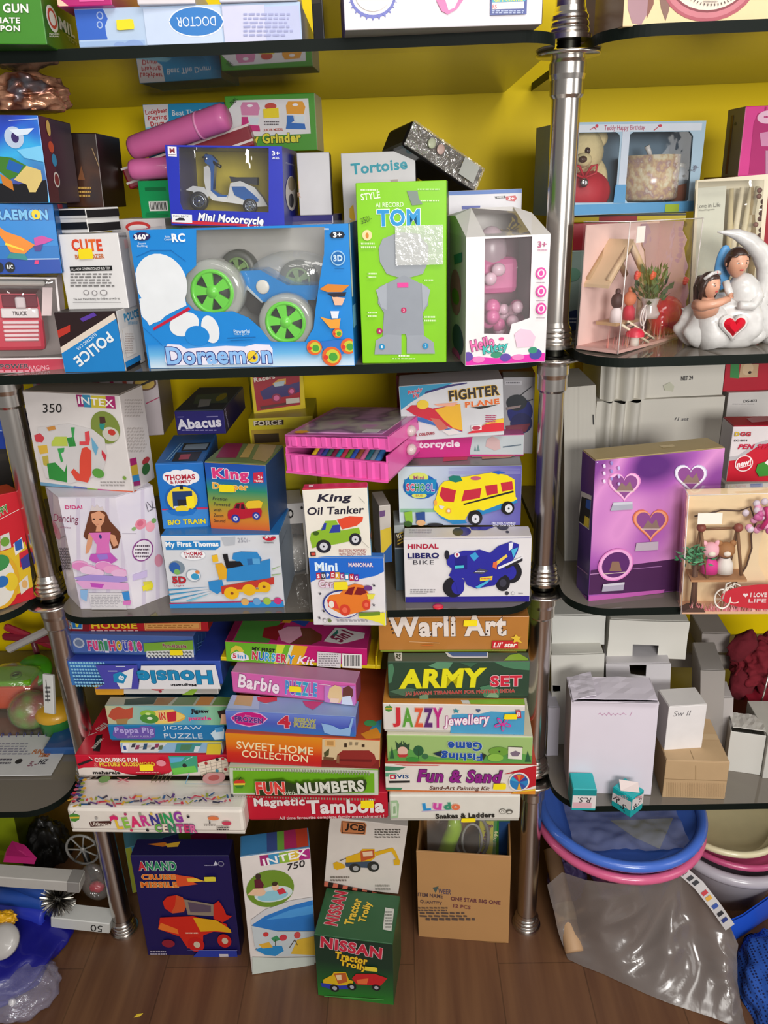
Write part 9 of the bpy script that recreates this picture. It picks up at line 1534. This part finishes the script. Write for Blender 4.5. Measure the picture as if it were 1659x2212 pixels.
# big blue bag
A=SZ(250,1560,0);bm=bmesh.new();bmesh.ops.create_icosphere(bm,subdivisions=5,radius=1)
for v in bm.verts:
    n=noise.noise(v.co*1.8+Vector((3,1,0)))+.5*noise.noise(v.co*4.5);v.co=Vector((v.co.x*.145,v.co.y*.14,max(-.35,v.co.z)*.042))*(1+.16*n);v.co.z=max(v.co.z,-.0155)
r=empty('blue_bag',(A.x-.075,A.y+.01,.0165),'crumpled deep blue bag on the floor at the lower left','bag',None,Matrix.Rotation(-.5,3,'Z'));mb=MB();mb.bm(bm,M('12127a',.45,'plastic',vary=.3,scale=9,bump=.3),True);mb.build('bag',r)
bm=bmesh.new();bmesh.ops.create_icosphere(bm,subdivisions=4,radius=1)
for v in bm.verts:n=noise.noise(v.co*3);v.co=Vector((v.co.x*.07,v.co.y*.06,max(-.3,v.co.z)*.03))*(1+.2*n)
q=SZ(190,1930,0);mb=MB();mb.bm(bm,film('c8c4e0',clear=.8,rough=.08,bump=.9,scale=50),True);o=mb.build('clear_bag',None,(q.x,q.y,.012));tag(o,'clear plastic bag end lying on the floor below the blue bag','bag')
q=SZ(120,2030,0);mb=MB();mb.ball((0,0,.0065),.0065,M('e0dcd8',.3));o=mb.build('white_bead',None,(q.x,q.y,0));tag(o,'little white bead on the floor below the clear bag end','bead')
q=SZ(20,1440,.075);mb=MB();mb.lathe([(0,.01),(.02,.009),(.03,.003),(.03,-.005),(0,-.006)],M('b8b4b0',.3,'plastic'),n=24,R=Matrix.Rotation(.6,3,'X'));o=mb.build('plastic_disc',None,tuple(q));tag(o,'round white disc resting on the blue bag at the left edge','lid')
q=SZ(30,1235,.085);crumple('toy_piece',tuple(q),(.024,.016,.014),M('e0a818',.35,'plastic'),'small yellow plastic piece above the round white disc','toy',8,.25)
q=SZ(1285,2135,0);mb=MB();mb.add([(-.006,-.003,.0006),(.004,-.001,.0006),(.008,.004,.0012),(-.002,.003,.0006),(-.006,-.003,0),(.004,-.001,0),(.008,.004,0),(-.002,.003,0)],[(0,1,2,3),(7,6,5,4),(0,4,5,1),(1,5,6,2),(2,6,7,3),(3,7,4,0)],M('e8c83a',.5));o=mb.build('paper_scrap',None,(q.x,q.y,0));tag(o,'tiny yellow paper scrap on the wooden floor below the blue missile box','scrap')

# ================================================================== under the right bay: tubs, bags and sheeting
def RZ(x,y,z=0.0):return NZ(x,y,z,'R')
def tub(label,c,r0,ztop,zbot,col,tilt=0.0,rim=.008,inner=True,group=None,rimcol=None,name='plastic_tub',taper=.8):
    o=empty(name,(c[0],c[1],zbot),label,'tub',group,Matrix.Rotation(tilt,3,'X'));h=ztop-zbot;m=M(col,.3,'plastic')
    mb=MB();mb.lathe([(0,0),(r0*taper,0),(r0*.98,h-.006),(r0*.98,h),(r0*.96,h),(r0*(taper-.02),.003),(0,.003)],m,n=56);mb.build('shell',o)
    mb=MB();mb.tube([(r0*math.cos(a),r0*math.sin(a),h) for a in [i*2*math.pi/56 for i in range(56)]],rim,M(rimcol or col,.25,'plastic'),n=12,close=True);mb.build('rim',o);return o
cb=RZ(705,120,.225);cb.y=max(cb.y,.14)
f0=RZ(715,520,.225);rb=cb.y-f0.y
tub('pink plastic tub under the blue tub below the right shelf',(cb.x,cb.y),rb+.002,.2,.178,'d8628c',0.0,.0085)
t1=tub('blue plastic tub with a yellow sheet inside, wrapped in clear plastic below the right shelf',(cb.x,cb.y),rb,.226,.203,'4a72d0',0.0,.0095)
mb=MB();a=[RZ(650,215,.212),RZ(1050,200,.212),RZ(965,395,.212),RZ(800,320,.212)];mb.add([p_-Vector((cb.x,cb.y,.203)) for p_ in a],[(3,2,1,0)],M('b8b468',.5));mb.add([p_-Vector((cb.x,cb.y,.2036)) for p_ in a],[(0,1,2,3)],M('b8b468',.5));mb.build('paper_sheet',t1)
bm=bmesh.new();bmesh.ops.create_circle(bm,cap_ends=True,segments=48,radius=rb*.99);bmesh.ops.subdivide_edges(bm,edges=bm.edges[:],cuts=1)
bm2=bmesh.new();bmesh.ops.create_grid(bm2,x_segments=40,y_segments=40,size=rb*.7)
for v in bm2.verts:x,y=v.co.x,v.co.y;v.co.z=.018+.006*noise.noise(Vector((x*22,y*22,0)))+.004*noise.noise(Vector((x*60,y*60,3)))
bm.free();mb=MB();mb.bm(bm2,film('8a90b4',clear=.5,rough=.06,bump=.7,scale=40),True);mb.build('clear_wrap',t1)
rc=.1;fr=RZ(1470,455,.165);cc=Vector((fr.x+.012,fr.y+rc,.3))
tub('white plastic tub low at the right edge under the cream tub',(cc.x+.02,cc.y),rc+.016,.122,.0,'b8b2bc',0.0,.011,taper=.6)
tub('cream plastic tub on top of the white tub at the right edge',(cc.x,cc.y),rc,.172,.152,'d8cca0',0.0,.006,rimcol='e0d6b0')
o=tub('shallow pink plastic tub between the cream and white tubs at the right edge',(cc.x+.02,cc.y+.005),rc+.01,.145,.136,'c0507c',0.0,.006)
# blue curved plastic at the right edge
mb=MB();top=[RZ(1410,870,.06),RZ(1500,830,.07),RZ(1600,760,.08),RZ(1700,690,.09)];bot=[RZ(1440,990,.0),RZ(1540,920,.0),RZ(1640,850,.0),RZ(1750,800,.0)];vs=[]
for a,b2 in zip(top,bot):
    for t in (0,.33,.66,1):vs.append(a.lerp(b2,t)+Vector((0,-.012*math.sin(t*math.pi),0)))
cq=sum(vs,Vector())/len(vs);vs=[p_-cq for p_ in vs];n=len(vs);back=[p_+Vector((0,.004,.001)) for p_ in vs]
fs=[(i*4+k,(i+1)*4+k,(i+1)*4+k+1,i*4+k+1) for i in range(3) for k in range(3)];mb.add(vs+back,[f_[::-1] for f_ in fs]+[tuple(i+n for i in f_) for f_ in fs],M('2454c8',.3,'plastic'),smooth=True);o=mb.build('basin',None,tuple(cq));tag(o,'curved bright blue plastic basin at the right edge under the white tub','basin')
# things seen through the sheeting
A,B2=RZ(420,1060,.02),RZ(270,400,.11);d=B2-A;o=empty('paper_roll',tuple(A),'beige rolled paper seen through the clear sheeting beside the right pole','roll',None,d.to_track_quat('Z','Y').to_matrix());mb=MB();mb.lathe([(0,0),(.016,0),(.017,.004),(.015,d.length),(0,d.length)],M('b89470',.6),n=20);mb.build('roll',o);mb=MB();mb.lathe([(.0172,.05),(.0176,.055),(.0176,.075),(.0172,.08)],M('d0b890',.5),n=20);mb.build('band',o)
q=RZ(640,900,.0);crumple('bundle',(q.x+.02,q.y+.075,.086),(.045,.04,.084),cloudprint(('8a3a50','6a3050','4a3a6a','a05a6a'),9,.6),'dark pink cloth bundle inside the clear sheeting under the tubs','bundle',9,.2)
q=RZ(470,860,.0);crumple('bundle',(q.x-.02,q.y+.06,.048),(.035,.03,.055),cloudprint(('3a3050','5a4a80','46405a'),9,.6),'purple cloth bundle inside the clear sheeting next to the beige roll','bundle',13,.2)
# the sheet itself: from the tub rims down to the floor
T=[(235,620,.2),(330,540,.2),(480,590,.195),(640,610,.19),(800,620,.19),(950,560,.19),(1080,500,.19),(1230,640,.17),(1370,820,.13),(1450,1000,.08)]
Bq=[(375,1105,.001),(470,1150,.001),(600,1200,.001),(740,1265,.001),(880,1330,.001),(1030,1390,.001),(1180,1440,.001),(1330,1490,.001),(1450,1540,.001),(1530,1560,.001)]
tp=[RZ(p_[0],p_[1]-30,p_[2])+Vector((0,-.012,0)) for p_ in T];bp=[RZ(*p_) for p_ in Bq];NU,NV=72,48;vs=[]
def samp(P,t):
    f=t*(len(P)-1);i=min(int(f),len(P)-2);return P[i].lerp(P[i+1],f-i)
for i in range(NU+1):
    u=i/NU;a,b2=samp(tp,u),samp(bp,u)
    for j in range(NV+1):
        v_=j/NV;p_=a.lerp(b2,v_);fold=math.sin(u*20+3.5*v_+2.2*noise.noise(Vector((u*3,v_*2,0))))*.011*math.sin(math.pi*min(1,v_*1.1))+.02*noise.noise(Vector((u*5,v_*2.4,7)))*math.sin(math.pi*v_)
        crease=-.02*abs(noise.noise(Vector((u*9+v_*4,v_*3,2))))*math.sin(math.pi*v_);p_=p_+Vector((0,-.5,.6))*(fold+crease)+Vector((0,.02*math.sin(math.pi*v_)-.0,-.012*math.sin(math.pi*v_)));p_.z=max(p_.z,.0015);vs.append(p_)
cq=Vector((tp[4].x,tp[4].y,0));r=empty('plastic_sheet',tuple(cq),'large grey translucent plastic sheet draped from the tubs down to the wooden floor','plastic sheet')
mb=MB();mb.add([p_-cq for p_ in vs],[(i*(NV+1)+j,i*(NV+1)+j+1,(i+1)*(NV+1)+j+1,(i+1)*(NV+1)+j) for i in range(NU) for j in range(NV)],film('857c78',clear=.34,rough=.2,bump=.3,scale=14),smooth=True);mb.build('sheet',r)
mb=MB();E2=[RZ(1060,490,.195),RZ(1200,610,.18),RZ(1310,750,.155),RZ(1400,880,.12)];n=24;vs=[]
for i in range(n+1):p_=samp(E2,i/n)-cq;vs += [p_+Vector((-.008,-.012,0)),p_+Vector((.006,-.01,.012))]
mb.add(vs,[(2*i,2*i+2,2*i+3,2*i+1) for i in range(n)],M('c4c0c0',.4))
for k,(c0,t) in enumerate((('2a2a30',.08),('2a2a30',.18),('2a2a30',.26),('c0303a',.42),('d8a030',.5),('2a4a9a',.62),('2a2a30',.74),('2a3a7a',.84))):
    p_,p2=samp(E2,t)-cq,samp(E2,t+.05)-cq;of=Vector((0,-.0006,.0004));mb.add([p_+Vector((-.005,-.0125,.002))+of,p2+Vector((-.005,-.0125,.002))+of,p2+Vector((.003,-.0115,.009))+of,p_+Vector((.003,-.0115,.009))+of],[(0,1,2,3)],M(c0,.4))
mb.build('printed_edge',r)
# blue mesh cloth
def mesh_cloth():
    m=bpy.data.materials.new('blue_mesh_weave');m.use_nodes=True;nt=m.node_tree;N=nt.nodes;b=N['Principled BSDF'];b.inputs['Roughness'].default_value=.6
    tc=N.new('ShaderNodeTexCoord');vo=N.new('ShaderNodeTexVoronoi');vo.inputs['Scale'].default_value=190;vo.inputs['Randomness'].default_value=.15;nt.links.new(tc.outputs['Object'],vo.inputs['Vector'])
    rp=N.new('ShaderNodeValToRGB');rp.color_ramp.elements[0].position=.3;rp.color_ramp.elements[0].color=lin('0c1c50');rp.color_ramp.elements[1].position=.42;rp.color_ramp.elements[1].color=lin('2a5ab8');nt.links.new(vo.outputs['Distance'],rp.inputs[0]);nt.links.new(rp.outputs[0],b.inputs['Base Color']);return m
q=RZ(1600,1300,0);bm=bmesh.new();bmesh.ops.create_icosphere(bm,subdivisions=5,radius=1)
for v in bm.verts:
    n=noise.noise(v.co*2.2)+.4*noise.noise(v.co*6);z=v.co.z;v.co=Vector((v.co.x*.075,v.co.y*.13,max(-.2,z)*.06))*(1+.2*n);v.co.z=max(v.co.z,-.012)
mb=MB();mb.bm(bm,mesh_cloth(),True);o=mb.build('mesh_cloth',None,(q.x+.042,q.y-.035,.0125));tag(o,'blue perforated mesh cloth heaped on the floor in the lower right corner','cloth')
